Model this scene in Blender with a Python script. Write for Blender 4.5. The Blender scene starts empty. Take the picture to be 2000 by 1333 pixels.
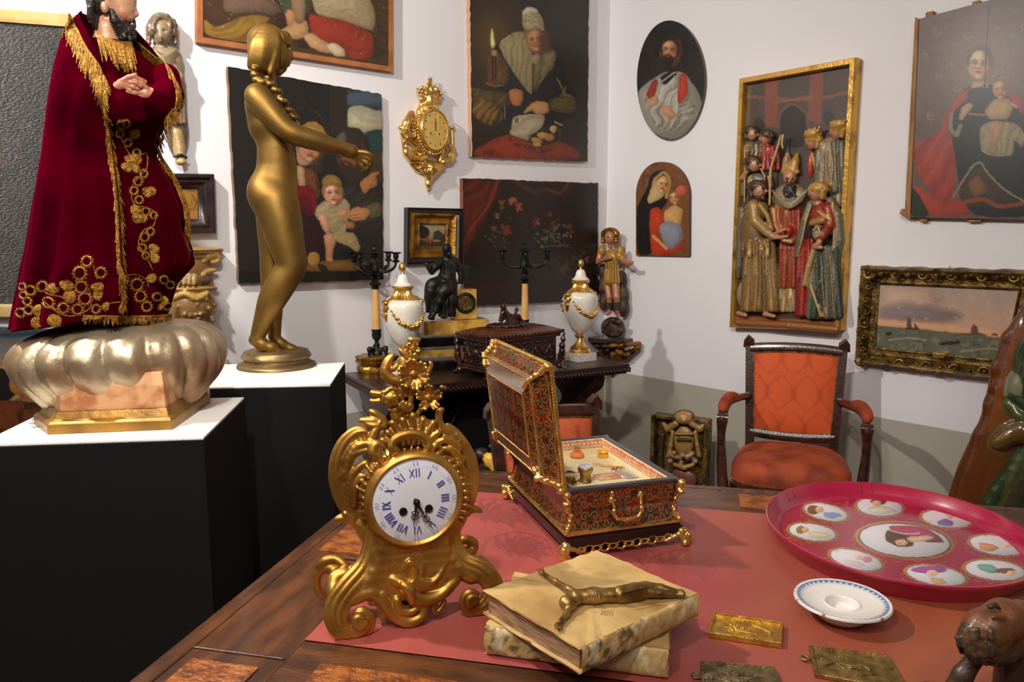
import bpy, math, random
import numpy as np
from mathutils import Vector, Matrix
from mathutils.bvhtree import BVHTree
random.seed(7); RNG = np.random.RandomState(7)
SC = bpy.context.scene; COL = SC.collection
PI = math.pi
# ------------------------------------------------------------------ camera
FPX, CX, CY = 1500.0, 1000.0, 666.5
PITCH = math.radians(7.95); EYE = Vector((0, 0, 1.45))
cam_d = bpy.data.cameras.new('camera'); cam = bpy.data.objects.new('camera', cam_d); COL.objects.link(cam)
cam_d.sensor_width = 36; cam_d.lens = FPX / 2000 * 36; cam_d.clip_start = .02
cam.location = EYE; cam.rotation_euler = (PI/2 - PITCH, 0, 0); SC.camera = cam
# ------------------------------------------------------------------ exposure, world, lamps
SC.view_settings.view_transform = 'Standard'; SC.view_settings.look = 'None'
SC.view_settings.gamma = 1; SC.view_settings.exposure = 0.5; SC.view_settings.use_curve_mapping = False
W = bpy.data.worlds.new('world'); SC.world = W; W.use_nodes = True
W.node_tree.nodes['Background'].inputs[0].default_value = (1, .93, .86, 1)
W.node_tree.nodes['Background'].inputs[1].default_value = .15
def spot(name, loc, tgt, power, size=.05, col=(1, .84, .66), angle=100, blend=.6):
    l = bpy.data.lights.new(name, 'SPOT'); l.energy = power; l.color = col; l.shadow_soft_size = size
    l.spot_size = math.radians(angle); l.spot_blend = blend
    o = bpy.data.objects.new(name, l); COL.objects.link(o); o.location = loc
    o.rotation_euler = (Vector(tgt) - Vector(loc)).to_track_quat('-Z', 'Y').to_euler(); return o
def area(name, loc, tgt, power, sx, sy, col=(1, .86, .7)):
    l = bpy.data.lights.new(name, 'AREA'); l.energy = power; l.color = col; l.shape = 'RECTANGLE'; l.size = sx; l.size_y = sy
    o = bpy.data.objects.new(name, l); COL.objects.link(o); o.location = loc
    o.rotation_euler = (Vector(tgt) - Vector(loc)).to_track_quat('-Z', 'Y').to_euler(); return o
spot('track_spot', (-1.6, 1.6, 2.92), (.9, 3.4, .9), 150, .045, (1, .95, .89), 130, .5)
spot('track_spot', (-.35, .1, 2.92), (-.9, 3.1, 1.35), 125, .06, (1, .95, .89), 90, .6)
spot('track_spot', (-.9, -.5, 2.92), (.4, 1.6, .8), 75, .06, (1, .93, .83), 90, .6)
area('bounce_fill', (.3, -.6, 2.9), (.3, 1.5, .6), 16, 1.0, 1.0, (1, .94, .87))  # soft fill added for ceiling bounce, no real panel hangs there
# ------------------------------------------------------------------ projection helpers
_cp, _sp = math.cos(PITCH), math.sin(PITCH)
def ray(px, py):
    x = (px - CX) / FPX; y = -(py - CY) / FPX
    return Vector((x, _cp + y * _sp, -_sp + y * _cp))
def onz(px, py, z):
    d = ray(px, py); return EYE + d * ((z - EYE.z) / d.z)
def onY(px, py, Y):
    d = ray(px, py); return EYE + d * (Y / d.y)
def to_px(P):   # world array Nx3 -> px
    P = np.asarray(P, float); d = P - np.array(EYE)
    f = d[:, 1] * _cp - d[:, 2] * _sp; u = d[:, 1] * _sp + d[:, 2] * _cp
    return CX + FPX * d[:, 0] / f, CY - FPX * u / f
class Fr:
    """upright local frame: x along yaw, y away from the viewer, z up"""
    def __init__(s, o, yaw=0):
        s.o = Vector(o); s.yaw = yaw; s.c, s.s_ = math.cos(yaw), math.sin(yaw)
        d = s.o - EYE; s.m = (d.y * _cp - d.z * _sp) / FPX      # metres per pixel at the origin
    def w(s, p): return Vector((s.o.x + s.c*p[0] - s.s_*p[1], s.o.y + s.s_*p[0] + s.c*p[1], s.o.z + p[2]))
    def l(s, P):
        d = Vector(P) - s.o; return Vector((s.c*d.x + s.s_*d.y, -s.s_*d.x + s.c*d.y, d.z))
    def px(s, x, y, d=0.):
        """local point seen at pixel x,y on the plane d metres in front of the origin"""
        r = ray(x, y); e = s.l(EYE); rl = Vector((s.c*r.x + s.s_*r.y, -s.s_*r.x + s.c*r.y, r.z))
        return e + rl * ((-d - e.y) / rl.y)
    def to_px(s, V):
        V = np.asarray(V, float); X = s.o.x + s.c*V[:, 0] - s.s_*V[:, 1]; Y = s.o.y + s.s_*V[:, 0] + s.c*V[:, 1]
        return to_px(np.stack([X, Y, V[:, 2] + s.o.z], 1))
def lin(c):
    c = np.asarray(c, float) / 255.; return np.where(c <= .04045, c / 12.92, ((c + .055) / 1.055) ** 2.4)
# ------------------------------------------------------------------ materials
def mat(name, col, rough=.5, metal=0., col2=None, ns=12., nd=4, st=(1, 1, 1), bump=0., bs=60., coat=0., sheen=0., vc=False, spec=.5, rv=0., contrast=(.35, .65), tr=0., em=0.):
    m = bpy.data.materials.new(name); m.use_nodes = True; nt = m.node_tree; N = nt.nodes; L = nt.links
    b = N['Principled BSDF']; c = tuple(lin(col)) + (1,)
    b.inputs['Base Color'].default_value = c; b.inputs['Roughness'].default_value = rough; b.inputs['Metallic'].default_value = metal
    b.inputs['Coat Weight'].default_value = coat; b.inputs['Coat Roughness'].default_value = .15
    b.inputs['Specular IOR Level'].default_value = spec; b.inputs['Transmission Weight'].default_value = tr
    if sheen: b.inputs['Sheen Weight'].default_value = sheen; b.inputs['Sheen Roughness'].default_value = .35; b.inputs['Sheen Tint'].default_value = tuple(min(1, x*2.2+.02) for x in c[:3]) + (1,)
    if em: b.inputs['Emission Color'].default_value = c; b.inputs['Emission Strength'].default_value = em
    if col2 is not None or bump or rv:
        tc = N.new('ShaderNodeTexCoord'); mp = N.new('ShaderNodeMapping'); mp.inputs['Scale'].default_value = st
        L.new(tc.outputs['Object'], mp.inputs[0])
    if col2 is not None or rv:
        nz = N.new('ShaderNodeTexNoise'); nz.inputs['Scale'].default_value = ns; nz.inputs['Detail'].default_value = nd
        L.new(mp.outputs[0], nz.inputs['Vector'])
        rp = N.new('ShaderNodeMapRange'); rp.inputs[1].default_value, rp.inputs[2].default_value = contrast
        L.new(nz.outputs['Fac'], rp.inputs[0])
    src = None
    if vc:
        a = N.new('ShaderNodeAttribute'); a.attribute_name = 'Col'; src = a.outputs['Color']
        L.new(src, b.inputs['Base Color'])
    if col2 is not None:
        mx = N.new('ShaderNodeMix'); mx.data_type = 'RGBA'; L.new(rp.outputs[0], mx.inputs['Factor'])
        mx.inputs['A'].default_value = c; mx.inputs['B'].default_value = tuple(lin(col2)) + (1,)
        if vc:
            mx.blend_type = 'MULTIPLY'; mx.inputs['B'].default_value = tuple(lin(col2)) + (1,); L.new(src, mx.inputs['A'])
        L.new(mx.outputs['Result'], b.inputs['Base Color'])
    if rv:
        r2 = N.new('ShaderNodeMapRange'); r2.inputs[3].default_value = max(0, rough - rv); r2.inputs[4].default_value = rough + rv
        L.new(nz.outputs['Fac'], r2.inputs[0]); L.new(r2.outputs[0], b.inputs['Roughness'])
    if bump:
        n2 = N.new('ShaderNodeTexNoise'); n2.inputs['Scale'].default_value = bs; n2.inputs['Detail'].default_value = 3
        L.new(mp.outputs[0], n2.inputs['Vector']); bp = N.new('ShaderNodeBump'); bp.inputs['Strength'].default_value = bump
        bp.inputs['Distance'].default_value = .01; L.new(n2.outputs['Fac'], bp.inputs['Height']); L.new(bp.outputs[0], b.inputs['Normal'])
    return m
M = {}
def mm(k, *a, **kw): M[k] = mat(k, *a, **kw); return M[k]
mm('plaster', (236, 233, 230), .85, bump=.05, bs=40)
mm('ormolu', (196, 148, 70), .43, .9, (128, 90, 38), ns=14, bump=.04, bs=120, rv=.12, contrast=(.4, .75))
mm('brightgold', (250, 208, 122), .27, .92, (206, 158, 80), ns=30, bump=.1, bs=160, rv=.08)
mm('giltwood', (190, 142, 52), .38, .8, (110, 70, 30), ns=18, bump=.25, bs=70, rv=.1)
mm('oldgilt', (150, 120, 60), .45, .7, (70, 52, 30), ns=25, bump=.4, bs=90, rv=.1)
mm('bronze', (146, 112, 54), .53, .9, (104, 80, 40), ns=7, bump=.06, bs=50, rv=.1, contrast=(.35, .7))
mm('brass', (190, 156, 94), .44, .88, (110, 84, 44), ns=30, bump=.1, bs=200, rv=.08)
mm('darkbronze', (62, 60, 54), .46, .75, (24, 24, 24), ns=18, bump=.2, bs=120, rv=.1)
mm('silverleaf', (196, 180, 150), .42, .78, (156, 114, 76), ns=6, nd=7, bump=.2, bs=40, rv=.12, contrast=(.42, .68))
mm('marblepink', (214, 160, 112), .5, 0, (176, 110, 72), ns=22, nd=9, bump=.08, contrast=(.45, .6))
mm('marblewhite', (240, 234, 222), .18, 0, (222, 214, 200), ns=14, coat=.5)
mm('marbleyellow', (206, 160, 74), .3, 0, (150, 108, 48), ns=14, nd=8, coat=.3, contrast=(.42, .62))
mm('walnut', (58, 32, 22), .35, 0, (32, 18, 14), ns=6, st=(1, 1, 12), bump=.1, coat=.3)
mm('walnuth', (52, 28, 20), .34, 0, (30, 16, 12), ns=6, st=(1, 12, 12), bump=.1, coat=.3)
mm('mahogany', (70, 34, 22), .25, 0, (34, 16, 12), ns=30, bump=.1, bs=100, coat=.6)
mm('carvedwood', (92, 66, 48), .55, 0, (44, 30, 24), ns=22, bump=.5, bs=80)
mm('paintblack', (13, 12, 11), .85, 0, spec=.25)
mm('linen', (232, 228, 220), .9, bump=.25, bs=220)
mm('velvet', (66, 0, 13), .9, 0, (46, 0, 8), ns=8, sheen=.3, bump=.05, bs=30, spec=.0)
M['velvet'].node_tree.nodes['Principled BSDF'].inputs['Sheen Tint'].default_value = (.55, .01, .07, 1)
mm('goldthread', (176, 126, 44), .45, .65, (120, 80, 26), ns=120, bump=.5, bs=300)
mm('flesh', (196, 140, 108), .4, 0, (170, 104, 78), ns=14, coat=.2)
mm('hairdark', (44, 34, 28), .45, 0, (26, 20, 18), ns=40, bump=.5, bs=110)
mm('orangevelvet', (166, 70, 32), .8, 0, (122, 46, 20), ns=9, nd=6, sheen=.2, bump=.1, bs=60, contrast=(.4, .62))
mm('blackedge', (14, 12, 12), .4, 0)
mm('vc', (200, 200, 200), .5, vc=True, bump=.12, bs=260)
mm('vcoil', (200, 200, 200), .4, vc=True, bump=.05, bs=140, coat=.1)
mm('vcsat', (200, 200, 200), .3, vc=True, coat=.6)
mm('vcpoly', (200, 200, 200), .42, metal=.12, vc=True, bump=.22, bs=90, coat=.12, rv=.1)
mm('ebony', (18, 13, 12), .22, 0, coat=.4)
# ------------------------------------------------------------------ objects
def link(o, parent=None):
    COL.objects.link(o)
    if parent is not None: o.parent = parent
    return o
def tag(o, label=None, cat=None, group=None, kind=None):
    if label: o['label'] = label
    if cat: o['category'] = cat
    if group: o['group'] = group
    if kind: o['kind'] = kind
    return o
def thing(name, fr, label, cat, group=None):
    o = bpy.data.objects.new(name, None); o.empty_display_size = .05; COL.objects.link(o)
    o.location = fr.o; o.rotation_euler = (0, 0, fr.yaw); return tag(o, label, cat, group)
def place(o, fr):
    o.location = fr.o; o.rotation_euler = (0, 0, fr.yaw); return o
def copy_tree(o, parent=None):
    c = o.copy(); COL.objects.link(c); c.parent = parent
    for ch in list(o.children): copy_tree(ch, c)
    return c
def mk(name, geo, m, parent=None, smooth=True, cols=None, auto=True, bevel=0):
    """one mesh object from (verts, faces)"""
    V, Fc = geo; me = bpy.data.meshes.new(name)
    if isinstance(V, np.ndarray) and isinstance(Fc, np.ndarray):
        n = len(Fc); k = Fc.shape[1]
        me.vertices.add(len(V)); me.vertices.foreach_set('co', V.astype(np.float32).ravel())
        me.loops.add(n*k); me.loops.foreach_set('vertex_index', Fc.astype(np.int32).ravel())
        me.polygons.add(n); me.polygons.foreach_set('loop_start', np.arange(0, n*k, k, dtype=np.int32))
        me.update(calc_edges=True)
    else:
        me.from_pydata([tuple(v) for v in V], [], [tuple(int(i) for i in f) for f in Fc]); me.update()
    if cols is not None:
        a = me.color_attributes.new('Col', 'FLOAT_COLOR', 'POINT')
        c4 = np.ones((len(V), 4), np.float32); c4[:, :3] = cols; a.data.foreach_set('color', c4.ravel())
    o = bpy.data.objects.new(name, me); me.materials.append(M[m] if isinstance(m, str) else m)
    if smooth:
        me.shade_smooth()
        if auto:
            try: me.set_sharp_from_angle(angle=math.radians(42))
            except Exception: pass
    if bevel:
        md = o.modifiers.new('bevel', 'BEVEL'); md.width = bevel; md.segments = 2; md.limit_method = 'ANGLE'
    return link(o, parent)
def join(*gs):
    V = []; Fc = []; n = 0
    for v, f in gs:
        V += [tuple(x) for x in v]; Fc += [tuple(int(i)+n for i in q) for q in f]; n += len(v)
    return V, Fc
def box(x0, x1, y0, y1, z0, z1, taper=0):
    t = taper
    V = [(x0, y0, z0), (x1, y0, z0), (x1, y1, z0), (x0, y1, z0), (x0+t, y0+t, z1), (x1-t, y0+t, z1), (x1-t, y1-t, z1), (x0+t, y1-t, z1)]
    return V, [(3, 2, 1, 0), (4, 5, 6, 7), (0, 1, 5, 4), (1, 2, 6, 5), (2, 3, 7, 6), (3, 0, 4, 7)]
def xf(geo, m4):
    return [tuple(m4 @ Vector(v)) for v in geo[0]], geo[1]
def T(x=0, y=0, z=0, rx=0, ry=0, rz=0, s=1):
    return Matrix.Translation((x, y, z)) @ Matrix.Rotation(rz, 4, 'Z') @ Matrix.Rotation(ry, 4, 'Y') @ Matrix.Rotation(rx, 4, 'X') @ Matrix.Scale(s, 4)
def lathe(prof, n=48, cx=0, cy=0, sx=1, sy=1, mod=None, cap=True):
    """prof: [(r,z)] bottom to top; mod(theta, i, r, z) -> r"""
    V = []; Fc = []; m = len(prof)
    for i, (r, z) in enumerate(prof):
        for k in range(n):
            a = 2*PI*k/n; rr = mod(a, i, r, z) if mod else r
            V.append((cx + rr*sx*math.cos(a), cy + rr*sy*math.sin(a), z))
    for i in range(m-1):
        for k in range(n):
            k2 = (k+1) % n; Fc.append((i*n+k, i*n+k2, (i+1)*n+k2, (i+1)*n+k))
    if cap:
        Fc.append(tuple(reversed(range(n)))); Fc.append(tuple((m-1)*n+k for k in range(n)))
    return V, Fc
def crom(P, n=6, closed=False):
    """Catmull-Rom through points (any dimension)"""
    P = [np.array(p, float) for p in P]; out = []; m = len(P)
    rng = m if closed else m-1
    for i in range(rng):
        if closed: a, b, c, d = P[(i-1) % m], P[i], P[(i+1) % m], P[(i+2) % m]
        else: a, b, c, d = P[max(i-1, 0)], P[i], P[i+1], P[min(i+2, m-1)]
        for k in range(n):
            t = k/n; out.append(.5*((2*b)+(-a+c)*t+(2*a-5*b+4*c-d)*t*t+(-a+3*b-3*c+d)*t**3))
    if not closed: out.append(P[-1])
    return out
def tube(P, R, n=8, closed=False, flat=1.):
    """tube along 3D points; R number or list"""
    P = [Vector(tuple(p)[:3]) for p in P]; m = len(P); R = [R]*m if not hasattr(R, '__len__') else list(R)
    V = []; Fc = []; up = Vector((0, 0, 1)); pn = None
    for i in range(m):
        if closed: t = P[(i+1) % m] - P[i-1]
        else: t = P[min(i+1, m-1)] - P[max(i-1, 0)]
        t = t.normalized() if t.length > 1e-9 else Vector((0, 0, 1))
        if pn is None:
            pn = t.cross(Vector((.31, 1, .17))).normalized()
        pn = (pn - t*pn.dot(t)); pn = pn.normalized() if pn.length > 1e-6 else t.orthogonal().normalized()
        bn = t.cross(pn)
        for k in range(n):
            a = 2*PI*k/n; V.append(tuple(P[i] + pn*(R[i]*math.cos(a)) + bn*(R[i]*flat*math.sin(a))))
    for i in range(m if closed else m-1):
        j = (i+1) % m
        for k in range(n):
            k2 = (k+1) % n; Fc.append((i*n+k, i*n+k2, j*n+k2, j*n+k))
    if not closed: Fc.append(tuple(reversed(range(n)))); Fc.append(tuple((m-1)*n+k for k in range(n)))
    return V, Fc
def ball(c, r, n=10, m=7, sc=(1, 1, 1)):
    V = [(c[0], c[1], c[2]-r*sc[2])]; Fc = []
    for i in range(1, m):
        a = -PI/2 + PI*i/m
        for k in range(n):
            b = 2*PI*k/n; V.append((c[0]+r*sc[0]*math.cos(a)*math.cos(b), c[1]+r*sc[1]*math.cos(a)*math.sin(b), c[2]+r*sc[2]*math.sin(a)))
    V.append((c[0], c[1], c[2]+r*sc[2])); e = len(V)-1
    for k in range(n):
        k2 = (k+1) % n; Fc.append((0, 1+k2, 1+k)); Fc.append((e, 1+(m-2)*n+k, 1+(m-2)*n+k2))
    for i in range(m-2):
        for k in range(n):
            k2 = (k+1) % n; a = 1+i*n; Fc.append((a+k, a+k2, a+n+k2, a+n+k))
    return V, Fc
def prism(poly, y0, y1, bev=0):
    """polygon [(x,z)] extruded along y (y0 front < y1 back), optional front bevel"""
    n = len(poly); V = []; Fc = []
    area2 = sum(poly[i][0]*poly[(i+1) % n][1]-poly[(i+1) % n][0]*poly[i][1] for i in range(n))
    if area2 < 0: poly = poly[::-1]
    V += [(x, y0, z) for x, z in poly] + [(x, y1, z) for x, z in poly]
    Fc.append(tuple(range(n))); Fc.append(tuple(reversed(range(n, 2*n))))
    for i in range(n):
        j = (i+1) % n; Fc.append((j, i, n+i, n+j))
    return V, Fc
def grid(fn, nu, nv, wrap=False):
    U = np.linspace(0, 1, nu); Vv = np.linspace(0, 1, nv)
    V = np.array([fn(u, v) for v in Vv for u in U]); i, j = np.meshgrid(np.arange(nu-1), np.arange(nv-1))
    a = (j*nu+i).ravel(); return V, np.stack([a, a+1, a+nu+1, a+nu], 1)
# ------------------------------------------------------------------ noise
_tab = RNG.rand(64, 64)
def vnoise(x, y):
    xi = np.floor(x).astype(int); yi = np.floor(y).astype(int); fx = x-xi; fy = y-yi
    fx = fx*fx*(3-2*fx); fy = fy*fy*(3-2*fy); g = lambda a, b: _tab[a % 64, b % 64]
    return (g(xi, yi)*(1-fx)+g(xi+1, yi)*fx)*(1-fy)+(g(xi, yi+1)*(1-fx)+g(xi+1, yi+1)*fx)*fy
def fbm(x, y): return vnoise(x, y)*.5+vnoise(x*2.1, y*2.1)*.3+vnoise(x*4.3, y*4.3)*.2
# ------------------------------------------------------------------ painter (painted pictures: colours of the artwork itself)
def chaikin(P, n=2, closed=True):
    P = [np.array(p, float) for p in P]
    for it_ in range(n):
        Q = []; q_ = .16 if it_ == 0 else .25
        m = len(P)
        for i in range(m if closed else m-1):
            a, b = P[i], P[(i+1) % m]; Q += [a*(1-q_)+b*q_, a*q_+b*(1-q_)]
        P = Q if closed else [P[0]]+Q+[P[-1]]
    return P
def _segd(X, Y, P, closed):
    D = np.full(X.shape, 1e9); m = len(P)
    for i in range(m if closed else m-1):
        (ax, ay), (bx, by) = P[i], P[(i+1) % m]; dx, dy = bx-ax, by-ay; l2 = dx*dx+dy*dy+1e-12
        t = np.clip(((X-ax)*dx+(Y-ay)*dy)/l2, 0, 1); D = np.minimum(D, (X-ax-t*dx)**2+(Y-ay-t*dy)**2)
    return np.sqrt(D)
def _ins(X, Y, P):
    ins = np.zeros(X.shape, bool); m = len(P)
    for i in range(m):
        (ax, ay), (bx, by) = P[i], P[(i+1) % m]
        if ay == by: continue
        c = ((ay > Y) != (by > Y)) & (X < (bx-ax)*(Y-ay)/(by-ay)+ax); ins ^= c
    return ins
def paint(X, Y, base, shapes, views=(0, 0, 1), tex=.12, gain=1.):
    """X,Y photo pixels -> linear rgb. shapes in crop coordinates (ox,oy,scale)."""
    X = np.asarray(X, float); Y = np.asarray(Y, float); ox, oy, s = views
    C = np.tile(lin(base), (len(X), 1)); U = (X-ox)*s; Vv = (Y-oy)*s; n1 = fbm(U/23., Vv/23.); n2 = fbm(U/9., Vv/13.)
    wx = (vnoise(U/17., Vv/17.)-.5)*s*1.6; wy = (vnoise(U/17.+9, Vv/17.+5)-.5)*s*1.6; U = U+wx; Vv = Vv+wy
    for sh in shapes:
        shade = None; k = sh[0]; soft = 1.2*s*.6
        if k == 'e':
            _, cx, cy, rx, ry, rot, col = sh[:7]; soft = sh[7] if len(sh) > 7 else 2.5
            c_, s_ = math.cos(math.radians(rot)), math.sin(math.radians(rot))
            a = ((U-cx)*c_+(Vv-cy)*s_)/rx; b = (-(U-cx)*s_+(Vv-cy)*c_)/ry
            r = np.sqrt(a*a+b*b); w = np.clip((1-r)*min(rx, ry)/soft+.5, 0, 1); shade = 1.08-.2*r*r-.22*(U-cx)/rx-.16*(Vv-cy)/ry
            if min(rx, ry) < 5*s or soft > 20: shade = None
        elif k in 'pPf':
            P = sh[1] if k == 'P' else chaikin(sh[1]); xs = [p[0] for p in P]; ys = [p[1] for p in P]
            soft = sh[3] if k != 'f' and len(sh) > 3 else 2.3*s
            w = np.zeros(len(U)); mk_ = (U > min(xs)-soft*2) & (U < max(xs)+soft*2) & (Vv > min(ys)-soft*2) & (Vv < max(ys)+soft*2)
            if not mk_.any(): continue
            u, v = U[mk_], Vv[mk_]; d = _segd(u, v, P, True); d = np.where(_ins(u, v, P), d, -d); w[mk_] = np.clip(d/soft+.5, 0, 1)
            hw, hh = (max(xs)-min(xs))/2+1, (max(ys)-min(ys))/2+1; mr = min(hw, hh)
            shade = np.ones(len(U)); shade[mk_] = .74+.36*np.clip(d/mr*1.6, 0, 1)-.16*(u-min(xs)-hw)/hw-.1*(v-min(ys)-hh)/hh+.22*(fbm(u/(mr*.35), v/(mr*.8))-.5)
            if k == 'P': shade = None
            col = sh[2]
            if k == 'f':
                _, _, ca, cb, ang, per = sh; c_, s_ = math.cos(math.radians(ang)), math.sin(math.radians(ang))
                ph = ((U*c_+Vv*s_)+(vnoise(U/(per*1.5), Vv/(per*1.5))-.5)*per*1.5)/per*2*PI; f = np.clip(.5+.27*np.sin(ph)+.13*np.sin(2.3*ph+1)+.1*np.sin(.47*ph+2)+(n2-.5)*.55, 0, 1)[:, None]; f = np.clip(f+(1-shade[:, None])*1.1, 0, 1)
                C = C*(1-w[:, None])+(lin(ca)*(1-f)+lin(cb)*f)*w[:, None]; continue
        elif k == 's':
            _, P, wd, col = sh[:4]; P = chaikin(P, 2, False) if len(P) > 2 else P; soft = sh[4] if len(sh) > 4 else 1.5
            xs = [p[0] for p in P]; ys = [p[1] for p in P]; g = wd+soft*2
            w = np.zeros(len(U)); mk_ = (U > min(xs)-g) & (U < max(xs)+g) & (Vv > min(ys)-g) & (Vv < max(ys)+g)
            if not mk_.any(): continue
            w[mk_] = np.clip((wd/2-_segd(U[mk_], Vv[mk_], P, False))/soft+.5, 0, 1)
        elif k == 'g':   # vertical blend between two rows
            _, y0, y1, c0, c1 = sh; t = np.clip((Vv-y0)/(y1-y0), 0, 1)[:, None]; C = lin(c0)*(1-t)+lin(c1)*t; continue
        elif k == 'n':   # noise patches of a colour: amount, scale, threshold
            _, col, sc_, th, amt = sh[:5]; w = np.clip((fbm(U/sc_+7, Vv/sc_+3)-th)*8, 0, 1)*amt
            if len(sh) > 5: w = w*_ins(U, Vv, sh[5])
        cc = lin(col) if shade is None else lin(col)*np.clip(shade, .3, 1.4)[:, None]
        C = C*(1-w[:, None])+cc*w[:, None]
    return gain*C*(1-tex+2*tex*n1[:, None])*(1-tex*.6+1.2*tex*n2[:, None])
def face(cx, cy, r, rot, skin, hair=None, turn=0., beard=None, asp=1.32, old=0):
    """a painted head: turn -1..1 moves the features sideways, rot tilts it"""
    c, s = math.cos(math.radians(rot)), math.sin(math.radians(rot)); o = []
    def P(u, v): return (cx+(u*c-v*s)*r, cy+(u*s+v*c)*r)
    def E(u, v, ru, rv, col, soft, rr=0): x, y = P(u, v); o.append(('e', x, y, ru*r, rv*r, rot+rr, col, soft*r))
    def S_(pts, w, col, soft=.06): o.append(('s', [P(*p) for p in pts], w*r, col, soft*r))
    dk = tuple(int(v*k) for v, k in zip(skin, (.66, .56, .5))); md = tuple(int(v*k) for v, k in zip(skin, (.84, .76, .7))); li = tuple(min(255, int(v*1.1+8)) for v in skin); t = turn*.34
    if hair: E(-t*.5, -.32, 1.16, asp*.98, hair, .25)
    E(0, 0, 1, asp, md, .2); E(-.12+t*.3, -.06, .84, asp*.88, skin, .4); E(-.2+t*.6, -.62, .5, .36, li, .5)
    E(.62-t*.2, .1, .42, 1.0, dk, .7)
    for q in (-1, 1):
        E(t+q*.4, -.1, .27, .17, dk, .2); E(t+q*.4, -.06, .16, .07, (206, 186, 160), .05); E(t+q*.4+turn*.04, -.06, .075, .075, (40, 28, 22), .05)
        S_([(t+q*.4-.2, -.1), (t+q*.4, -.17), (t+q*.4+.2, -.09)], .06, (70, 46, 34)); S_([(t+q*.4-.24, -.3), (t+q*.4, -.38), (t+q*.4+.24, -.3)], .07, tuple(int(v*.6) for v in dk))
        E(t+q*.52, .38, .26, .2, (min(255, skin[0]+6), int(skin[1]*.78), int(skin[2]*.72)), .3)
    S_([(t*1.15+.02, -.12), (t*1.35, .3)], .12, li, .12); S_([(t*1.2+.13, -.08), (t*1.5+.16, .28)], .08, md, .1); E(t*1.5, .34, .17, .1, md, .1); S_([(t*1.4-.12, .4), (t*1.4+.14, .4)], .06, dk, .08)
    E(t*1.1, .66, .27, .1, (168, 82, 66), .09); S_([(t*1.1-.26, .64), (t*1.1, .66), (t*1.1+.26, .64)], .05, (104, 44, 38)); E(t, .86, .2, .06, dk, .12); E(t, 1.04, .24, .16, li, .25)
    if old:
        for q in (-1, 1): S_([(t+q*.3, .32), (t+q*.48, .62)], .05, dk); S_([(t+q*.2, -.62), (t+q*.4, -.66)], .04, md)
    if beard:
        E(t*.8, 1.0, .72, .55, beard, .3); S_([(t*1.2-.4, .6), (t*1.2, .48), (t*1.2+.4, .6)], .14, beard, .15); E(t*1.1, .66, .16, .06, (150, 74, 60), .06)
        for q in (-1, 1): S_([(q*.9, .1), (q*.8, .6), (q*.4, 1.1)], .26, beard, .25)
    if hair:
        S_([(-.98, .1), (-1.0, -.6), (-.5, -asp*.93), (.2, -asp*1.0), (.8, -.8), (.98, 0)], .3, hair, .2)
    return o
def canvas(name, fr, corners, nx, ny, base, shapes, view, m='vcoil', parent=None, th=.02, tex=.12, mask=None, edge=(60, 44, 30), wob=0., off=0., gain=.78):
    """painted board/canvas. corners px: TL,TR,BR,BL on plane 'off' in front of fr; slab of depth th behind it"""
    c = [fr.px(x, y, off) for x, y in corners]
    TLc, TR, BR, BL = [np.array(v) for v in c]
    u = np.linspace(0, 1, nx)[None, :, None]; v = np.linspace(0, 1, ny)[:, None, None]
    Pg = (TLc*(1-u)+TR*u)*(1-v)+(BL*(1-u)+BR*u)*v; Pg = Pg.reshape(-1, 3)
    ctr = Pg.mean(0)
    if mask is not None:      # mask(u,v)->(u',v') warps the square into another outline
        uu, vv = np.meshgrid(np.linspace(0, 1, nx), np.linspace(0, 1, ny)); uu, vv = mask(uu.ravel(), vv.ravel())
        uu = uu[:, None]; vv = vv[:, None]; Pg = (TLc*(1-uu)+TR*uu)*(1-vv)+(BL*(1-uu)+BR*uu)*vv
    if wob:
        r = (vnoise(Pg[:, 0]*40, Pg[:, 2]*40)-.5)*wob; k = np.arange(nx*ny); ex = (k % nx == 0) | (k % nx == nx-1) | (k < nx) | (k >= nx*(ny-1))
        Pg[:, 0] += np.where(ex, r, 0); Pg[:, 2] += np.where(ex, r, 0)
    X, Y = fr.to_px(Pg); Cc = paint(X, Y, base, shapes, view, tex, gain)
    i, j = np.meshgrid(np.arange(nx-1), np.arange(ny-1)); a = (j*nx+i).ravel(); Fq = np.stack([a, a+nx, a+nx+1, a+1], 1)
    per = list(range(nx)) + [nx-1+nx*j for j in range(1, ny)] + [nx*(ny-1)+i for i in range(nx-2, -1, -1)] + [nx*j for j in range(ny-2, 0, -1)]
    Pf = Pg[per]; n0 = len(Pg); q = len(per); Pb = Pf.copy(); Pb[:, 1] += th; ec = np.tile(lin(edge), (q, 1))
    V = np.concatenate([Pg, Pf, Pb]); Cs = np.concatenate([Cc, ec, ec]); k = np.arange(q); k2 = (k+1) % q
    Fs = np.stack([n0+k, n0+k2, n0+q+k2, n0+q+k], 1)
    return mk(name, (V, np.concatenate([Fq, Fs])), m, parent, smooth=False, cols=Cs)
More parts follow.
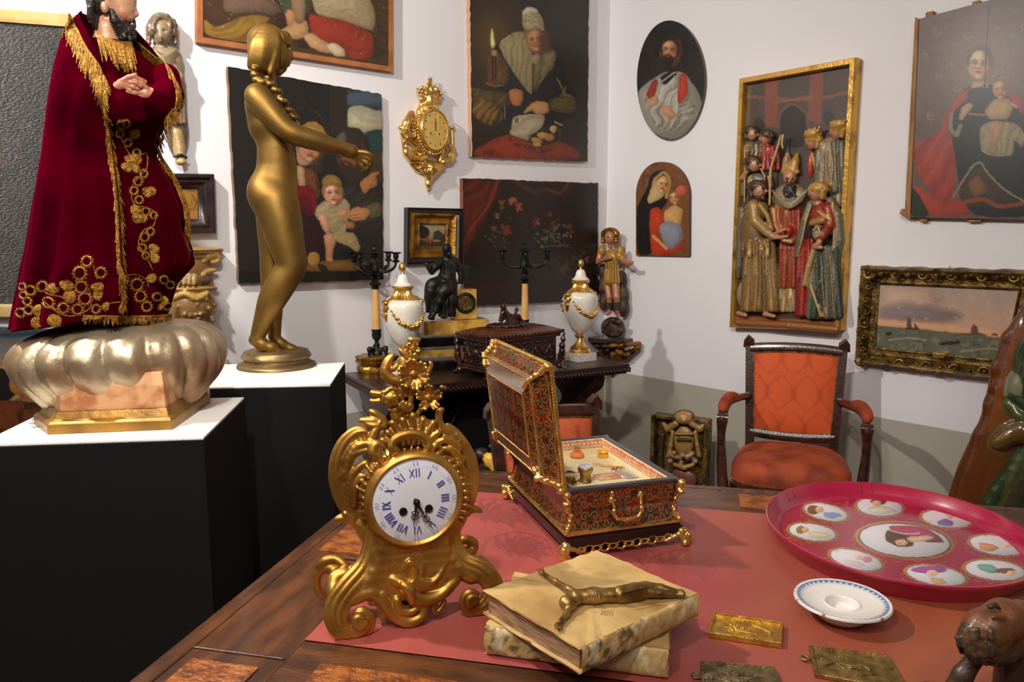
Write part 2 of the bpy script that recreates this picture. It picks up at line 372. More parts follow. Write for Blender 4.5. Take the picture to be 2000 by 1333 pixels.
# ------------------------------------------------------------------ implicit sculpting
class Sculpt:
    """smooth union of tapered limbs / ellipsoids given in photo pixels inside a frame; each prim keeps its own colour"""
    def __init__(s, fr, k=.006): s.fr = fr; s.P = []; s.k = k; s.pal = []
    def _c(s, col):
        col = tuple(col) if col is not None else (128, 128, 128)
        if col not in s.pal: s.pal.append(col)
        return s.pal.index(col)
    def pt(s, p): # (x,y,d) px,px,depth in px toward the viewer
        return np.array(s.fr.px(p[0], p[1], p[2]*s.fr.m))
    def chain(s, pts, col=None, k=None, sub=False, sm=0):
        """pts: (x,y,r,d)"""
        if sm: pts = crom(pts, sm)
        c = s._c(col); q = [(s.pt((p[0], p[1], p[3] if len(p) > 3 else 0)), p[2]*s.fr.m) for p in pts]
        if len(q) == 1: q = q*2
        for a, b in zip(q[:-1], q[1:]): s.P.append(('c', a[0], b[0], a[1], b[1], c, s.k if k is None else k, sub))
        return s
    def ell(s, x, y, d, rx, ry, rd, rot=0, col=None, k=None, sub=False):
        s.P.append(('e', s.pt((x, y, d)), (rx*s.fr.m, rd*s.fr.m, ry*s.fr.m), math.radians(rot), s._c(col), s.k if k is None else k, sub)); return s
    def lcap(s, a, b, ra, rb, col=None, k=None, sub=False):   # local metres
        s.P.append(('c', np.array(a, float), np.array(b, float), ra, rb, s._c(col), s.k if k is None else k, sub)); return s
    def lell(s, c, r, rot=0, col=None, k=None, sub=False):
        s.P.append(('e', np.array(c, float), tuple(r), math.radians(rot), s._c(col), s.k if k is None else k, sub)); return s
    def lbox(s, c, hx, hy, hz, rad=.002, col=None, k=None, sub=False):
        s.P.append(('b', np.array(c, float), (hx, hy, hz), rad, s._c(col), s.k if k is None else k, sub)); return s
    def mesh(s, h, disp=None, yback=None, zmin=None):
        lo = np.full(3, 1e9); hi = -lo; B = []
        for p in s.P:
            if p[0] == 'c': r = max(p[3], p[4]); a = np.minimum(p[1], p[2])-r; b = np.maximum(p[1], p[2])+r
            elif p[0] == 'e': r = max(p[2][0], p[2][2]); q = np.array([r, p[2][1], r]); a = p[1]-q; b = p[1]+q
            else: q = np.array(p[2])+p[3]; a = p[1]-q; b = p[1]+q
            B.append((a, b))
            if not p[-1]: lo = np.minimum(lo, a); hi = np.maximum(hi, b)
        lo = lo-3*h; hi = hi+3*h; n = np.ceil((hi-lo)/h).astype(int)+1
        F = np.full(n, 1.0, np.float32); K = np.zeros(n, np.uint8); RAW = np.full(n, 1e3, np.float32)
        ax = [lo[i]+h*np.arange(n[i], dtype=np.float32) for i in range(3)]
        for p, (a, b) in zip(s.P, B):
            k = p[-2]; pad = k+2.5*h
            i0 = np.clip(np.floor((a-pad-lo)/h).astype(int), 0, n-1); i1 = np.clip(np.ceil((b+pad-lo)/h).astype(int)+1, 1, n)
            if (i1 <= i0).any(): continue
            sl = tuple(slice(i0[i], i1[i]) for i in range(3))
            x = ax[0][sl[0]][:, None, None]; y = ax[1][sl[1]][None, :, None]; z = ax[2][sl[2]][None, None, :]
            if p[0] == 'c':
                A, Bq, ra, rb = p[1], p[2], p[3], p[4]; d = Bq-A; l2 = float(d@d)
                t = np.clip(((x-A[0])*d[0]+(y-A[1])*d[1]+(z-A[2])*d[2])/l2, 0, 1) if l2 > 1e-12 else 0*x*y*z
                D = np.sqrt((x-A[0]-t*d[0])**2+(y-A[1]-t*d[1])**2+(z-A[2]-t*d[2])**2)-(ra+(rb-ra)*t); ci = p[5]
            elif p[0] == 'e':
                c, r, rot = p[1], p[2], p[3]; c_, s_ = math.cos(rot), math.sin(rot)
                X = ((x-c[0])*c_-(z-c[2])*s_); Z = ((x-c[0])*s_+(z-c[2])*c_); Y = y-c[1]+0*X
                k0 = np.sqrt((X/r[0])**2+(Y/r[1])**2+(Z/r[2])**2)+1e-9; k1 = np.sqrt((X/r[0]**2)**2+(Y/r[1]**2)**2+(Z/r[2]**2)**2)+1e-9
                D = k0*(k0-1)/k1; ci = p[4]
            else:
                c, hh, rad = p[1], p[2], p[3]; qx = np.abs(x-c[0])-hh[0]; qy = np.abs(y-c[1])-hh[1]; qz = np.abs(z-c[2])-hh[2]
                D = np.sqrt(np.maximum(qx, 0)**2+np.maximum(qy, 0)**2+np.maximum(qz, 0)**2)+np.minimum(np.maximum(np.maximum(qx, qy), qz), 0)-rad; ci = p[4]
            D = D.astype(np.float32); f = F[sl]
            if p[-1]:
                e = -D; hm = np.clip(.5+.5*(e-f)/max(k, 1e-5), 0, 1); F[sl] = f*(1-hm)+e*hm+k*hm*(1-hm)
            else:
                hm = np.clip(.5+.5*(f-D)/max(k, 1e-5), 0, 1); F[sl] = f*(1-hm)+D*hm-k*hm*(1-hm)
                m = D < RAW[sl]; RAW[sl] = np.where(m, D, RAW[sl]); K[sl] = np.where(m, ci, K[sl])
        if disp is not None:
            near = np.argwhere(np.abs(F) < 3*h); P = lo+near*h
            F[tuple(near.T)] += disp(P[:, 0], P[:, 1], P[:, 2])
        if yback is not None: # flat back
            F = np.maximum(F, (ax[1][None, :, None]-yback).astype(np.float32))
        if zmin is not None: F = np.maximum(F, (zmin-ax[2][None, None, :]).astype(np.float32))
        F[0] = F[-1] = 1; F[:, 0] = F[:, -1] = 1; F[:, :, 0] = F[:, :, -1] = 1
        V, Q, cell = surfnet(F); K_ = K[tuple(cell.T)]
        return (lo+V*h, Q), lin(np.array(s.pal))[K_]
    def build(s, name, m, h, parent=None, cols=False, disp=None, yback=None, smooth=1, zmin=None):
        g, c = s.mesh(h, disp, yback, zmin); o = mk(name, g, m, parent, cols=c if cols else None, auto=False)
        if smooth: md = o.modifiers.new('s', 'SMOOTH'); md.factor = .5; md.iterations = smooth
        return o
def surfnet(F):
    I = F < 0; nx, ny, nz = F.shape
    cnt = np.zeros((nx-1, ny-1, nz-1), np.uint8); cor = [(a, b, c) for a in (0, 1) for b in (0, 1) for c in (0, 1)]
    for a, b, c in cor: cnt += I[a:nx-1+a, b:ny-1+b, c:nz-1+c]
    idx = np.argwhere((cnt > 0) & (cnt < 8)); S = np.zeros((len(idx), 3)); n = np.zeros(len(idx))
    for i, a in enumerate(cor):
        for j, b in enumerate(cor):
            if j <= i or sum(abs(p-q) for p, q in zip(a, b)) != 1: continue
            fa = F[tuple((idx+a).T)]; fb = F[tuple((idx+b).T)]; m = (fa < 0) != (fb < 0)
            t = np.where(m, fa/np.where(m, fa-fb, 1), 0); S += np.where(m[:, None], np.array(a)+t[:, None]*(np.array(b)-np.array(a)), 0); n += m
    V = idx+S/n[:, None]; ID = np.full(cnt.shape, -1, np.int32); ID[tuple(idx.T)] = np.arange(len(idx)); Q = []
    for ax in range(3):
        o1, o2 = [(1, 2), (2, 0), (0, 1)][ax]; sh = [slice(0, d) for d in F.shape]; sl0 = [slice(None)]*3; sl1 = [slice(None)]*3
        sl0[ax] = slice(0, -1); sl1[ax] = slice(1, None); A = I[tuple(sl0)]; Bm = I[tuple(sl1)]
        e = np.argwhere(A != Bm); e = e[(e[:, o1] > 0) & (e[:, o2] > 0) & (e[:, o1] < F.shape[o1]-1) & (e[:, o2] < F.shape[o2]-1)]
        fl = A[tuple(e.T)]; u = np.zeros(3, int); u[o1] = 1; v = np.zeros(3, int); v[o2] = 1
        q = np.stack([ID[tuple((e-u-v).T)], ID[tuple((e-v).T)], ID[tuple(e.T)], ID[tuple((e-u).T)]], 1)
        q = np.where(fl[:, None], q, q[:, ::-1]); Q.append(q)
    return V, np.concatenate(Q), idx
def bvh_of(objs):
    V = []; Fc = []; n = 0
    for o in objs:
        mw = Matrix.LocRotScale(o.location, o.rotation_euler, None) if o.parent is None else Matrix.LocRotScale(o.parent.location, o.parent.rotation_euler, None)
        V += [mw @ v.co for v in o.data.vertices]; Fc += [tuple(i+n for i in p.vertices) for p in o.data.polygons]; n = len(V)
    return BVHTree.FromPolygons(V, Fc)
def cast(bvh, x, y):
    d = ray(x, y).normalized(); h = bvh.ray_cast(EYE, d); return (h[0], h[1]) if h[0] is not None else (None, None)
def sdist(fr, V): pass
# ================================================================== THE ROOM
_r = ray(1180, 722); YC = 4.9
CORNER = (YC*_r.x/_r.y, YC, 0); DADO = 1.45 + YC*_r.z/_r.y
FB = Fr(CORNER, math.radians(41.4)); FW = Fr(CORNER, math.radians(-48.6))
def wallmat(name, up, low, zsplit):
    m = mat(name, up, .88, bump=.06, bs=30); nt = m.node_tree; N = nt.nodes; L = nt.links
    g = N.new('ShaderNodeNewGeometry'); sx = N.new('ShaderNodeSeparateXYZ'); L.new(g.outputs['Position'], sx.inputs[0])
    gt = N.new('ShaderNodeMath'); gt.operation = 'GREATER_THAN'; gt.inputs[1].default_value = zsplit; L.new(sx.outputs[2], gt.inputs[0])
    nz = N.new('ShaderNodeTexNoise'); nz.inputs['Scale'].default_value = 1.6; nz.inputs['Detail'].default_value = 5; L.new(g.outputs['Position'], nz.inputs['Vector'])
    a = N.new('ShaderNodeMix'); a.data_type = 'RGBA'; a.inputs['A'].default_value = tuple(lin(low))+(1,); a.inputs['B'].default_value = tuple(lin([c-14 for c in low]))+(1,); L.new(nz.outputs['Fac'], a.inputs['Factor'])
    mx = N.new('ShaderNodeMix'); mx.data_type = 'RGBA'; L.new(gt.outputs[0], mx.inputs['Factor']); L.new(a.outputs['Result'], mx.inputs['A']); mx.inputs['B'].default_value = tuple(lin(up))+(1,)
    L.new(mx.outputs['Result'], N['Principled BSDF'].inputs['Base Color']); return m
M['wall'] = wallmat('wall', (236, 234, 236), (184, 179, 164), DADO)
def tiles():
    m = mat('terracotta', (104, 30, 22), .4); nt = m.node_tree; N = nt.nodes; L = nt.links
    tc = N.new('ShaderNodeTexCoord'); b = N.new('ShaderNodeTexBrick'); b.inputs['Scale'].default_value = 3.4; b.offset = 0
    b.inputs['Color1'].default_value = tuple(lin((112, 32, 24)))+(1,); b.inputs['Color2'].default_value = tuple(lin((88, 24, 18)))+(1,); b.inputs['Mortar'].default_value = tuple(lin((120, 70, 56)))+(1,)
    b.inputs['Mortar Size'].default_value = .006; b.inputs['Row Height'].default_value = .5; b.inputs['Brick Width'].default_value = .5
    L.new(tc.outputs['Object'], b.inputs['Vector']); L.new(b.outputs['Color'], N['Principled BSDF'].inputs['Base Color']); return m
M['floor'] = tiles()
RX0, RY0, RH = -5.8, -6.2, 3.1
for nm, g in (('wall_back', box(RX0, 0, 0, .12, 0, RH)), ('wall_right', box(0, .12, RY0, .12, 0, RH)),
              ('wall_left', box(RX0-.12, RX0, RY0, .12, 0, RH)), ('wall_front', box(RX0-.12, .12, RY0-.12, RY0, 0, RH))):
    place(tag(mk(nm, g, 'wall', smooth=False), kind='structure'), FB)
place(tag(mk('floor', box(RX0-.12, .12, RY0-.12, .12, -.1, 0), 'floor', smooth=False), kind='structure'), FB)
place(tag(mk('ceiling', box(RX0-.12, .12, RY0-.12, .12, RH, RH+.1), 'plaster', smooth=False), kind='structure'), FB)
def onwall(F, x, y, d=0):
    return F.w(F.px(x, y, d))
def wf(F, x, y, d=0):      # frame on a wall at the pixel
    return Fr(onwall(F, x, y, d), F.yaw)
# ------------------------------------------------------------------ pedestals
def pedestal(pf, label, cloth_label):
    """pf: four px corners of the top (front-left, front-right, back-right, back-left) on z=1"""
    c = [onz(x, y, 1.0) for x, y in pf]; ctr = sum(c, Vector())/4; f = Fr((ctr.x, ctr.y, 0)); yaw = math.atan2((c[1]-c[0]).y, (c[1]-c[0]).x)
    f = Fr((ctr.x, ctr.y, 0), yaw); w = ((c[1]-c[0]).length+(c[2]-c[3]).length)/4; d = ((c[2]-c[1]).length+(c[3]-c[0]).length)/4
    t = thing('pedestal', f, label, 'pedestal', None)
    mk('body', box(-w, w, -d, d, 0, .994), 'paintblack', t, False, bevel=.002)
    o = mk('cloth_top', box(-w+.001, w-.001, -d+.001, d-.001, .994, 1.0), 'linen', t, False, bevel=.0015); o['label'] = cloth_label
    return f, w, d
PF1 = [onz(395, 855, 1), onz(480, 776, 1)]
_c1, _c2 = PF1; _dx = (_c2-_c1); _n = Vector((-_dx.y, _dx.x, 0)).normalized()
_s1 = onz(0, 868, 1)-_c1; _w = .47
_u = _s1.normalized(); 
def _px(P): a, b = to_px([tuple(P)]); return (float(a[0]), float(b[0]))
P1, P1w, P1d = pedestal([_px(_c1+_u*_w), (395, 855), (480, 776), _px(_c2+_u*_w)], 'black square pedestal with white top under the red velvet robed statue', 'white cloth top')
_c1 = onz(645, 752, 1); _c2 = onz(674, 708, 1); _u = (onz(400, 757, 1)-_c1).normalized()
P2, P2w, P2d = pedestal([_px(_c1+_u*.42), (645, 752), (674, 708), _px(_c2+_u*.42)], 'black square pedestal with white top under the bronze nude figure', 'white cloth top')
# ------------------------------------------------------------------ big table in front
TZ = .78
tl = onz(450, 1172, TZ); tl2 = onz(640, 1020, TZ); tdir = (tl2-tl).normalized(); TYAW = math.atan2(tdir.y, tdir.x)-PI/2
FT = Fr((tl.x, tl.y, 0), TYAW)       # local y runs away along the left edge
far = FT.l(onz(940, 918, TZ)).y; cl = FT.l(onz(595, 1250, TZ)); cfar = FT.l(onz(1000, 966, TZ)).y
TX1 = 2.05; TY0 = FT.l(onz(595, 1250, TZ)).y-.26
print('TABLE yaw', math.degrees(TYAW), 'far', far, 'cloth', tuple(cl), cfar)
desk = thing('table', FT, 'long walnut table with carved inlaid border and red damask centre', 'table')
mm('desktop', (98, 56, 28), .35, 0, (60, 32, 17), ns=7, nd=6, st=(1, 5, 5), bump=.2, coat=.25, contrast=(.35, .6))
mm('desktop2', (98, 56, 28), .35, 0, (60, 32, 17), ns=7, nd=6, st=(5, 1, 5), bump=.2, coat=.25, contrast=(.35, .6))
mm('inlay', (158, 88, 26), .4, 0, (104, 48, 14), ns=16, nd=6, st=(2.2, 3, 3), bump=.5, bs=45, coat=.2, contrast=(.4, .6))
CX0, CX1 = cl.x, TX1-.28; CY0, CY1 = cl.y, cfar
mk('edge_moulding', join(box(0, TX1, far-.03, far, TZ-.03, TZ), box(0, TX1, TY0, TY0+.03, TZ-.03, TZ), box(0, .035, TY0+.03, far-.03, TZ-.03, TZ), box(TX1-.035, TX1, TY0+.03, far-.03, TZ-.03, TZ)), 'desktop2', desk, False, bevel=.004)
for q_ in (box(.035, CX0+.0, TY0+.03, far-.03, TZ-.04, TZ-.002), box(CX1, TX1-.035, TY0+.03, far-.03, TZ-.04, TZ-.002)): mk('border_board', q_, 'desktop2', desk, False, bevel=.001)
for q_ in (box(CX0, CX1, TY0+.03, CY0, TZ-.04, TZ-.002), box(CX0, CX1, CY1, far-.03, TZ-.04, TZ-.002)): mk('border_board', q_, 'desktop', desk, False, bevel=.001)
# corner/edge inlaid panels and raised strips
g = []
L0 = FT.l(onz(330, 1300, TZ)); 
def strip(x0, x1, y0, y1, z1=TZ+.0005): return box(x0, x1, y0, y1, TZ-.01, z1)
bx0, bx1 = .055, CX0-.03
a1 = FT.l(onz(520, 1280, TZ)).y; b1 = FT.l(onz(590, 1130, TZ)).y; b2 = FT.l(onz(660, 1035, TZ)).y; b3 = FT.l(onz(640, 1098, TZ)).y
for x0, x1, y0, y1 in ((bx0, bx1, TY0+.06, a1-.035), (bx0, bx1, b3+.05, b3+.26), (CX0+.06, CX0+.3, TY0+.06, CY0-.06)):
    g.append(strip(x0, x1, y0, y1))
g.append(strip(CX0+.2, CX0+.5, CY1+.03, far-.05)); g.append(strip(CX0+.75, CX0+1.05, CY1+.03, far-.05))
for q_ in g: mk('inlay_panel', q_, 'inlay', desk, False)
for q_ in (box(.035, CX0-.004, a1-.006, a1, TZ-.003, TZ+.001), box(bx0+.05, CX0-.01, b3, b3+.008, TZ-.003, TZ+.003), box(bx0+.05, CX0-.01, b3+.02, b3+.028, TZ-.003, TZ+.003)): mk('ridge', q_, 'desktop', desk, False, bevel=.0015)
# cloth: painted damask (faint woven motif)
def damask_shapes():
    S = []
    def fern(x, y, a, L, col=(134, 60, 60)):
        pts = [(x+math.cos(a+.5*t)*L*t, y+math.sin(a+.5*t)*L*t*.45) for t in np.linspace(0, 1, 7)]; S.append(('s', pts, 2.2, col))
        for i in range(1, 7):
            px, py = pts[i]
            for sg in (-1, 1): S.append(('e', px+sg*7*math.cos(a+1.3), py+sg*5, 6, 2.2, math.degrees(a)*.4+sg*25, col))
    for cx, cy in ((1010, 1075), (1210, 1080), (960, 1010), (1130, 1140), (1000, 1170), (1330, 1110), (1090, 1010)):
        for k in range(7): fern(cx, cy, -2.9+k*.52, 58)
        for k in range(5): S.append(('e', cx+18*math.cos(k*1.26), cy+8*math.sin(k*1.26), 9, 4, k*30, (140, 64, 62)))
        S.append(('s', [(cx-70, cy+10), (cx-60, cy-22), (cx, cy-38), (cx+60, cy-22), (cx+70, cy+10)], 2.5, (136, 62, 60)))
    S.append(('s', [(1620, 1255), (1670, 1280), (1730, 1292)], 2.0, (196, 120, 100)))
    return S
def cloth_fn(u, v): return (CX0+(CX1-CX0)*u, CY0+(CY1-CY0)*v, TZ-.0005)
V, Q = grid(cloth_fn, 520, 360); X, Y = FT.to_px(V)
C = paint(X, Y, (158, 74, 68), damask_shapes(), tex=.05)
wgt = np.clip((X-1380)/420+.5*(vnoise(X/160., Y/90.)-.5), 0, 1)[:, None]
C = C*(1-wgt)+lin((158, 84, 54))*wgt*(.9+.2*vnoise(X/60., Y/40.))[:, None]
w2 = np.clip(1-np.hypot((X-1360)/170, (Y-1150)/60), 0, 1)[:, None]*.7; C = C*(1-w2)+lin((152, 52, 60))*w2
mm('damask', (180, 80, 70), .42, vc=True, bump=.08, bs=500)
mk('damask_centre', (V, Q), 'damask', desk, False, cols=C)
# apron, carved fringe under the edge, legs
mk('apron', join(box(.05, TX1-.05, TY0+.05, TY0+.08, .64, TZ-.04), box(.05, TX1-.05, far-.08, far-.05, .64, TZ-.04), box(.05, .08, TY0+.08, far-.08, .64, TZ-.04), box(TX1-.08, TX1-.05, TY0+.08, far-.08, .64, TZ-.04), box(.04, TX1-.04, TY0+.04, far-.04, TZ-.045, TZ-.035)), 'walnuth', desk, False)
g = []
n = int((far-TY0)/.016)
for i in range(n):
    y = TY0+.01+i*.016; g.append(ball((-.002, y, TZ-.018), .0085, 6, 5, (1, .8, 1.6)))
for i in range(int(TX1/.016)):
    g.append(ball((.01+i*.016, far+.002, TZ-.018), .0085, 6, 5, (.8, 1, 1.6)))
o = mk('gadroon_edge', join(*g), 'desktop2', desk)
for x in (.1, TX1-.1):
    for y in (TY0+.1, far-.1):
        mk('leg', lathe([(.03, 0), (.04, .03), (.03, .07), (.045, .14), (.025, .22), (.05, .4), (.028, .55), (.045, .6), (.045, .66)], 20, x, y), 'walnut', desk)
def F_on(px, py, z=TZ, yaw=0):
    return Fr(onz(px, py, z), yaw)
# ================================================================== PICTURES ON THE WALLS
def frame_rect(name, fr, corners, w, prof, m, parent, off=0.0, extra=None, orn=0):
    """mitred frame outside px corners (TL,TR,BR,BL), w metres wide; prof [(t 0..1 outward, height in front)]"""
    c = [np.array(fr.px(x, y, max(off, prof[0][1]))) for x, y in corners]; P = []
    for q_ in c: q_[1] = -off
    # outward directions from edge normals
    for i in range(4):
        a, b, d = c[i-1], c[i], c[(i+1) % 4]
        e1 = (b-a)/np.linalg.norm(b-a); e2 = (d-b)/np.linalg.norm(d-b); P.append(e1-e2)
    V = []; Fc = []; n = 36 if orn else 1
    side_pts = []
    for i in range(4):
        for k in range(n):
            t = k/n; b = c[i]*(1-t)+c[(i+1) % 4]*t; d = P[i]*(1-t)+P[(i+1) % 4]*t
            if 0 < t: # along a side the outward offset is linear
                pass
            side_pts.append((b, d, i+t))
    m_ = len(prof); N_ = len(side_pts)
    for b, d, s in side_pts:
        for j, (t, h) in enumerate(prof):
            tt = t
            if orn and j >= m_-3: tt = t+orn*(math.sin(s*2*PI*4)*.5+math.sin(s*2*PI*9+1)*.35)
            p = b+d*w*tt; V.append((p[0], p[1]-h, p[2]))
    for i in range(N_):
        j = (i+1) % N_
        for k in range(m_-1): Fc.append((i*m_+k, i*m_+k+1, j*m_+k+1, j*m_+k))
    return mk(name, (V, Fc), m, parent, smooth=True)
SK = (205, 150, 110)
# ---- canvas of two figures, top left (cropped by the picture's upper edge)
f = wf(FB, 575, 60)
t = thing('painting', f, 'large canvas of two robed figures in narrow orange wooden edge, topmost on the wall', 'painting', None)
s1 = [('n', (92, 70, 40), 60, .35, .5),
 ('p', [(20, -60), (20, 90), (70, 250), (200, 290), (420, 300), (560, 270), (640, 180), (650, 20), (640, -80)], (74, 50, 34)),
 ('p', [(60, 120), (70, 240), (250, 280), (400, 290), (470, 190), (520, 120), (440, 100), (330, 110), (200, 170), (150, 200)], (152, 116, 48)),
 ('f', [(90, 200), (150, 262), (400, 285), (440, 200), (400, 130), (330, 110), (240, 160)], (168, 130, 56), (120, 88, 36), 60, 60),
 ('p', [(190, -60), (480, -60), (600, 60), (540, 110), (440, 80), (300, 90), (200, 80)], (116, 92, 74)),
 ('f', [(560, -80), (780, -80), (800, 40), (720, 140), (640, 130), (590, 60)], (84, 92, 62), (60, 70, 52), 80, 50),
 ('p', [(700, 130), (860, 80), (820, 330), (700, 330)], (62, 44, 40)),
 ('p', [(780, 90), (850, 110), (1000, 130), (1130, 180), (1210, 230), (1228, 300), (1200, 410), (1040, 400), (1020, 330), (960, 300), (860, 300), (800, 240)], (158, 60, 42)),
 ('f', [(1020, 240), (1100, 200), (1220, 230), (1228, 330), (1190, 420), (1060, 400)], (166, 66, 46), (136, 50, 36), 40, 70),
 ('p', [(790, -60), (1180, -60), (1240, 90), (1228, 220), (1120, 175), (960, 120), (830, 105)], (176, 156, 118)),
 ('f', [(800, -60), (1100, -60), (1210, 90), (1200, 190), (1000, 110), (840, 95)], (190, 172, 134), (160, 138, 100), 70, 34),
 ('p', [(640, 180), (690, 130), (770, 140), (785, 230), (720, 270), (650, 265), (560, 240), (600, 200)], (196, 150, 100)),
 ('p', [(650, -20), (760, -20), (755, 160), (690, 165)], (150, 118, 88)),
 ('p', [(640, 60), (690, 80), (690, 150), (640, 190), (620, 90)], (184, 138, 92)),
 ('p', [(740, 250), (800, 220), (850, 260), (960, 320), (940, 370), (850, 350), (790, 320)], (206, 160, 112)),
 ('p', [(900, 310), (950, 290), (1020, 330), (1040, 390), (960, 385), (930, 350)], (214, 196, 158)),
 ('s', [(60, 60), (60, 245)], 5, (130, 92, 52)),
 ('n', (225, 210, 180), 9, .78, .6)]
cn = [(394, -330), (759, -330), (759, 130), (396, 73)]
canvas('canvas', f, cn, 150, 190, (62, 48, 32), s1, (380, 0, 3.5075), parent=t, off=.03, th=.028)
mm('pine', (178, 112, 62), .55, col2=(140, 84, 44), ns=10)
frame_rect('frame_strip', f, cn, .022, [(0, .03), (0, .034), (1, .034), (1, .0)], 'pine', t, off=0)
# ---- family canvas
f = wf(FB, 605, 345)
t = thing('painting', f, 'unframed dark canvas of a mother, infant and bearded man behind the bronze nude', 'painting', None)
s2 = [('P', [(330, -300), (480, -300), (470, 240), (330, 240)], (50, 40, 32)),
 ('P', [(465, -310), (760, -310), (760, 100), (465, 100)], (50, 62, 72)), ('p', [(460, 20), (560, 40), (760, 30), (760, -60), (600, -90), (460, -70)], (74, 88, 98)),
 ('p', [(465, 40), (560, 20), (700, 70), (760, 50), (760, 260), (465, 260)], (176, 170, 140)), ('p', [(470, 60), (600, 130), (740, 150), (740, 200), (600, 220), (470, 180)], (196, 186, 150)),
 ('p', [(590, 230), (680, 205), (770, 215), (770, 400), (620, 400)], (34, 66, 58)), ('p', [(620, 370), (780, 370), (780, 620), (640, 600)], (66, 52, 32)),
 ('p', [(120, 160), (200, 150), (280, 190), (310, 260), (280, 420), (280, 560), (180, 540), (110, 300)], (70, 58, 44)),
 ('p', [(110, 190), (160, 150), (230, 150), (290, 200), (300, 270), (230, 240), (120, 230)], (176, 134, 60)),
 ('p', [(70, 300), (140, 220), (260, 250), (250, 340), (235, 400), (200, 450), (150, 490), (80, 470)], (214, 168, 130)),
 *face(168, 350, 78, 14, (214, 164, 126), (150, 104, 48), .8), ('s', [(90, 230), (160, 170), (240, 190), (296, 260)], 26, (160, 118, 52), 12),
 ('f', [(130, 490), (210, 520), (250, 600), (250, 740), (190, 700), (130, 600)], (150, 92, 48), (80, 46, 28), 20, 26),
 ('p', [(70, 480), (130, 490), (150, 640), (90, 650)], (206, 160, 124)),
 ('p', [(80, 640), (190, 640), (230, 720), (225, 860), (150, 870), (90, 800)], (136, 26, 26)), ('p', [(90, 700), (180, 720), (210, 860), (120, 850)], (104, 18, 30)),
 ('p', [(90, 830), (230, 900), (290, 1040), (300, 1200), (100, 1230)], (56, 24, 26)),
 ('p', [(390, 240), (460, 185), (560, 200), (630, 280), (640, 420), (600, 460), (430, 420), (370, 320)], (54, 44, 34)),
 ('f', [(380, 260), (440, 215), (470, 280), (440, 330), (390, 320)], (120, 110, 92), (60, 50, 40), 30, 18),
 ('p', [(550, 330), (620, 360), (610, 420), (560, 410)], (130, 72, 48)),
 *face(490, 420, 88, 12, (150, 96, 62), (50, 40, 32), -.7, (58, 44, 32), old=1),
 ('p', [(430, 530), (590, 500), (620, 570), (560, 660), (460, 650)], (52, 40, 30)),
 ('f', [(420, 650), (560, 640), (700, 660), (760, 740), (750, 1000), (560, 1020), (480, 900), (430, 760)], (60, 54, 38), (36, 32, 24), 50, 80),
 ('f', [(600, 800), (680, 760), (740, 790), (720, 870), (640, 890)], (112, 100, 66), (76, 66, 42), 40, 30),
 ('p', [(555, 620), (600, 580), (650, 540), (700, 530), (712, 545), (680, 570), (695, 600), (690, 640), (640, 660), (590, 710)], (190, 122, 74)),
 ('s', [(650, 600), (690, 600)], 4, (120, 72, 44)), ('s', [(640, 630), (690, 636)], 4, (120, 72, 44)),
 ('p', [(265, 600), (300, 560), (360, 550), (420, 600), (420, 650), (280, 660)], (150, 116, 60)),
 ('p', [(275, 640), (350, 600), (420, 640), (430, 730), (390, 775), (320, 770), (275, 700)], (222, 172, 134)), *face(352, 700, 68, -2, (222, 170, 132), (150, 112, 56), .15, asp=1.12), ('p', [(280, 640), (300, 590), (370, 560), (420, 610), (415, 650), (350, 630)], (156, 118, 60)),
 ('f', [(215, 860), (230, 800), (290, 750), (380, 800), (440, 730), (490, 790), (470, 880), (450, 1010), (340, 1000), (300, 930), (240, 900)], (190, 172, 126), (158, 138, 94), 70, 60),
 ('p', [(240, 860), (300, 850), (320, 920), (340, 990), (300, 1010), (260, 940)], (214, 158, 120)), ('p', [(390, 820), (460, 810), (470, 860), (430, 890), (390, 870)], (206, 148, 108)),
 ('f', [(320, 1000), (440, 990), (520, 1000), (565, 1110), (540, 1150), (470, 1100), (360, 1060)], (196, 172, 120), (150, 124, 76), 50, 26),
 ('p', [(280, 1020), (340, 990), (380, 1060), (350, 1150), (350, 1230), (300, 1230), (300, 1130)], (208, 150, 108)), ('p', [(300, 1180), (350, 1180), (360, 1235), (310, 1240)], (204, 140, 100)),
 ('p', [(460, 850), (520, 800), (620, 810), (640, 850), (600, 900), (520, 915), (470, 890)], (196, 134, 82)), ('s', [(480, 870), (600, 850)], 4, (130, 80, 48)), ('s', [(480, 890), (590, 880)], 4, (130, 80, 48)), ('p', [(440, 900), (520, 920), (520, 970), (460, 970)], (170, 112, 70)),
 ('p', [(100, 1240), (180, 1225), (600, 1195), (640, 1290), (140, 1300)], (134, 94, 46)), ('e', 206, 1200, 46, 54, 0, (206, 150, 72), 8), ('p', [(230, 1230), (300, 1250), (330, 1300), (260, 1300)], (50, 40, 26)),
 ('P', [(-500, 1296), (800, 1296), (800, 1450), (-500, 1450)], (26, 20, 18)), ('n', (120, 106, 84), 8, .8, .5),
 ('s', [(60, 60), (150, 38), (240, 80), (310, 190), (325, 320)], 2.5, (96, 80, 62))]
canvas('canvas', f, [(445, 130), (746, 184), (749, 547), (467, 554)], 190, 260, (34, 32, 28), s2, (560, 200, 3.92), parent=t, off=.025, th=.024, wob=.006, edge=(120, 84, 52))
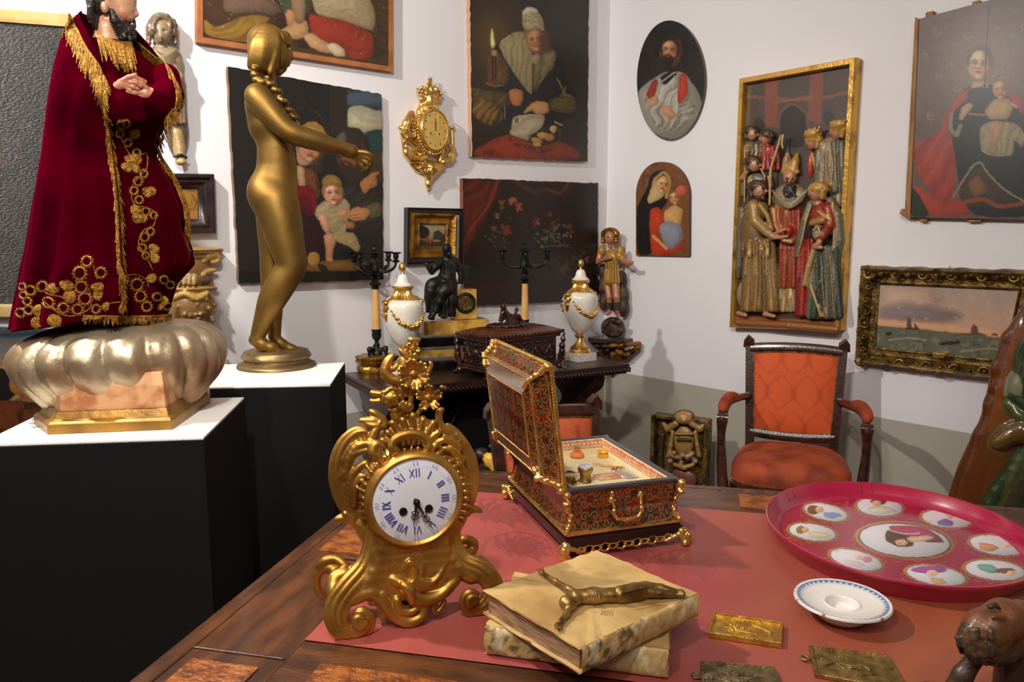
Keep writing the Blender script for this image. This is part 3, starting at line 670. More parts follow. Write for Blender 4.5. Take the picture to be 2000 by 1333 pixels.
# ---- candle canvas
f = wf(FB, 1033, 150)
t = thing('painting', f, 'unframed canvas of an old woman in white headscarf counting coins by candlelight', 'painting', None)
s3 = [('e', 250, 300, 240, 330, 0, (72, 52, 24), 200), ('e', 250, 300, 110, 170, 0, (92, 68, 28), 90),
 ('p', [(290, 330), (400, 250), (520, 230), (700, 330), (800, 420), (830, 620), (920, 760), (920, 900), (700, 1000), (400, 1000), (200, 880), (300, 700), (240, 440)], (30, 28, 24)),
 ('f', [(210, 440), (290, 380), (380, 540), (370, 650), (320, 690), (210, 660)], (124, 88, 34), (80, 56, 24), 10, 60),
 ('f', [(290, 340), (400, 260), (500, 240), (560, 400), (570, 520), (560, 740), (540, 740), (450, 620), (350, 470)], (188, 170, 120), (140, 122, 78), 10, 55),
 ('f', [(560, 500), (640, 400), (690, 350), (760, 420), (720, 560), (640, 640), (575, 740)], (150, 132, 88), (60, 50, 34), 20, 70),
 ('p', [(545, 440), (620, 420), (630, 470), (590, 510), (560, 490)], (170, 144, 100)),
 ('p', [(490, 240), (560, 200), (660, 250), (690, 330), (640, 420), (570, 430), (530, 370)], (150, 100, 60)), *face(592, 318, 66, -4, (196, 146, 92), None, -.1, old=1), ('e', 660, 330, 40, 90, 0, (96, 50, 30), 40),
 ('f', [(480, 100), (520, 55), (580, 60), (640, 130), (665, 250), (600, 220), (490, 240)], (198, 186, 140), (150, 134, 88), 100, 40), ('p', [(485, 90), (530, 52), (600, 70), (610, 100), (520, 100), (490, 130)], (222, 212, 176)),
 ('p', [(232, 300), (245, 210), (262, 290), (272, 350), (255, 385), (236, 370)], (246, 222, 130)), ('p', [(240, 330), (250, 270), (264, 340), (254, 378)], (255, 246, 196)),
 ('P', [(240, 395), (282, 395), (286, 660), (244, 660)], (60, 34, 22)), ('P', [(240, 395), (280, 395), (280, 440), (244, 440)], (176, 150, 90)), ('s', [(262, 450), (264, 650)], 8, (130, 60, 36)), ('e', 265, 660, 70, 22, 8, (92, 62, 34), 6), ('s', [(205, 655), (260, 682), (330, 676)], 4, (180, 140, 80)),
 ('f', [(90, 680), (200, 720), (360, 720), (400, 830), (300, 860), (200, 800), (90, 760)], (112, 90, 36), (60, 48, 24), 60, 60),
 ('f', [(95, 760), (200, 780), (320, 860), (350, 930), (250, 1000), (150, 960), (90, 900)], (160, 116, 48), (66, 46, 22), 20, 60),
 ('p', [(375, 720), (430, 695), (490, 720), (495, 790), (460, 840), (400, 830)], (196, 122, 74)), ('s', [(440, 680), (455, 700)], 10, (30, 26, 22)),
 ('f', [(690, 800), (800, 740), (900, 760), (920, 850), (880, 900), (720, 880)], (112, 96, 44), (64, 52, 26), 70, 36), ('s', [(760, 620), (800, 700), (830, 760)], 14, (112, 96, 44)), ('s', [(830, 690), (800, 740), (870, 760)], 10, (120, 104, 50)),
 ('p', [(490, 890), (550, 820), (600, 795), (690, 810), (700, 890), (600, 910), (560, 870), (510, 895)], (206, 152, 92)), ('s', [(560, 860), (590, 900)], 5, (130, 76, 46)),
 ('f', [(410, 920), (540, 900), (670, 910), (640, 1010), (560, 1060), (540, 1115), (380, 1060), (400, 1010)], (206, 194, 160), (166, 150, 112), 60, 90), ('e', 440, 950, 18, 24, 0, (150, 106, 54), 4),
 ('p', [(110, 1180), (300, 1080), (390, 1060), (540, 1120), (640, 1160), (780, 1110), (930, 1180), (950, 1260), (500, 1270), (100, 1230)], (150, 56, 24)), ('n', (60, 30, 20), 50, .55, .7, [(110, 1060), (950, 1060), (950, 1290), (100, 1290)]),
 ('e', 600, 1110, 46, 22, 10, (190, 134, 66), 5), ('e', 650, 1070, 50, 26, 10, (196, 150, 84), 5), ('e', 700, 1085, 40, 28, 0, (180, 120, 60), 5), ('e', 600, 1140, 34, 16, 0, (200, 150, 84), 4), ('e', 730, 1020, 26, 30, 0, (196, 176, 120), 5), ('s', [(740, 960), (800, 990)], 8, (210, 190, 140)), ('s', [(770, 1010), (790, 1080), (740, 1160)], 10, (86, 70, 40)), ('s', [(350, 840), (345, 930)], 6, (170, 140, 90))]
canvas('canvas', f, [(917, -60), (1151, -60), (1147, 316), (922, 306)], 170, 260, (44, 34, 22), s3, (900, 0, 4.04), parent=t, off=.03, th=.028, edge=(196, 150, 116), wob=.008)
# ---- flower canvas
f = wf(FB, 1036, 470)
t = thing('painting', f, 'unframed dark still life of tulips and flowers under a painted red curtain', 'painting', None)
s4 = [('f', [(405, 610), (640, 610), (620, 700), (520, 860), (450, 1000), (410, 1050)], (112, 38, 18), (52, 18, 12), 28, 70), ('s', [(600, 640), (560, 760), (440, 920)], 12, (140, 54, 28), 10),
 ('s', [(660, 610), (730, 660), (800, 700), (880, 680), (950, 710), (1000, 640)], 22, (76, 34, 22), 14), ('s', [(880, 680), (950, 705), (990, 650)], 5, (128, 62, 36), 5),
 ('p', [(420, 1180), (800, 1180), (1160, 1200), (1160, 1310), (430, 1330)], (40, 14, 12)), ('p', [(600, 950), (680, 960), (690, 1050), (640, 1180), (600, 1050)], (34, 30, 28)),
 ('s', [(840, 1000), (1000, 990)], 6, (104, 92, 70)), ('s', [(620, 860), (640, 980)], 3, (60, 56, 30))]
R_ = random.Random(3)
for (x, y, r, c) in [(625, 765, 30, (150, 74, 38)), (685, 750, 28, (160, 84, 50)), (715, 780, 28, (150, 72, 38)), (640, 900, 34, (120, 50, 30)), (660, 920, 22, (150, 40, 24)), (815, 860, 24, (140, 46, 26)), (890, 820, 16, (120, 50, 28)), (910, 865, 18, (130, 56, 30)), (995, 885, 18, (140, 60, 40)), (1015, 915, 16, (110, 50, 30)), (815, 1105, 22, (130, 70, 40)), (960, 1130, 20, (110, 60, 40)), (1020, 1060, 18, (90, 50, 34)), (1100, 1070, 20, (120, 90, 80)), (600, 830, 18, (130, 100, 66)), (580, 900, 16, (110, 86, 50)), (560, 960, 14, (90, 70, 40)), (980, 1110, 20, (92, 70, 44))]:
    for i in range(7):
        a = R_.random()*6.28; s4.append(('e', x+math.cos(a)*r*.45, y+math.sin(a)*r*.5, r*.5, r*.25, math.degrees(a), tuple(int(v*R_.uniform(.7, 1.15)) for v in c), 3))
for i in range(60): s4.append(('e', R_.gauss(900, 60), R_.gauss(930, 35), 9, 6, R_.random()*90, R_.choice([(70, 78, 62), (96, 104, 92), (54, 60, 40), (110, 110, 84), (84, 60, 40)]), 3))
for i in range(40): s4.append(('e', R_.gauss(980, 60), R_.gauss(1080, 40), 9, 6, R_.random()*90, R_.choice([(44, 46, 34), (60, 56, 40), (80, 50, 34)]), 3))
for i in range(30): s4.append(('e', R_.gauss(600, 28), R_.gauss(900, 60), 7, 4, R_.random()*90, R_.choice([(74, 66, 40), (96, 80, 48), (54, 48, 28)]), 3))
canvas('canvas', f, [(904, 348), (1168, 358), (1168, 586), (906, 599)], 170, 160, (34, 20, 14), s4, (760, 130, 2.836), parent=t, off=.03, th=.028, edge=(120, 70, 50), wob=.006)
# ---- small landscape in a gilt frame with ebonised edge
f = wf(FB, 845, 460)
t = thing('painting', f, 'small landscape in wide gilt frame with black outer edge under the gilt wall clock', 'painting', None)
ci = [(818, 439), (869, 440), (868, 481), (817, 482)]
s5 = [('g', 60, 190, (176, 170, 130), (120, 96, 50)), ('p', [(527, 60), (560, 70), (600, 100), (590, 150), (540, 160), (524, 120)], (26, 24, 14)), ('p', [(620, 120), (650, 95), (680, 120), (700, 140), (700, 170), (620, 170)], (56, 58, 34)),
 ('P', [(520, 165), (700, 160), (700, 215), (520, 215)], (60, 44, 26)), ('e', 578, 160, 9, 26, 0, (160, 40, 26), 4), ('e', 600, 165, 7, 18, 0, (150, 90, 60), 4), ('e', 640, 170, 26, 8, 0, (150, 120, 80), 4)]
canvas('canvas', f, ci, 60, 48, (150, 140, 100), s5, (660, 420, 3.333), parent=t, off=.022, th=.004, tex=.05)
frame_rect('gilt_frame', f, ci, .060, [(0, .02), (0, .026), (.12, .034), (.2, .03), (.55, .028), (.62, .04), (.8, .05), (.92, .048), (1.0, .03), (1.0, 0)], 'giltwood', t)
cb = [(799, 411), (899, 413), (897, 509), (798, 512)]
frame_rect('black_edge', f, cb, .014, [(-.6, .025), (.2, .026), (.5, .034), (1, .034), (1, 0)], 'ebony', t)
# ---- oval portrait
f = wf(FW, 1312, 157)
t = thing('painting', f, 'oval portrait of a bearded man in white robe with red sash on the right wall', 'painting', None)
def oval(u, v):
    a = np.abs(2*u-1); b = np.abs(2*v-1); m_ = np.maximum(a, b); x = 2*u-1; y = 2*v-1; r = np.hypot(x, y)+1e-9; k = m_/r
    return .5+.5*x*k, .5+.5*y*k
s6 = [('n', (44, 34, 26), 50, .4, .6), ('p', [(50, 330), (100, 290), (160, 250), (240, 250), (300, 330), (330, 430), (200, 540), (80, 480)], (150, 144, 130)),
 ('f', [(70, 340), (160, 260), (240, 270), (290, 400), (230, 500), (120, 480)], (196, 190, 178), (120, 112, 98), 20, 34),
 ('p', [(85, 340), (120, 275), (140, 290), (110, 380)], (150, 52, 34)), ('p', [(222, 260), (250, 255), (262, 330), (230, 380), (212, 380)], (176, 58, 44)),
 ('p', [(140, 270), (200, 240), (215, 260), (160, 310)], (26, 24, 26)), ('s', [(150, 290), (205, 252)], 4, (190, 180, 160)),
 ('e', 200, 165, 56, 68, 8, (34, 25, 20), 10),  *face(184, 166, 37, 8, (184, 132, 96), (30, 22, 18), -.3, (36, 27, 22)),
 ('p', [(90, 370), (130, 340), (142, 370), (110, 400)], (190, 140, 104)), ('p', [(145, 390), (180, 385), (215, 430), (190, 450), (150, 420)], (190, 140, 104)), ('f', [(215, 380), (290, 380), (280, 440), (220, 470)], (176, 168, 154), (110, 102, 90), 60, 26)]
canvas('board', f, [(1244, 40), (1376, 40), (1376, 273), (1244, 273)], 110, 180, (30, 24, 20), s6, (1220, 20, 2.083), parent=t, off=.025, th=.023, mask=oval, edge=(84, 66, 36), gain=.95)
# ---- arched panel
f = wf(FW, 1294, 410)
t = thing('painting', f, 'small pointed-arch panel of a veiled mother holding a child, under the oval portrait', 'painting', None)
def arch(u, v):   # pointed arch top over the upper 36 percent
    tv = np.clip(v/.36, 0, 1); half = np.sqrt(np.clip(1-(1-tv)**2.0, 0, 1)); half = .06+.94*half; half = np.where(v >= .36, 1, half)
    return .5+(u-.5)*half, v
s7 = [('n', (150, 90, 40), 20, .62, .5), ('n', (60, 40, 26), 26, .6, .6), ('p', [(50, 1000), (48, 800), (90, 730), (110, 660), (160, 645), (185, 690), (175, 780), (120, 850), (110, 1000)], (24, 24, 26)),
 ('s', [(110, 760), (118, 690), (160, 655), (186, 690), (170, 760)], 12, (176, 136, 66)), ('p', [(120, 700), (160, 668), (182, 700), (160, 760), (100, 790), (90, 770)], (206, 176, 120)), *face(153, 710, 24, 22, (214, 172, 118), None, .6),
 ('p', [(100, 810), (140, 800), (170, 850), (130, 900), (150, 940), (200, 960), (200, 1000), (105, 1000)], (190, 62, 34)), ('e', 200, 950, 40, 40, 0, (186, 60, 34), 6),
 *face(204, 764, 21, -10, (208, 156, 104), (140, 80, 40), -.5, asp=1.15), ('p', [(160, 820), (200, 790), (238, 810), (230, 870), (200, 890), (160, 860)], (208, 160, 96)), ('p', [(135, 880), (170, 855), (230, 870), (240, 930), (190, 980), (160, 950)], (142, 142, 150)), ('s', [(115, 920), (170, 970)], 12, (206, 150, 100)), ('e', 230, 735, 22, 22, 0, (196, 90, 70), 5)]
canvas('board', f, [(1242, 316), (1347, 317), (1346, 501), (1242, 499)], 90, 150, (120, 74, 38), s7, (1220, 20, 2.083), parent=t, off=.022, th=.02, mask=arch, edge=(50, 34, 24), gain=.95)
# ---- red cloak panel
f = wf(FW, 1900, 215)
t = thing('painting', f, 'tall cracked wood panel of a seated woman in red cloak with child, upper right', 'painting', None)
s8 = [('n', (96, 78, 66), 46, .45, .5), ('e', 650, 390, 200, 250, 0, (128, 108, 92), 170), ('n', (124, 66, 50), 30, .64, .55)]
for i in range(46):
    x = R_.uniform(300, 1000); y = R_.uniform(60, 760); r = R_.uniform(14, 30)
    s8.append(('s', [(x+r*math.cos(a)*(1-a/9), y+r*math.sin(a)*(1-a/9)) for a in np.linspace(0, 4.4, 7)], 5, R_.choice([(150, 134, 112), (140, 122, 100), (110, 64, 52)]), 4))
s8 += [('p', [(430, 700), (540, 520), (640, 470), (760, 520), (890, 640), (1010, 700), (1010, 1260), (560, 1260), (480, 900)], (30, 34, 32)), ('f', [(255, 830), (400, 770), (440, 640), (520, 540), (600, 500), (560, 580), (480, 640), (470, 800), (500, 960), (470, 1170), (380, 1160), (300, 1050), (250, 930)], (190, 74, 48), (146, 46, 34), 25, 100),
 ('p', [(245, 1060), (290, 1090), (420, 1180), (500, 1140), (570, 1200), (580, 1250), (350, 1258), (300, 1180)], (180, 66, 40)), ('p', [(236, 1080), (280, 1120), (350, 1258), (230, 1258)], (34, 50, 28)),
 ('p', [(780, 540), (880, 560), (900, 680), (860, 640)], (170, 50, 56)), *face(632, 372, 66, 4, (206, 176, 136), (96, 78, 62), -.15, asp=1.4), ('p', [(590, 470), (680, 470), (690, 540), (580, 540)], (190, 156, 118)), ('p', [(560, 520), (640, 500), (720, 520), (700, 650), (560, 630)], (44, 50, 56)), ('s', [(640, 500), (668, 490), (662, 570)], 7, (60, 20, 20)),
 ('s', [(470, 660), (460, 740), (500, 790), (520, 730)], 24, (132, 128, 104)), ('p', [(510, 690), (530, 620), (570, 590), (600, 610), (560, 660), (530, 700)], (196, 152, 110)), ('s', [(570, 660), (660, 666)], 12, (150, 110, 60)),
 ('p', [(660, 640), (720, 570), (800, 570), (830, 620), (800, 690), (680, 690)], (186, 146, 100)), *face(752, 520, 42, 0, (192, 150, 106), None, -.1, asp=1.15),
 ('f', [(630, 740), (690, 700), (840, 710), (900, 780), (880, 860), (830, 800), (825, 905), (700, 905), (640, 880)], (176, 162, 118), (136, 120, 82), 10, 44), ('p', [(680, 700), (780, 700), (760, 780), (720, 860), (690, 870), (700, 780)], (180, 136, 92)), ('s', [(820, 600), (845, 620)], 16, (186, 146, 100)),
 ('p', [(500, 1120), (620, 945), (760, 1080), (880, 1180), (560, 1200)], (66, 46, 24)), ('p', [(560, 1060), (620, 1010), (690, 1100), (600, 1150)], (128, 84, 30)), ('s', [(480, 1135), (590, 960), (640, 935), (660, 980), (760, 1090), (885, 1165)], 12, (142, 124, 90)), ('s', [(540, 1170), (660, 1150), (740, 1200), (880, 1180)], 22, (146, 66, 34), 10), ('s', [(686, 25), (672, 270), (660, 500)], 6, (46, 24, 18))]
mm('vcpanel', (200, 200, 200), .36, vc=True, bump=.012, bs=60, spec=.4)
cc = [(1795, 37), (2090, -42), (2090, 431), (1779, 425)]
canvas('panel', f, cc, 190, 280, (108, 88, 76), s8, (1700, 0, 2.963), parent=t, off=.045, th=.012, edge=(60, 44, 30), m='vcpanel')
def pxbox(fr, x0, y0, x1, y1, d0, d1):   # box from px rect at depth d1 (front) back to d0
    a = fr.px(x0, y1, d1); b = fr.px(x1, y0, d1); return box(min(a.x, b.x), max(a.x, b.x), -d1, -d0, a.z, b.z)
mm('oakstrip', (176, 128, 66), .6, col2=(130, 86, 44), ns=14, st=(3, 3, .6))
P_ = [tuple(f.px(x, y, .04)) for x, y in ((1789, 34), (1796, 38), (1779, 428), (1768, 424), (1758, 418), (1762, 408), (1769, 410))]
mk('side_batten', prism([(p[0], p[2]) for p in P_], -.05, 0), 'oakstrip', t, False)
for x0, x1, y0, y1 in ((1807, 1823, 21, 36), (1898, 1914, 0, 14), (1796, 1810, 424, 434), (1888, 1916, 422, 434)):
    mk('batten_end', pxbox(f, x0, y0, x1, y1, 0, .03), 'oakstrip', t, False, bevel=.002)
# ---- seascape in carved gilt frame
f = wf(FW, 1860, 625)
t = thing('painting', f, 'seascape with sailing boats in a carved gilt frame, low on the right wall', 'painting', None)
ci = [(1719, 556), (1990, 568), (1962, 704), (1711, 678)]
s9 = [('g', 150, 400, (150, 140, 134), (196, 150, 116)), ('n', (176, 150, 132), 60, .5, .6), ('p', [(180, 150), (420, 150), (520, 220), (420, 300), (300, 330), (180, 270)], (176, 146, 128), 60),
 ('p', [(180, 280), (300, 240), (430, 270), (560, 280), (620, 320), (500, 350), (350, 340), (180, 330)], (124, 108, 108), 50), ('n', (196, 172, 150), 30, .64, .4, [(160, 140), (920, 160), (920, 340), (160, 330)]),
 ('s', [(170, 345), (400, 362), (640, 385), (900, 420)], 26, (206, 156, 116), 20), ('P', [(150, 362), (400, 382), (640, 408), (930, 440), (930, 600), (150, 500)], (92, 94, 76)), ('n', (130, 128, 104), 22, .56, .6, [(150, 380), (930, 450), (930, 600), (150, 500)]), ('n', (60, 66, 56), 26, .6, .6, [(150, 370), (930, 445), (930, 600), (150, 500)]),
 ('s', [(230, 440), (330, 425), (420, 440)], 6, (150, 146, 124), 8), ('s', [(600, 500), (760, 480), (880, 500)], 8, (140, 136, 112), 8), ('p', [(318, 378), (326, 330), (340, 318), (352, 378)], (92, 66, 54)), ('p', [(362, 378), (362, 345), (382, 378)], (84, 62, 54)), ('P', [(312, 374), (390, 376), (384, 384), (316, 382)], (40, 32, 28)),
 ('p', [(655, 408), (660, 370), (675, 355), (690, 370), (694, 412)], (92, 68, 54)), ('p', [(600, 402), (700, 400), (740, 410), (740, 418), (600, 410)], (96, 66, 48)), ('P', [(762, 404), (798, 406), (798, 418), (762, 414)], (86, 66, 54)), ('p', [(480, 455), (600, 440), (600, 462), (500, 468)], (40, 34, 28)), ('p', [(210, 398), (246, 396), (244, 412), (216, 414)], (36, 32, 28))]
canvas('canvas', f, ci, 180, 100, (160, 140, 120), s9, (1650, 500, 2.666), parent=t, off=.03, th=.006, tex=.07, gain=1.15)
frame_rect('carved_frame', f, ci, .085, [(0, .028), (0, .036), (.08, .04), (.12, .03), (.3, .028), (.4, .03), (.55, .05), (.72, .075), (.85, .08), (.95, .06), (1.0, .03), (1.0, 0)], 'oldgilt', t, orn=.05)
# carved scrolls and shells riding on the frame
g = []
c4 = [np.array(f.px(x, y, .07)) for x, y in ((1697, 534), (2012, 543), (1984, 732), (1684, 704))]
for i in range(4):
    a, b = c4[i], c4[(i+1) % 4]; L = np.linalg.norm(b-a); e = (b-a)/L; nrm = np.array([-e[2], 0, e[0]]); n = int(L/.055)
    for k in range(n+1):
        p = a+e*L*k/n; r = .022; big = 1.35 if k in (0, n, n//2) else 1
        pts = [p+e*math.cos(q)*r*big*(1-q/9)+nrm*math.sin(q)*r*big*(1-q/9)*(1 if k % 2 else -1) for q in np.linspace(0, 5.2, 12)]
        g.append(tube(pts, [.0075*big*(1-.07*j) for j in range(12)], 6)); g.append(ball(tuple(p), .008*big, 6, 5))
mk('carved_scrolls', join(*g), 'oldgilt', t)
mk('plaque', pxbox(f, 1821, 692, 1845, 698, .03, .078), 'brightgold', t, False, bevel=.001)['label'] = 'small brass plaque'
g = tube([f.px(1852, 527, .01), f.px(1855, 520, .014), f.px(1858, 527, .01)], .002, 6); mk('hanging_ring', g, 'brass', t)
# ---- big dark canvas far left
f = wf(FB, 50, 320)
t = thing('painting', f, 'very large darkened cracked canvas in a thin pale gilt frame behind the red robed statue', 'painting', None)
cc = [(-180, 30), (170, 56), (150, 596), (-180, 592)]
sA = [('n', (70, 66, 60), 18, .5, .5), ('n', (20, 18, 16), 50, .45, .5)]
for x, y, r, c in [(0, 900, 60, (110, 78, 30)), (95, 670, 18, (96, 74, 40)), (110, 860, 14, (104, 92, 60)), (105, 960, 12, (120, 96, 60)), (20, 980, 30, (96, 66, 26)), (200, 745, 14, (110, 104, 88)), (140, 770, 12, (104, 92, 50))]:
    for i in range(8): sA.append(('e', x+R_.gauss(0, r*.6), y+R_.gauss(0, r*.6), r*.35, r*.2, R_.random()*90, tuple(int(v*R_.uniform(.6, 1.1)) for v in c), 5))
for i in range(60): sA.append(('e', 40+R_.gauss(0, 22), R_.uniform(1110, 1330), 3, 4, 0, (82, 66, 34), 3)); sA.append(('e', 150+(i*.6)+R_.gauss(0, 6), 1100+i*4, 3, 4, 0, (70, 56, 30), 3))
M['vccrack'] = mat('vccrack', (200, 200, 200), .42, vc=True, bump=.35, bs=150, spec=1.0, st=(.6, .6, 1.3))
canvas('canvas', f, cc, 200, 220, (38, 35, 32), sA, (0, 20, 3.333), parent=t, off=.045, th=.02, m='vccrack')
mm('palegilt', (214, 190, 130), .4, .3, (180, 148, 84), ns=8)
frame_rect('frame', f, cc, .045, [(0, .045), (0, .055), (.3, .06), (1, .052), (1, 0)], 'palegilt', t)
# ---- landscape leaning low behind
f = wf(FB, 40, 745)
t = thing('painting', f, 'landscape canvas with blue sky and brown rocks hung low behind the silvered cloud base', 'painting', None)
sB = [('g', 290, 700, (44, 66, 76), (150, 120, 90)), ('n', (84, 106, 116), 60, .5, .7, [(-400, 290), (700, 290), (700, 640), (-400, 640)]), ('s', [(-300, 340), (100, 360), (400, 330)], 50, (30, 50, 62), 30), ('s', [(-300, 660), (100, 680), (300, 700)], 50, (176, 130, 84), 30), ('s', [(80, 760), (300, 790), (500, 780)], 40, (92, 104, 104), 20),
 ('p', [(-300, 660), (0, 660), (80, 690), (90, 800), (160, 900), (60, 990), (-300, 1000)], (22, 14, 10)), ('p', [(80, 800), (160, 790), (280, 830), (400, 830), (450, 900), (380, 980), (240, 960), (100, 880)], (146, 88, 26)), ('n', (60, 34, 14), 40, .52, .7, [(80, 790), (480, 790), (480, 1000), (80, 1000)]),
 ('p', [(-300, 990), (100, 960), (350, 980), (450, 1040), (400, 1333), (-300, 1400)], (96, 48, 18)), ('n', (40, 22, 12), 60, .45, .8, [(-300, 980), (480, 980), (480, 1400), (-300, 1400)]), ('p', [(350, 980), (440, 940), (470, 1040), (400, 1060)], (44, 50, 60))]
canvas('canvas', f, [(-200, 632), (260, 650), (250, 960), (-200, 965)], 200, 130, (60, 60, 60), sB, (0, 580, 4.76), parent=t, off=.03, th=.028)
# ---- little picture in a dark ripple frame
f = wf(FB, 385, 398)
t = thing('painting', f, 'little golden picture in a deep dark wooden frame, beside the statue\'s fringe', 'painting', None)
ci = [(330, 370), (385, 370), (387, 428), (331, 428)]
canvas('canvas', f, ci, 30, 30, (176, 124, 54), [('n', (120, 76, 30), 20, .5, .7), ('s', [(180, 200), (220, 260), (190, 330)], 10, (110, 66, 28), 6)], (330, 330, 4.04), parent=t, off=.02, th=.004)
mm('darkframe', (50, 34, 32), .35, col2=(30, 20, 20), ns=20, coat=.3)
frame_rect('frame', f, ci, .062, [(0, .02), (.1, .028), (.2, .03), (.45, .045), (.6, .042), (.75, .055), (.95, .055), (1, .045), (1, 0)], 'darkframe', t)
# ================================================================== CONSOLE TABLE
CZ = .80
A_ = onz(790, 757, CZ); B_ = onz(1230, 711, CZ)
FC = Fr((A_.x, A_.y, 0), math.atan2((B_-A_).y, (B_-A_).x)); CL = (B_-A_).length; CD = .47; CX_ = -.12
console = thing('console_table', FC, 'dark trestle side table with rope-carved rim against the white walls', 'table')
mk('table_top', box(CX_, CL, 0, CD, CZ-.028, CZ), 'walnuth', console, False, bevel=.003)
g = []
def rope(p0, p1, n, r=.013):
    p0, p1 = Vector(p0), Vector(p1); e = (p1-p0).normalized(); side = Vector((-e.y, e.x, 0)); out = []
    for i in range(n):
        c = p0.lerp(p1, (i+.5)/n); s = (p1-p0).length/n
        out.append(tube([c-e*s*.55+Vector((0, 0, r*.75)), c-e*s*.1+side*r*-.35, c+e*s*.55-Vector((0, 0, r*.75))], [r*.35, r*.62, r*.35], 6))
    return out
g += rope((CX_, -.003, CZ-.03), (CL, -.003, CZ-.03), 62); g += rope((CX_-.002, CD, CZ-.03), (CX_-.002, 0, CZ-.03), 24); g += rope((CL+.002, 0, CZ-.03), (CL+.002, CD, CZ-.03), 24)
mk('rope_moulding', join(*g), 'walnuth', console)
mk('under_moulding', box(CX_+.01, CL-.01, .01, CD-.01, CZ-.05, CZ-.026), 'walnuth', console, False, bevel=.004)
def trestle(x):
    prof = [(.0, .0), (.44, .0), (.44, .05), (.36, .09), (.30, .2), (.34, .32), (.42, .42), (.36, .52), (.30, .6), (.42, .68), (.44, .75), (.02, .75), (.04, .68), (.16, .6), (.1, .52), (.04, .42), (.12, .32), (.16, .2), (.1, .09), (.02, .05)]
    V, Fc = prism([(p[0]*CD/.46, p[1]) for p in chaikin(prof, 1)], -.035, .035)
    return [(x+v[1], v[0]+.01, v[2]) for v in V], [tuple(reversed(f)) for f in Fc]
for x in (CX_+.10, CL-.16): mk('trestle_leg', trestle(x), 'walnut', console, False, bevel=.004)
mk('stretcher', box(CX_+.1, CL-.16, CD/2-.02, CD/2+.02, .12, .17), 'walnut', console, False, bevel=.004)
mm('iron', (20, 18, 17), .5, .8)
for s, x in ((1, CX_+.13), (-1, CL-.19)):
    mk('iron_brace', tube(crom([(x, CD/2, .2), (x+s*.12, CD/2, .36), (x+s*.3, CD/2, .52), (x+s*.42, CD/2, .75)], 5), .009, 8), 'iron', console)
# low black plinth added below: part black panel, part stand-in for the shade
fp = Fr(FC.w((.10, .275, 0)), FC.yaw)
t = tag(mk('plinth', box(-.06, .80, 0, .17, 0, .70), 'paintblack', None, False, bevel=.003), 'low black plinth standing in for panel and shade under the rope-rimmed side table', 'plinth'); place(t, fp)
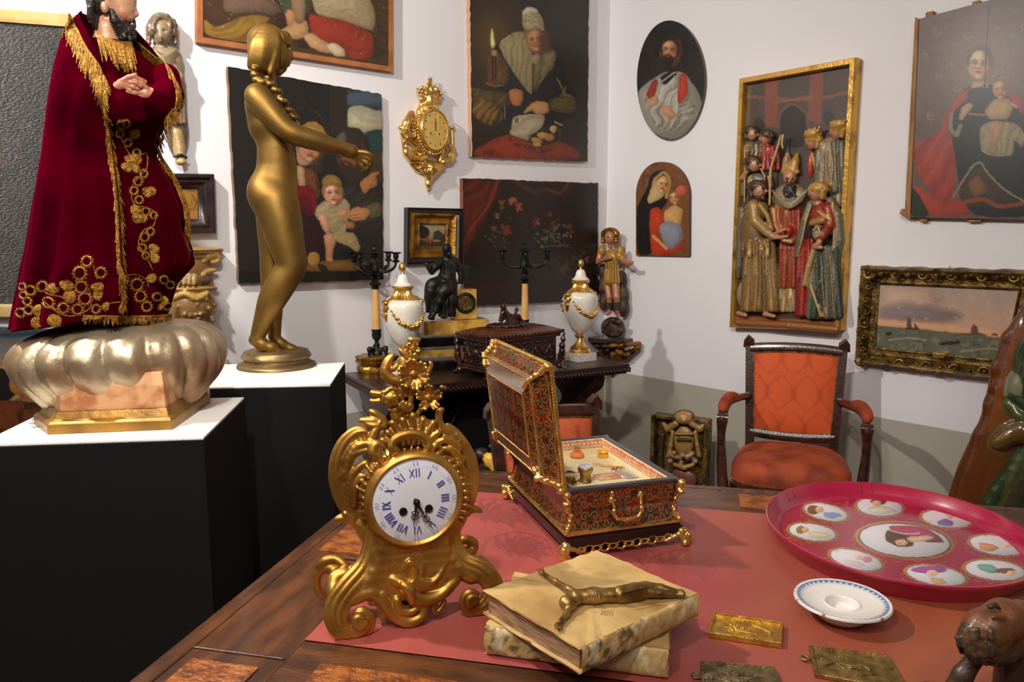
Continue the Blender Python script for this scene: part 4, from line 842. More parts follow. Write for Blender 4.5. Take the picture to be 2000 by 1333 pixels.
# ================================================================== ARMCHAIRS
def nails(path, n, r=.0042):
    P = [Vector(p) for p in path]; L = [0]
    for a, b in zip(P[:-1], P[1:]): L.append(L[-1]+(b-a).length)
    out = []
    for i in range(n):
        s = L[-1]*(i+.5)/n; j = max(k for k in range(len(L)-1) if L[k] <= s); q = P[j].lerp(P[j+1], (s-L[j])/max(L[j+1]-L[j], 1e-6))
        out.append(ball(q, r, 6, 4))
    return out
def armchair(fr, label, lower=0.0, s=1.0, fabric='orangevelvet', arms=True, pcol=None):
    t = thing('armchair', fr, label, 'chair')
    top = .945-lower; zb = .555; rec = .085
    yb = lambda z: max(0, (z-.45)/(top-.45))*rec
    xb = lambda z: .182+(z-.45)/(top-.45)*.022
    for sg in (-1, 1):
        pts = [(sg*xb(z), yb(z), z) for z in np.linspace(.45, top, 6)]
        V = []; Fc = []
        for (x, y, z) in pts: V += [(x-.02, y-.018, z), (x+.02, y-.018, z), (x+.02, y+.018, z), (x-.02, y+.018, z)]
        for i in range(5):
            for k in range(4): Fc.append((i*4+k, i*4+(k+1) % 4, (i+1)*4+(k+1) % 4, (i+1)*4+k))
        Fc += [(3, 2, 1, 0), (20, 21, 22, 23)]
        mk('back_post', (V, Fc), 'mahogany', t, False, bevel=.004)
        xo = sg*(xb(top)+.004); a = prism([(xo-.026, top-.03), (xo+.026, top-.03), (xo+.024, top+.005), (xo+sg*.006, top+.03), (xo-.024, top+.005)], yb(top)-.022, yb(top)+.02)
        mk('finial', a, 'mahogany', t, False, bevel=.004)
        mk('rear_leg', tube([(sg*.185, 0, .42), (sg*.185, .01, .25), (sg*.19, .06, 0)], [.024, .022, .016], 8), 'mahogany', t)
    def rail(z0, z1, arc, nm):
        def fn(u, v):
            x = -1+2*u; zz = z0+(z1-z0)*v; X = x*xb(zz); return (X, yb(zz)-.016-.004*math.sin(v*PI), zz+arc*(1-x*x))
        V, Q = grid(fn, 17, 6); V2 = V.copy(); V2[:, 1] += .034; n = len(V)
        k = list(range(17))+[17*j+16 for j in range(1, 6)]+[17*5+i for i in range(15, -1, -1)]+[17*j for j in range(4, 0, -1)]
        S = [(k[(i+1) % len(k)], k[i], n+k[i], n+k[(i+1) % len(k)]) for i in range(len(k))]
        mk(nm, (list(map(tuple, V))+list(map(tuple, V2)), [tuple(q) for q in Q]+[tuple(n+i for i in reversed(q)) for q in Q]+S), 'mahogany', t, False, bevel=.002)
    rail(top-.055, top-.012, .012, 'top_rail'); rail(zb-.05, zb-.008, -.012, 'bottom_rail')
    z0, z1 = zb-.012, top-.052
    def pan(u, v, sg=1):
        x = -1+2*u; zz = z0+(z1-z0)*v; bul = .022*(1-abs(x)**4)*(1-abs(2*v-1)**4)
        return (x*(xb(zz)-.018), yb(zz)-.012-bul, zz+.011*(1-x*x)*(v-.5)*2)
    V, Q = grid(pan, 90, 120)
    X, Y = fr.to_px(V)
    ca, cb = (pcol or ((206, 84, 34), (180, 66, 26)))
    # woven damask: mirrored ogee pattern in the fabric itself
    uu = (V[:, 0]/.115); vv = (V[:, 2]/.16); row = np.floor(vv); uu2 = uu+.5*(row % 2)
    fx = np.abs((uu2 % 1)-.5)*2; fy = (vv % 1); d = np.abs(fx-np.sin(fy*PI)); w = np.clip(1-d*4, 0, 1)*.7+np.clip(1-np.hypot(fx-1+.0, (fy-.5)*2)*2.2, 0, 1)*.6
    w = np.clip(w+(fbm(V[:, 0]*60, V[:, 2]*60)-.5)*.9, 0, 1)[:, None]
    mk('back_cushion', (V, Q), 'fabricvc', t, True, cols=lin(ca)*(1-w)+lin(cb)*w, auto=False)
    V, Q = grid(lambda u, v: (pan(u, v)[0], pan(u, v)[1]+.036+.02*0, pan(u, v)[2]), 6, 6); mk('back_lining', (V, Q[:, ::-1]), fabric, t)
    P = [pan(u, 0) for u in np.linspace(0, 1, 12)]+[pan(1, v) for v in np.linspace(0, 1, 12)]+[pan(u, 1) for u in np.linspace(1, 0, 12)]+[pan(0, v) for v in np.linspace(1, 0, 12)]
    o = mk('nail_trim', join(*nails([(p[0], p[1]-.004, p[2]) for p in P], 150, .0036)), 'brass', t); o['kind'] = 'stuff'
    # seat
    S = Sculpt(Fr((0, 0, 0)), .03)
    def seat(u, v):
        a = u*2*PI; c, s_ = math.cos(a), math.sin(a); p = .55
        sx = math.copysign(abs(c)**p, c); sy = math.copysign(abs(s_)**p, s_)
        rr = [1.0, 1.0, 1.01, 1.01, .97, .86, .6, .3, 0][v]; z = [.40, .41, .43, .46, .482, .497, .508, .512, .513][v]
        w = .255-.05*(sy*.5+.5); return (sx*w*rr, -.235+sy*.235*rr, z)
    V = []; Fc = []; n = 56
    for v in range(9):
        for k in range(n): V.append(seat(k/n, v))
    for v in range(8):
        for k in range(n): Fc.append((v*n+k, v*n+(k+1) % n, (v+1)*n+(k+1) % n, (v+1)*n+k))
    Fc.append(tuple(range(n-1, -1, -1)))
    mk('seat', (V, Fc), fabric, t, auto=False)
    V = []; Fc = []
    for (k_, z) in ((1.02, .345), (1.035, .35), (1.035, .4), (1.0, .405)):
        for k in range(n):
            x, y, _ = seat(k/n, 0); V.append((x*k_, (y+.235)*k_-.235, z))
    for v in range(3):
        for k in range(n): Fc.append((v*n+k, v*n+(k+1) % n, (v+1)*n+(k+1) % n, (v+1)*n+k))
    Fc += [tuple(range(n-1, -1, -1)), tuple(3*n+k for k in range(n))]
    mk('seat_rail', (V, Fc), 'mahogany', t)
    P = []
    for k in range(n//2-2, n+3):
        x, y, z = seat(k/n, 1); P.append((x*1.012, (y+.235)*1.012-.235, .412))
    o = mk('seat_nails', join(*nails(P, 110, .0036)), 'brass', t); o['kind'] = 'stuff'
    for sg in (-1, 1):
        mk('front_leg', lathe([(.012, 0), (.016, .04), (.024, .3), (.027, .32), (.022, .345)], 14, sg*.232, -.44), 'mahogany', t)
        if not arms: continue
        ap = crom([(sg*.2, yb(.69)-.01, .69), (sg*.235, -.07, .70), (sg*.272, -.2, .705), (sg*.285, -.3, .69), (sg*.283, -.36, .665)], 5)
        mk('arm', tube(ap, [.02+.004*math.sin(i/len(ap)*PI) for i in range(len(ap))], 10, flat=.8), 'mahogany', t)
        pp = crom([(sg*.245, -.1, .712), (sg*.272, -.2, .724), (sg*.285, -.3, .712), (sg*.284, -.35, .692)], 4)
        m_ = len(pp); mk('arm_pad', tube(pp, [.024*math.sqrt(max(.05, 1-(2*i/(m_-1)-1)**4)) for i in range(m_)], 12), fabric, t)
        sp = crom([(sg*.283, -.375, .675), (sg*.285, -.382, .60), (sg*.281, -.392, .52), (sg*.272, -.41, .42), (sg*.262, -.425, .36)], 5)
        o = mk('arm_post', tube(sp, [.021, .023, .024, .021, .019, .018, .018, .018, .018, .019, .02, .021, .022, .022, .022, .022, .024, .024, .024, .024, .024], 10), 'mahogany', t)
        mk('scroll', tube([(sg*.283-.022, -.372, .668), (sg*.283+.022, -.372, .668)], .021, 12), 'mahogany', t)
    return t
mm('fabricvc', (200, 90, 40), .78, vc=True, sheen=.12, bump=.1, bs=80)
c1 = onY(1545, 770, 3.5); FCH = Fr((c1.x, c1.y-.03, 0), math.radians(-20))
armchair(FCH, 'orange velvet armchair with mahogany frame and brass nails beside the right wall')
c2 = onY(1198, 800, 2.72)
f2 = Fr((0, 0, 0), math.radians(22)); off = f2.w((-.21, .06, 0)); FCH2 = Fr((c2.x+off.x, c2.y+off.y, 0), math.radians(22))
armchair(FCH2, 'low orange upholstered armchair half hidden behind the open casket', lower=.125, arms=False, pcol=((186, 84, 44), (160, 62, 30)))
# ================================================================== WALL BRACKET AND PUTTO
f = wf(FW, 1196, 690)
f = Fr(f.o, FW.yaw)
br = thing('wall_bracket', f, 'carved gilt and brown wall bracket fixed near the corner under the gilded child figure', 'bracket')
zt = f.px(1190, 660, .08).z
pl = [(-.17, 0), (.17, 0), (.165, -.09), (.10, -.15), (.0, -.17), (-.1, -.15), (-.165, -.09)]
V = [(x, y, zt-.028) for x, y in pl]+[(x, y, zt) for x, y in pl]; n = len(pl)
Fc = [tuple(range(n)), tuple(range(2*n-1, n-1, -1))]+[((i+1) % n, i, n+i, n+(i+1) % n) for i in range(n)]
mk('shelf_top', (V, Fc), 'mahogany', br, False, bevel=.006)
S = Sculpt(f, .01)
mm('parcelgilt', (150, 100, 40), .4, .5, (60, 36, 22), ns=22, bump=.4, bs=60, contrast=(.42, .55))
for sg in (-1, 1):
    S.chain([(1196+sg*0, 725, 6, 10), (1196+sg*12, 708, 7, 18), (1196+sg*30, 694, 6, 20), (1196+sg*50, 680, 5, 16)])
    S.chain([(1196+sg*52, 672, 5, 14), (1196+sg*30, 674, 4, 34), (1196, 676, 4, 44)])
    S.chain([(1196+sg*10, 700, 4, 28), (1196+sg*16, 690, 5, 30), (1196+sg*8, 684, 4, 32)])
S.ell(1196, 690, 10, 30, 20, 20); S.ell(1196, 712, 8, 12, 16, 14); S.chain([(1196, 722, 8, 6), (1196, 735, 3, 3)])
S.build('carved_scrolls', 'parcelgilt', .005, br, yback=-.0)
# putto
pf = Fr(f.w((0, 0, zt)), f.yaw)
G = (176, 134, 56); SKN = (186, 126, 96); HR = (150, 110, 50); RK = (64, 50, 38); BT = (70, 54, 40)
put = thing('figurine', pf, 'small gilded child figure with outstretched arm standing on the wall bracket', 'figurine')
S = Sculpt(pf, .008)
d0 = 30
S.ell(1197, 640, d0, 24, 20, 20, col=RK)
for i in range(26):
    a = R_.uniform(0, 6.28); S.ell(1197+20*math.cos(a)*R_.uniform(.4, 1.1), 640+14*math.sin(a), d0+R_.uniform(8, 20), 5, 5, 5, col=RK, k=.002)
for x, y, r in ((1178, 560, 12), (1216, 575, 12), (1180, 590, 11), (1217, 600, 12), (1198, 580, 17), (1178, 530, 9), (1214, 545, 10)): S.ell(x, y, 18, r, r*1.6, 10, col=RK)
S.build('rock_base', 'carvedwood', .0035, put)
S = Sculpt(pf, .006)
S.chain([(1186, 555, 7.5, d0), (1190, 580, 6, d0+3), (1191, 592, 5, d0)], SKN).chain([(1191, 592, 5.5, d0), (1190, 606, 4.5, d0)], BT).chain([(1190, 610, 4, d0+2), (1186, 613, 4, d0+8)], SKN)
S.chain([(1202, 553, 8, d0), (1204, 580, 6.5, d0+3), (1206, 590, 5, d0)], SKN).chain([(1206, 592, 5.5, d0), (1206, 608, 4.5, d0)], BT).chain([(1206, 612, 4, d0+2), (1208, 617, 4, d0+8)], SKN)
S.ell(1194, 538, d0, 17, 20, 12, col=G); S.ell(1190, 545, d0+4, 10, 12, 10, col=G); S.ell(1195, 505, d0, 16, 18, 12, col=G)
for i in range(6): S.chain([(1184+i*4.5, 518, 1.8, d0+11), (1181+i*5.6, 552, 2.2, d0+11)], G, k=.002)
S.ell(1176, 490, d0, 8, 10, 9, col=G); S.ell(1213, 490, d0, 8, 10, 9, col=G)
S.chain([(1174, 492, 7, d0), (1168, 512, 4.5, d0+8), (1184, 505, 4, d0+16), (1192, 503, 4, d0+17)], SKN)
S.chain([(1213, 495, 7, d0), (1218, 510, 5.5, d0+4), (1228, 516, 4, d0+12), (1234, 513, 3.6, d0+16)], SKN); S.ell(1211, 500, d0+4, 8, 10, 9, col=G)
S.ell(1192, 478, d0, 5, 8, 5, col=SKN); S.ell(1192, 464, d0+2, 11, 13, 11, col=SKN)
S.ell(1194, 470, d0+12, 2, 2.2, 2, col=SKN, k=.001); S.ell(1188, 463, d0+13, 1.6, 1, 1, col=(70, 44, 36), k=.001); S.ell(1197, 463, d0+13, 1.6, 1, 1, col=(70, 44, 36), k=.001); S.ell(1192, 475, d0+12, 2.4, 1, 1, col=(150, 70, 60), k=.001)
S.build('body', 'vcpoly', .0032, put, cols=True)
S = Sculpt(pf, .004)
for i in range(13):
    a = PI*(1-i/12.); S.ell(1192+13*math.cos(a), 458-9*math.sin(a), d0+2, 4.5, 4.5, 6, col=HR)
for sg in (-1, 1):
    for k in range(3): S.ell(1192+sg*13, 462+k*5, d0, 4, 4, 6, col=HR)
S.ell(1192, 458, d0-4, 13, 13, 9, col=HR)
S.build('curly_hair', 'giltwood', .003, put)
# ================================================================== URNS
def urn(x, ytop, ybase_c, label, first=None):
    o = onz(x, ybase_c, CZ); f = Fr(o, FC.yaw+math.radians(6)); return f
UPROF = None
def build_urn(f, label):
    t = thing('urn', f, label, 'urn', None)
    mk('plinth', box(-.062, .062, -.062, .062, 0, .042), 'marblewhite', t, False, bevel=.003)
    mk('gilt_foot', lathe([(.055, .042), (.058, .05), (.05, .062), (.054, .066), (.04, .074), (.026, .088), (.018, .105), (.016, .118), (.026, .122), (.028, .13), (.02, .138), (.022, .142)], 40), 'brightgold', t)
    body = [(.02, .14), (.038, .155), (.058, .185), (.074, .22), (.084, .255), (.089, .29), (.09, .315), (.086, .338), (.07, .352), (.052, .36)]
    mk('marble_body', lathe([tuple(p) for p in crom(body, 3)], 56), 'marblewhite', t)
    mk('gilt_collar', lathe([(.062, .353), (.066, .358), (.055, .366), (.046, .374), (.038, .386), (.037, .40), (.046, .406), (.048, .412), (.044, .417)], 48, mod=lambda a, i, r, z: r*(1+(.05*math.cos(24*a) if 1 <= i <= 5 else 0))), 'brightgold', t)
    mk('marble_lid', lathe([(.044, .416), (.045, .42), (.036, .427), (.028, .437), (.025, .452), (.019, .466), (.006, .472)], 40), 'marblewhite', t)
    fin = mk('pinecone_finial', lathe([(.009, .47), (.005, .478), (.006, .483), (.013, .488), (.0155, .5), (.012, .514), (.004, .522), (.001, .524)], 16, mod=lambda a, i, r, z: r*(1+.12*math.cos(8*a+i*PI))), 'brightgold', t)
    rad = lambda z: float(np.interp(z, [p[1] for p in body], [p[0] for p in body]))
    # garlands hang between two masks
    for s in (0, PI):
        g = []
        for i in range(17):
            tt = i/16; a = s-PI/2+math.radians(-62+tt*124); z = .315-.075*math.sin(tt*PI)**.8; r = rad(z)+.004; big = .0052+.0065*math.sin(tt*PI)
            c = (r*math.cos(a), r*math.sin(a), z)
            for k in range(3): g.append(ball((c[0]+R_.gauss(0, .003), c[1]+R_.gauss(0, .003), c[2]+R_.gauss(0, .003)), big*.85, 7, 5))
        mk('garland', join(*g), 'brightgold', t)
        S = Sculpt(Fr((0, 0, 0)), .004); mx = .083 if s == 0 else -.083; sg = 1 if s == 0 else -1
        S.lell((mx, 0, .315), (.015, .02, .026)); S.lell((mx+sg*.014, 0, .312), (.006, .005, .009)); S.lell((mx+sg*.004, 0, .29), (.011, .015, .022)); S.lell((mx+sg*.006, 0, .345), (.016, .024, .011))
        for q in (-1, 1):
            S.lell((mx+sg*.008, q*.008, .32), (.005, .005, .004)); S.lell((mx-sg*.002, q*.02, .325), (.01, .008, .016)); S.lcap((mx, q*.016, .352), (mx-sg*.028, q*.008, .372), .004, .003)
        for q in range(5): S.lcap((mx+sg*.01, (q-2)*.006, .295), (mx+sg*.006, (q-2)*.004, .264), .0035, .002)
        S.build('mask_mount', 'brightgold', .0022, t)
    return t
fu = onz(1132, 704, CZ); FU2 = Fr(fu, FC.yaw+.12)
b = onY(790, 736, 3.47); FU1 = Fr((b.x, b.y, CZ), FC.yaw+.12)
u1 = build_urn(FU2, 'white marble urn with gilt garland at the right end of the side table')
u2 = copy_tree(u1); place(u2, FU1); u2['label'] = 'white marble urn with gilt garland left of the bronze seated figure clock'
for o in (u1, u2): o['group'] = 'pair of marble urns'
# ================================================================== CANDELABRA
def candelabrum(f, label):
    t = thing('candelabrum', f, label, 'candelabrum')
    # lobed gilt socle
    lob = lambda a, i, r, z: r*(1+.07*math.cos(8*a))
    mk('gilt_socle', lathe([(.088, 0), (.092, .008), (.09, .022), (.078, .032), (.08, .036), (.094, .042), (.097, .052), (.088, .058), (.096, .062), (.098, .07), (.09, .074), (.02, .077)], 64, mod=lob), 'giltwood', t)
    S = Sculpt(Fr((0, 0, 0)), .006)
    S.lcap((0, 0, .085), (0, 0, .12), .026, .012); S.lell((0, 0, .125), (.014, .014, .008)); S.lell((0, 0, .138), (.009, .009, .008))
    for k in range(3):
        a = k*2*PI/3+PI/6+.5; c, s = math.cos(a), math.sin(a); S.lcap((.015*c, .015*s, .1), (.042*c, .042*s, .105), .01, .012); S.lell((.044*c, .044*s, .108), (.013, .013, .014)); S.lcap((.044*c, .044*s, .1), (.046*c, .046*s, .082), .009, .008)
    S.lcap((0, 0, .14), (0, 0, .15), .007, .009); S.build('tripod_foot', 'darkbronze', .003, t)
    mk('vase_stem', lathe([(.007, .14), (.012, .148), (.02, .156), (.023, .17), (.021, .19), (.024, .196), (.024, .2)], 24), 'darkbronze', t)
    mm('creamshaft', (224, 178, 108), .4, 0, (206, 156, 88), ns=10)
    mk('cream_shaft', lathe([(.0205, .2), (.0195, .24), (.0155, .39)], 24), 'creamshaft', t)
    mk('collar', lathe([(.016, .39), (.022, .395), (.014, .402), (.027, .41), (.03, .416), (.018, .424), (.012, .44), (.022, .45), (.012, .458), (.014, .468), (.026, .474), (.03, .486), (.024, .5), (.028, .52), (.02, .53), (.009, .54), (.018, .548), (.01, .556), (.026, .56), (.008, .566), (.012, .578), (.006, .59), (.009, .6), (.001, .61)], 24), 'darkbronze', t)
    for k in range(4):
        a = k*PI/2+.25+.0*k; c, s = math.cos(a), math.sin(a)
        P = crom([(0.018*c, .018*s, .482), (.05*c, .05*s, .474), (.085*c, .085*s, .48), (.11*c, .11*s, .498), (.118*c, .118*s, .52)], 5)
        arm = mk('arm', tube(P, [.009-.004*i/len(P) for i in range(len(P))], 8), 'darkbronze', t)
        mk('candle_cup', lathe([(.005, .515), (.018, .522), (.019, .526), (.008, .53), (.012, .54), (.014, .548), (.011, .556), (.024, .56), (.026, .564), (.02, .566)], 20, .118*c, .118*s), 'darkbronze', arm)
        S2 = tube(crom([(.05*c, .05*s, .476), (.056*c, .056*s, .5), (.068*c, .068*s, .5), (.066*c, .066*s, .488)], 4), .0035, 6); mk('leaf_scroll', S2, 'darkbronze', arm)
    return t
b = onz(737, 724, CZ); FK1 = Fr(b, .9); k1 = candelabrum(FK1, 'dark bronze candelabrum with cream shaft at the left end of the side table')
b = onY(1025, 697, 4.05); FK2 = Fr((b.x, b.y, CZ), 1.35); k2 = copy_tree(k1); place(k2, FK2); k2['label'] = 'dark bronze candelabrum with cream shaft rising behind the carved wooden casket'
for o in (k1, k2): o['group'] = 'pair of candelabra'
# ================================================================== FIGURE CLOCK
b = onY(880, 715, 3.76); ff = Fr((b.x, b.y, CZ), math.radians(20)); fc = thing('mantel_clock', ff, 'yellow marble clock with a dark bronze seated bearded figure holding a tablet', 'clock', None)
def pz(x, y, d=0): return ff.px(x, y, d)
def slab(x0, x1, y0, y1, d0, d1, m, nm, bev=.002):
    a = pz(x0, y1, d1); c = pz(x1, y0, d1); z0 = max(a.z, 0.0); return mk(nm, box(a.x, c.x, -d1, -d0, z0, c.z), m, fc, False, bevel=bev)
slab(812, 968, 700, 730, -.085, .075, 'ebony', 'black_base')
slab(816, 962, 679, 701, -.07, .06, 'marbleyellow', 'lower_marble_step')
slab(814, 966, 655, 680, -.08, .07, 'ebony', 'black_step')
slab(828, 955, 624, 656, -.065, .055, 'marbleyellow', 'upper_marble_step')
slab(888, 931, 565, 625, -.05, .04, 'marbleyellow', 'clock_case')
cp = pz(909, 592, .042)
mk('bezel', xf(lathe([(.034, -.002), (.046, 0), (.052, .005), (.048, .011), (.04, .012), (.036, .006)], 36, cap=False), T(cp.x, cp.y, cp.z, rx=PI/2)), 'darkbronze', fc)
dl = mk('dial', xf(lathe([(.04, -.002), (.038, .004), (.001, .0045)], 32), T(cp.x, cp.y, cp.z, rx=PI/2)), 'oldgilt', fc)
mk('hand', box(cp.x-.0012, cp.x+.0012, cp.y-.008, cp.y-.006, cp.z-.026, cp.z+.008), 'blackedge', fc, False); mk('hand', box(cp.x-.001, cp.x+.001, cp.y-.008, cp.y-.006, cp.z, cp.z+.02), 'blackedge', fc, False)
S = Sculpt(ff, .012)
V_ = lambda x, y: (820+x/5.557, 460+y/5.554)
def vc(pts, **k): S.chain([V_(p[0], p[1])+(p[2]/5.55, p[3]/5.55) for p in pts], **k)
def ve(x, y, d, rx, ry, rd, rot=0, **k): a, b_ = V_(x, y); S.ell(a, b_, d/5.55, rx/5.55, ry/5.55, rd/5.55, rot, **k)
ve(290, 150, 90, 52, 62, 55, k=.002); ve(330, 165, 105, 14, 14, 16, k=.004); ve(318, 205, 110, 32, 34, 36, k=.004)   # head, nose, beard
vc([(285, 210, 32, 80), (295, 250, 40, 70)]); ve(310, 330, 60, 100, 100, 70); ve(300, 430, 60, 90, 90, 75)
vc([(230, 290, 48, 70), (170, 340, 42, 90), (130, 390, 34, 100)], k=.008); vc([(130, 395, 32, 100), (100, 350, 28, 120), (70, 315, 20, 130)], k=.006)
for q in range(4): vc([(72, 318, 9, 130), (58+q*6, 296+q*7, 6, 140-q*4)], k=.002)
vc([(390, 290, 45, 60), (420, 350, 38, 50), (440, 420, 26, 60), (450, 470, 18, 70)], k=.006)
vc([(250, 500, 80, 60), (150, 540, 70, 120), (120, 600, 60, 130)]); vc([(320, 510, 80, 70), (280, 580, 62, 170), (240, 620, 56, 180)])
vc([(120, 560, 56, 120), (110, 680, 52, 110), (110, 790, 46, 100)], k=.02); vc([(250, 610, 52, 175), (210, 720, 44, 165), (170, 810, 36, 160), (130, 880, 26, 175), (118, 895, 22, 190)], k=.008)
vc([(340, 560, 62, 80), (340, 700, 62, 90), (320, 830, 56, 90)], k=.02); vc([(260, 760, 50, 120), (270, 850, 40, 110)], k=.01); ve(230, 700, 60, 120, 150, 70, k=.02)
for i, (x0, x1) in enumerate(((100, 92), (125, 130), (190, 165), (300, 270), (330, 310), (365, 350))): vc([(x0+20, 520, 9, 150), (x0, 640, 10, 165-i*8), (x1, 820, 10, 130)], k=.004)
for i in range(7): vc([(250+i*22, 260+abs(i-3)*8, 6, 128), (255+i*20, 420, 6, 125)], k=.003)
vc([(180, 500, 12, 140), (260, 490, 14, 150), (330, 540, 14, 150), (345, 600, 12, 140)], k=.005)
for i, (x0, x1, d_) in enumerate(((95, 80, 120), (140, 112, 150), (200, 215, 140), (250, 262, 150), (300, 300, 140), (345, 350, 120), (375, 372, 100))): vc([(x0+12, 560, 16, d_), (x0, 720, 18, d_+6), (x1, 868-(40 if i == 0 else 0), 17, d_+4)], k=.003)
vc([(110, 890, 26, 170), (140, 900, 22, 175)], k=.004); vc([(250, 880, 26, 140), (280, 885, 20, 150)], k=.004)
S.build('bronze_figure', 'darkbronze', .0028, fc)
a0, a1, a2, a3 = [ff.px(*V_(x, y), .02) for x, y in ((445, 325), (555, 330), (515, 530), (410, 530))]
mk('tablet', prism([(a.x, a.z) for a in (a0, a1, a2, a3)], -.02, -.006), 'darkbronze', fc, False, bevel=.002)
# ================================================================== CARVED CASKET
n0 = onz(955, 742, CZ); fk = Fr(n0, math.radians(39)); ck = thing('casket', fk, 'dark carved wooden casket with reclining figure on its lid, on the side table', 'casket', None)
LX, LY = .43, .225
mm('darkcarved', (60, 30, 24), .28, 0, (24, 12, 10), ns=50, bump=.9, bs=75, coat=.5)
mm('lidwood', (124, 62, 32), .28, 0, (66, 30, 18), ns=8, st=(1, 6, 6), coat=.5)
mk('body', box(.012, LX-.012, .012, LY-.012, .03, .165), 'darkcarved', ck, False, bevel=.002)
mk('base_moulding', join(box(-.004, LX+.004, -.004, LY+.004, .022, .036), box(.004, LX-.004, .004, LY-.004, .036, .044)), 'mahogany', ck, False, bevel=.004)
mk('cornice', box(-.004, LX+.004, -.004, LY+.004, .163, .178), 'mahogany', ck, False, bevel=.004)
def lidf(k, z): return [(-.012+k, -.012+k, z), (LX+.012-k, -.012+k, z), (LX+.012-k, LY+.012-k, z), (-.012+k, LY+.012-k, z)]
V = lidf(0, .178)+lidf(-.004, .186)+lidf(.008, .196)+lidf(.05, .212)+lidf(.075, .218); Fc = [(3, 2, 1, 0), (16, 17, 18, 19)]
for i in range(4):
    for k in range(4): Fc.append((i*4+k, i*4+(k+1) % 4, (i+1)*4+(k+1) % 4, (i+1)*4+k))
lid = mk('lid', (V, Fc), 'lidwood', ck, False, bevel=.003)
g = []
for (x0, y0, x1, y1) in ((-.01, -.01, LX+.01, -.01), (LX+.01, -.01, LX+.01, LY+.01), (-.01, LY+.01, -.01, -.01)):
    n = int(math.hypot(x1-x0, y1-y0)/.022)
    for i in range(n+1): g.append(ball((x0+(x1-x0)*i/n, y0+(y1-y0)*i/n, .19), .0095, 6, 5, (1, 1, .8)))
mk('beading', join(*g), 'mahogany', lid)
S = Sculpt(Fr((0, 0, 0)), .008)
cx, cy = LX*.46, LY*.5
for i in range(16):
    a = i/16*2*PI; S.lell((cx+.1*math.cos(a), cy+.055*math.sin(a), .222), (.02, .015, .01))
S.lell((cx, cy, .222), (.095, .05, .012)); S.lell((cx+.02, cy, .24), (.06, .025, .018))
S.lcap((cx-.005, cy, .24), (cx-.02, cy, .285), .022, .018); S.lell((cx-.028, cy-.004, .312), (.015, .015, .018)); S.lcap((cx-.03, cy, .288), (cx-.055, cy-.01, .25), .009, .007); S.lcap((cx-.01, cy, .282), (cx+.03, cy-.015, .262), .008, .007); S.lcap((cx+.03, cy-.015, .262), (cx+.045, cy-.01, .29), .007, .006); S.lell((cx+.048, cy-.01, .295), (.01, .01, .01))
S.lcap((cx, cy, .245), (cx+.05, cy-.02, .262), .015, .011); S.lcap((cx+.05, cy-.02, .262), (cx+.075, cy-.02, .235), .01, .008); S.lcap((cx-.01, cy+.01, .238), (cx+.08, cy+.01, .236), .014, .008)
S.build('lid_figure', 'mahogany', .0032, lid)
for (x, y) in ((0, 0), (LX, 0), (0, LY), (LX, LY)):
    S = Sculpt(Fr((0, 0, 0)), .006); ox = -.008 if x == 0 else .008; oy = -.008 if y == 0 else .008
    S.lcap((x, y, .04), (x+ox, y+oy, .09), .012, .016); S.lell((x+ox, y+oy, .115), (.016, .016, .02)); S.lell((x+ox*1.6, y+oy*1.6, .145), (.011, .011, .013)); S.lcap((x+ox, y+oy, .15), (x+ox*2, y+oy*2, .178), .009, .005)
    for q in range(3): S.lell((x+ox*1.5, y+oy*1.5, .055+q*.018), (.011, .011, .008), k=.002)
    S.build('corner_figure', 'mahogany', .003, ck)
    S = Sculpt(Fr((0, 0, 0)), .004); S.lell((x, y, .018), (.018, .018, .016))
    for q in (-1, 0, 1): S.lcap((x+ox*.8, y+oy*.8, .014), (x+ox*2.4+q*.009*(1 if oy*ox > 0 else -1), y+oy*2.4-q*.009, .008), .008, .006)
    S.build('paw_foot', 'mahogany', .003, ck)
for face in range(2):
    S = Sculpt(Fr((0, 0, 0)), .003)
    L = LX if face == 0 else LY
    def pp(u, z, r, d=.0):
        return (u, .012-d, z) if face == 0 else (.012-d, u, z)
    for sg in (-1, 1):
        for q in range(4 if face == 0 else 2):
            c0 = L/2+sg*(.035+q*.045)
            P = [pp(c0+math.cos(a)*.02*(1-a/8)*sg, .105+math.sin(a)*.026*(1-a/8)*(1 if q % 2 else -1), 0) for a in np.linspace(0, 5.5, 9)]
            for a_, b_ in zip(P[:-1], P[1:]): S.lcap(a_, b_, .006, .005)
            S.lell(pp(c0, .145, 0), (.012, .012, .008)); S.lell(pp(c0, .062, 0), (.012, .012, .008))
    S.lell(pp(L/2, .105, 0), (.018, .018, .028)); S.lell(pp(L/2, .145, 0), (.012, .012, .01))
    S.build('carved_relief', 'mahogany', .003, ck)
# ================================================================== RELIQUARY FRAGMENT ON THE FLOOR, GILT FRAGMENTS UNDER THE TABLE
b = onY(1335, 900, 4.05); rf = Fr((b.x, b.y, 0), math.radians(-30))
rq = thing('altar_fragment', rf, 'gilded carved altar fragment with cherub head leaning on the floor by the right wall', 'carving', None)
aa = [rf.px(x, y, 0) for x, y in ((1280, 806), (1390, 812), (1392, 945), (1284, 945))]
w0, w1, zt_ = aa[0].x, aa[1].x, aa[0].z
mk('box_panel', join(box(w0, w1, 0, .02, 0, zt_), box(w0, w0+.02, -.07, 0, 0, zt_), box(w1-.02, w1, -.07, 0, 0, zt_), box(w0+.02, w1-.02, -.05, 0, zt_-.02, zt_)), 'oldgilt', rq, False, bevel=.003)
S = Sculpt(rf, .01); GG = (150, 118, 62); PK = (170, 120, 104); DK = (60, 46, 34)
S.ell(1336, 816, 18, 17, 13, 14, col=(176, 134, 84)); S.ell(1336, 822, 30, 4, 4, 4, col=(176, 134, 84), k=.003)
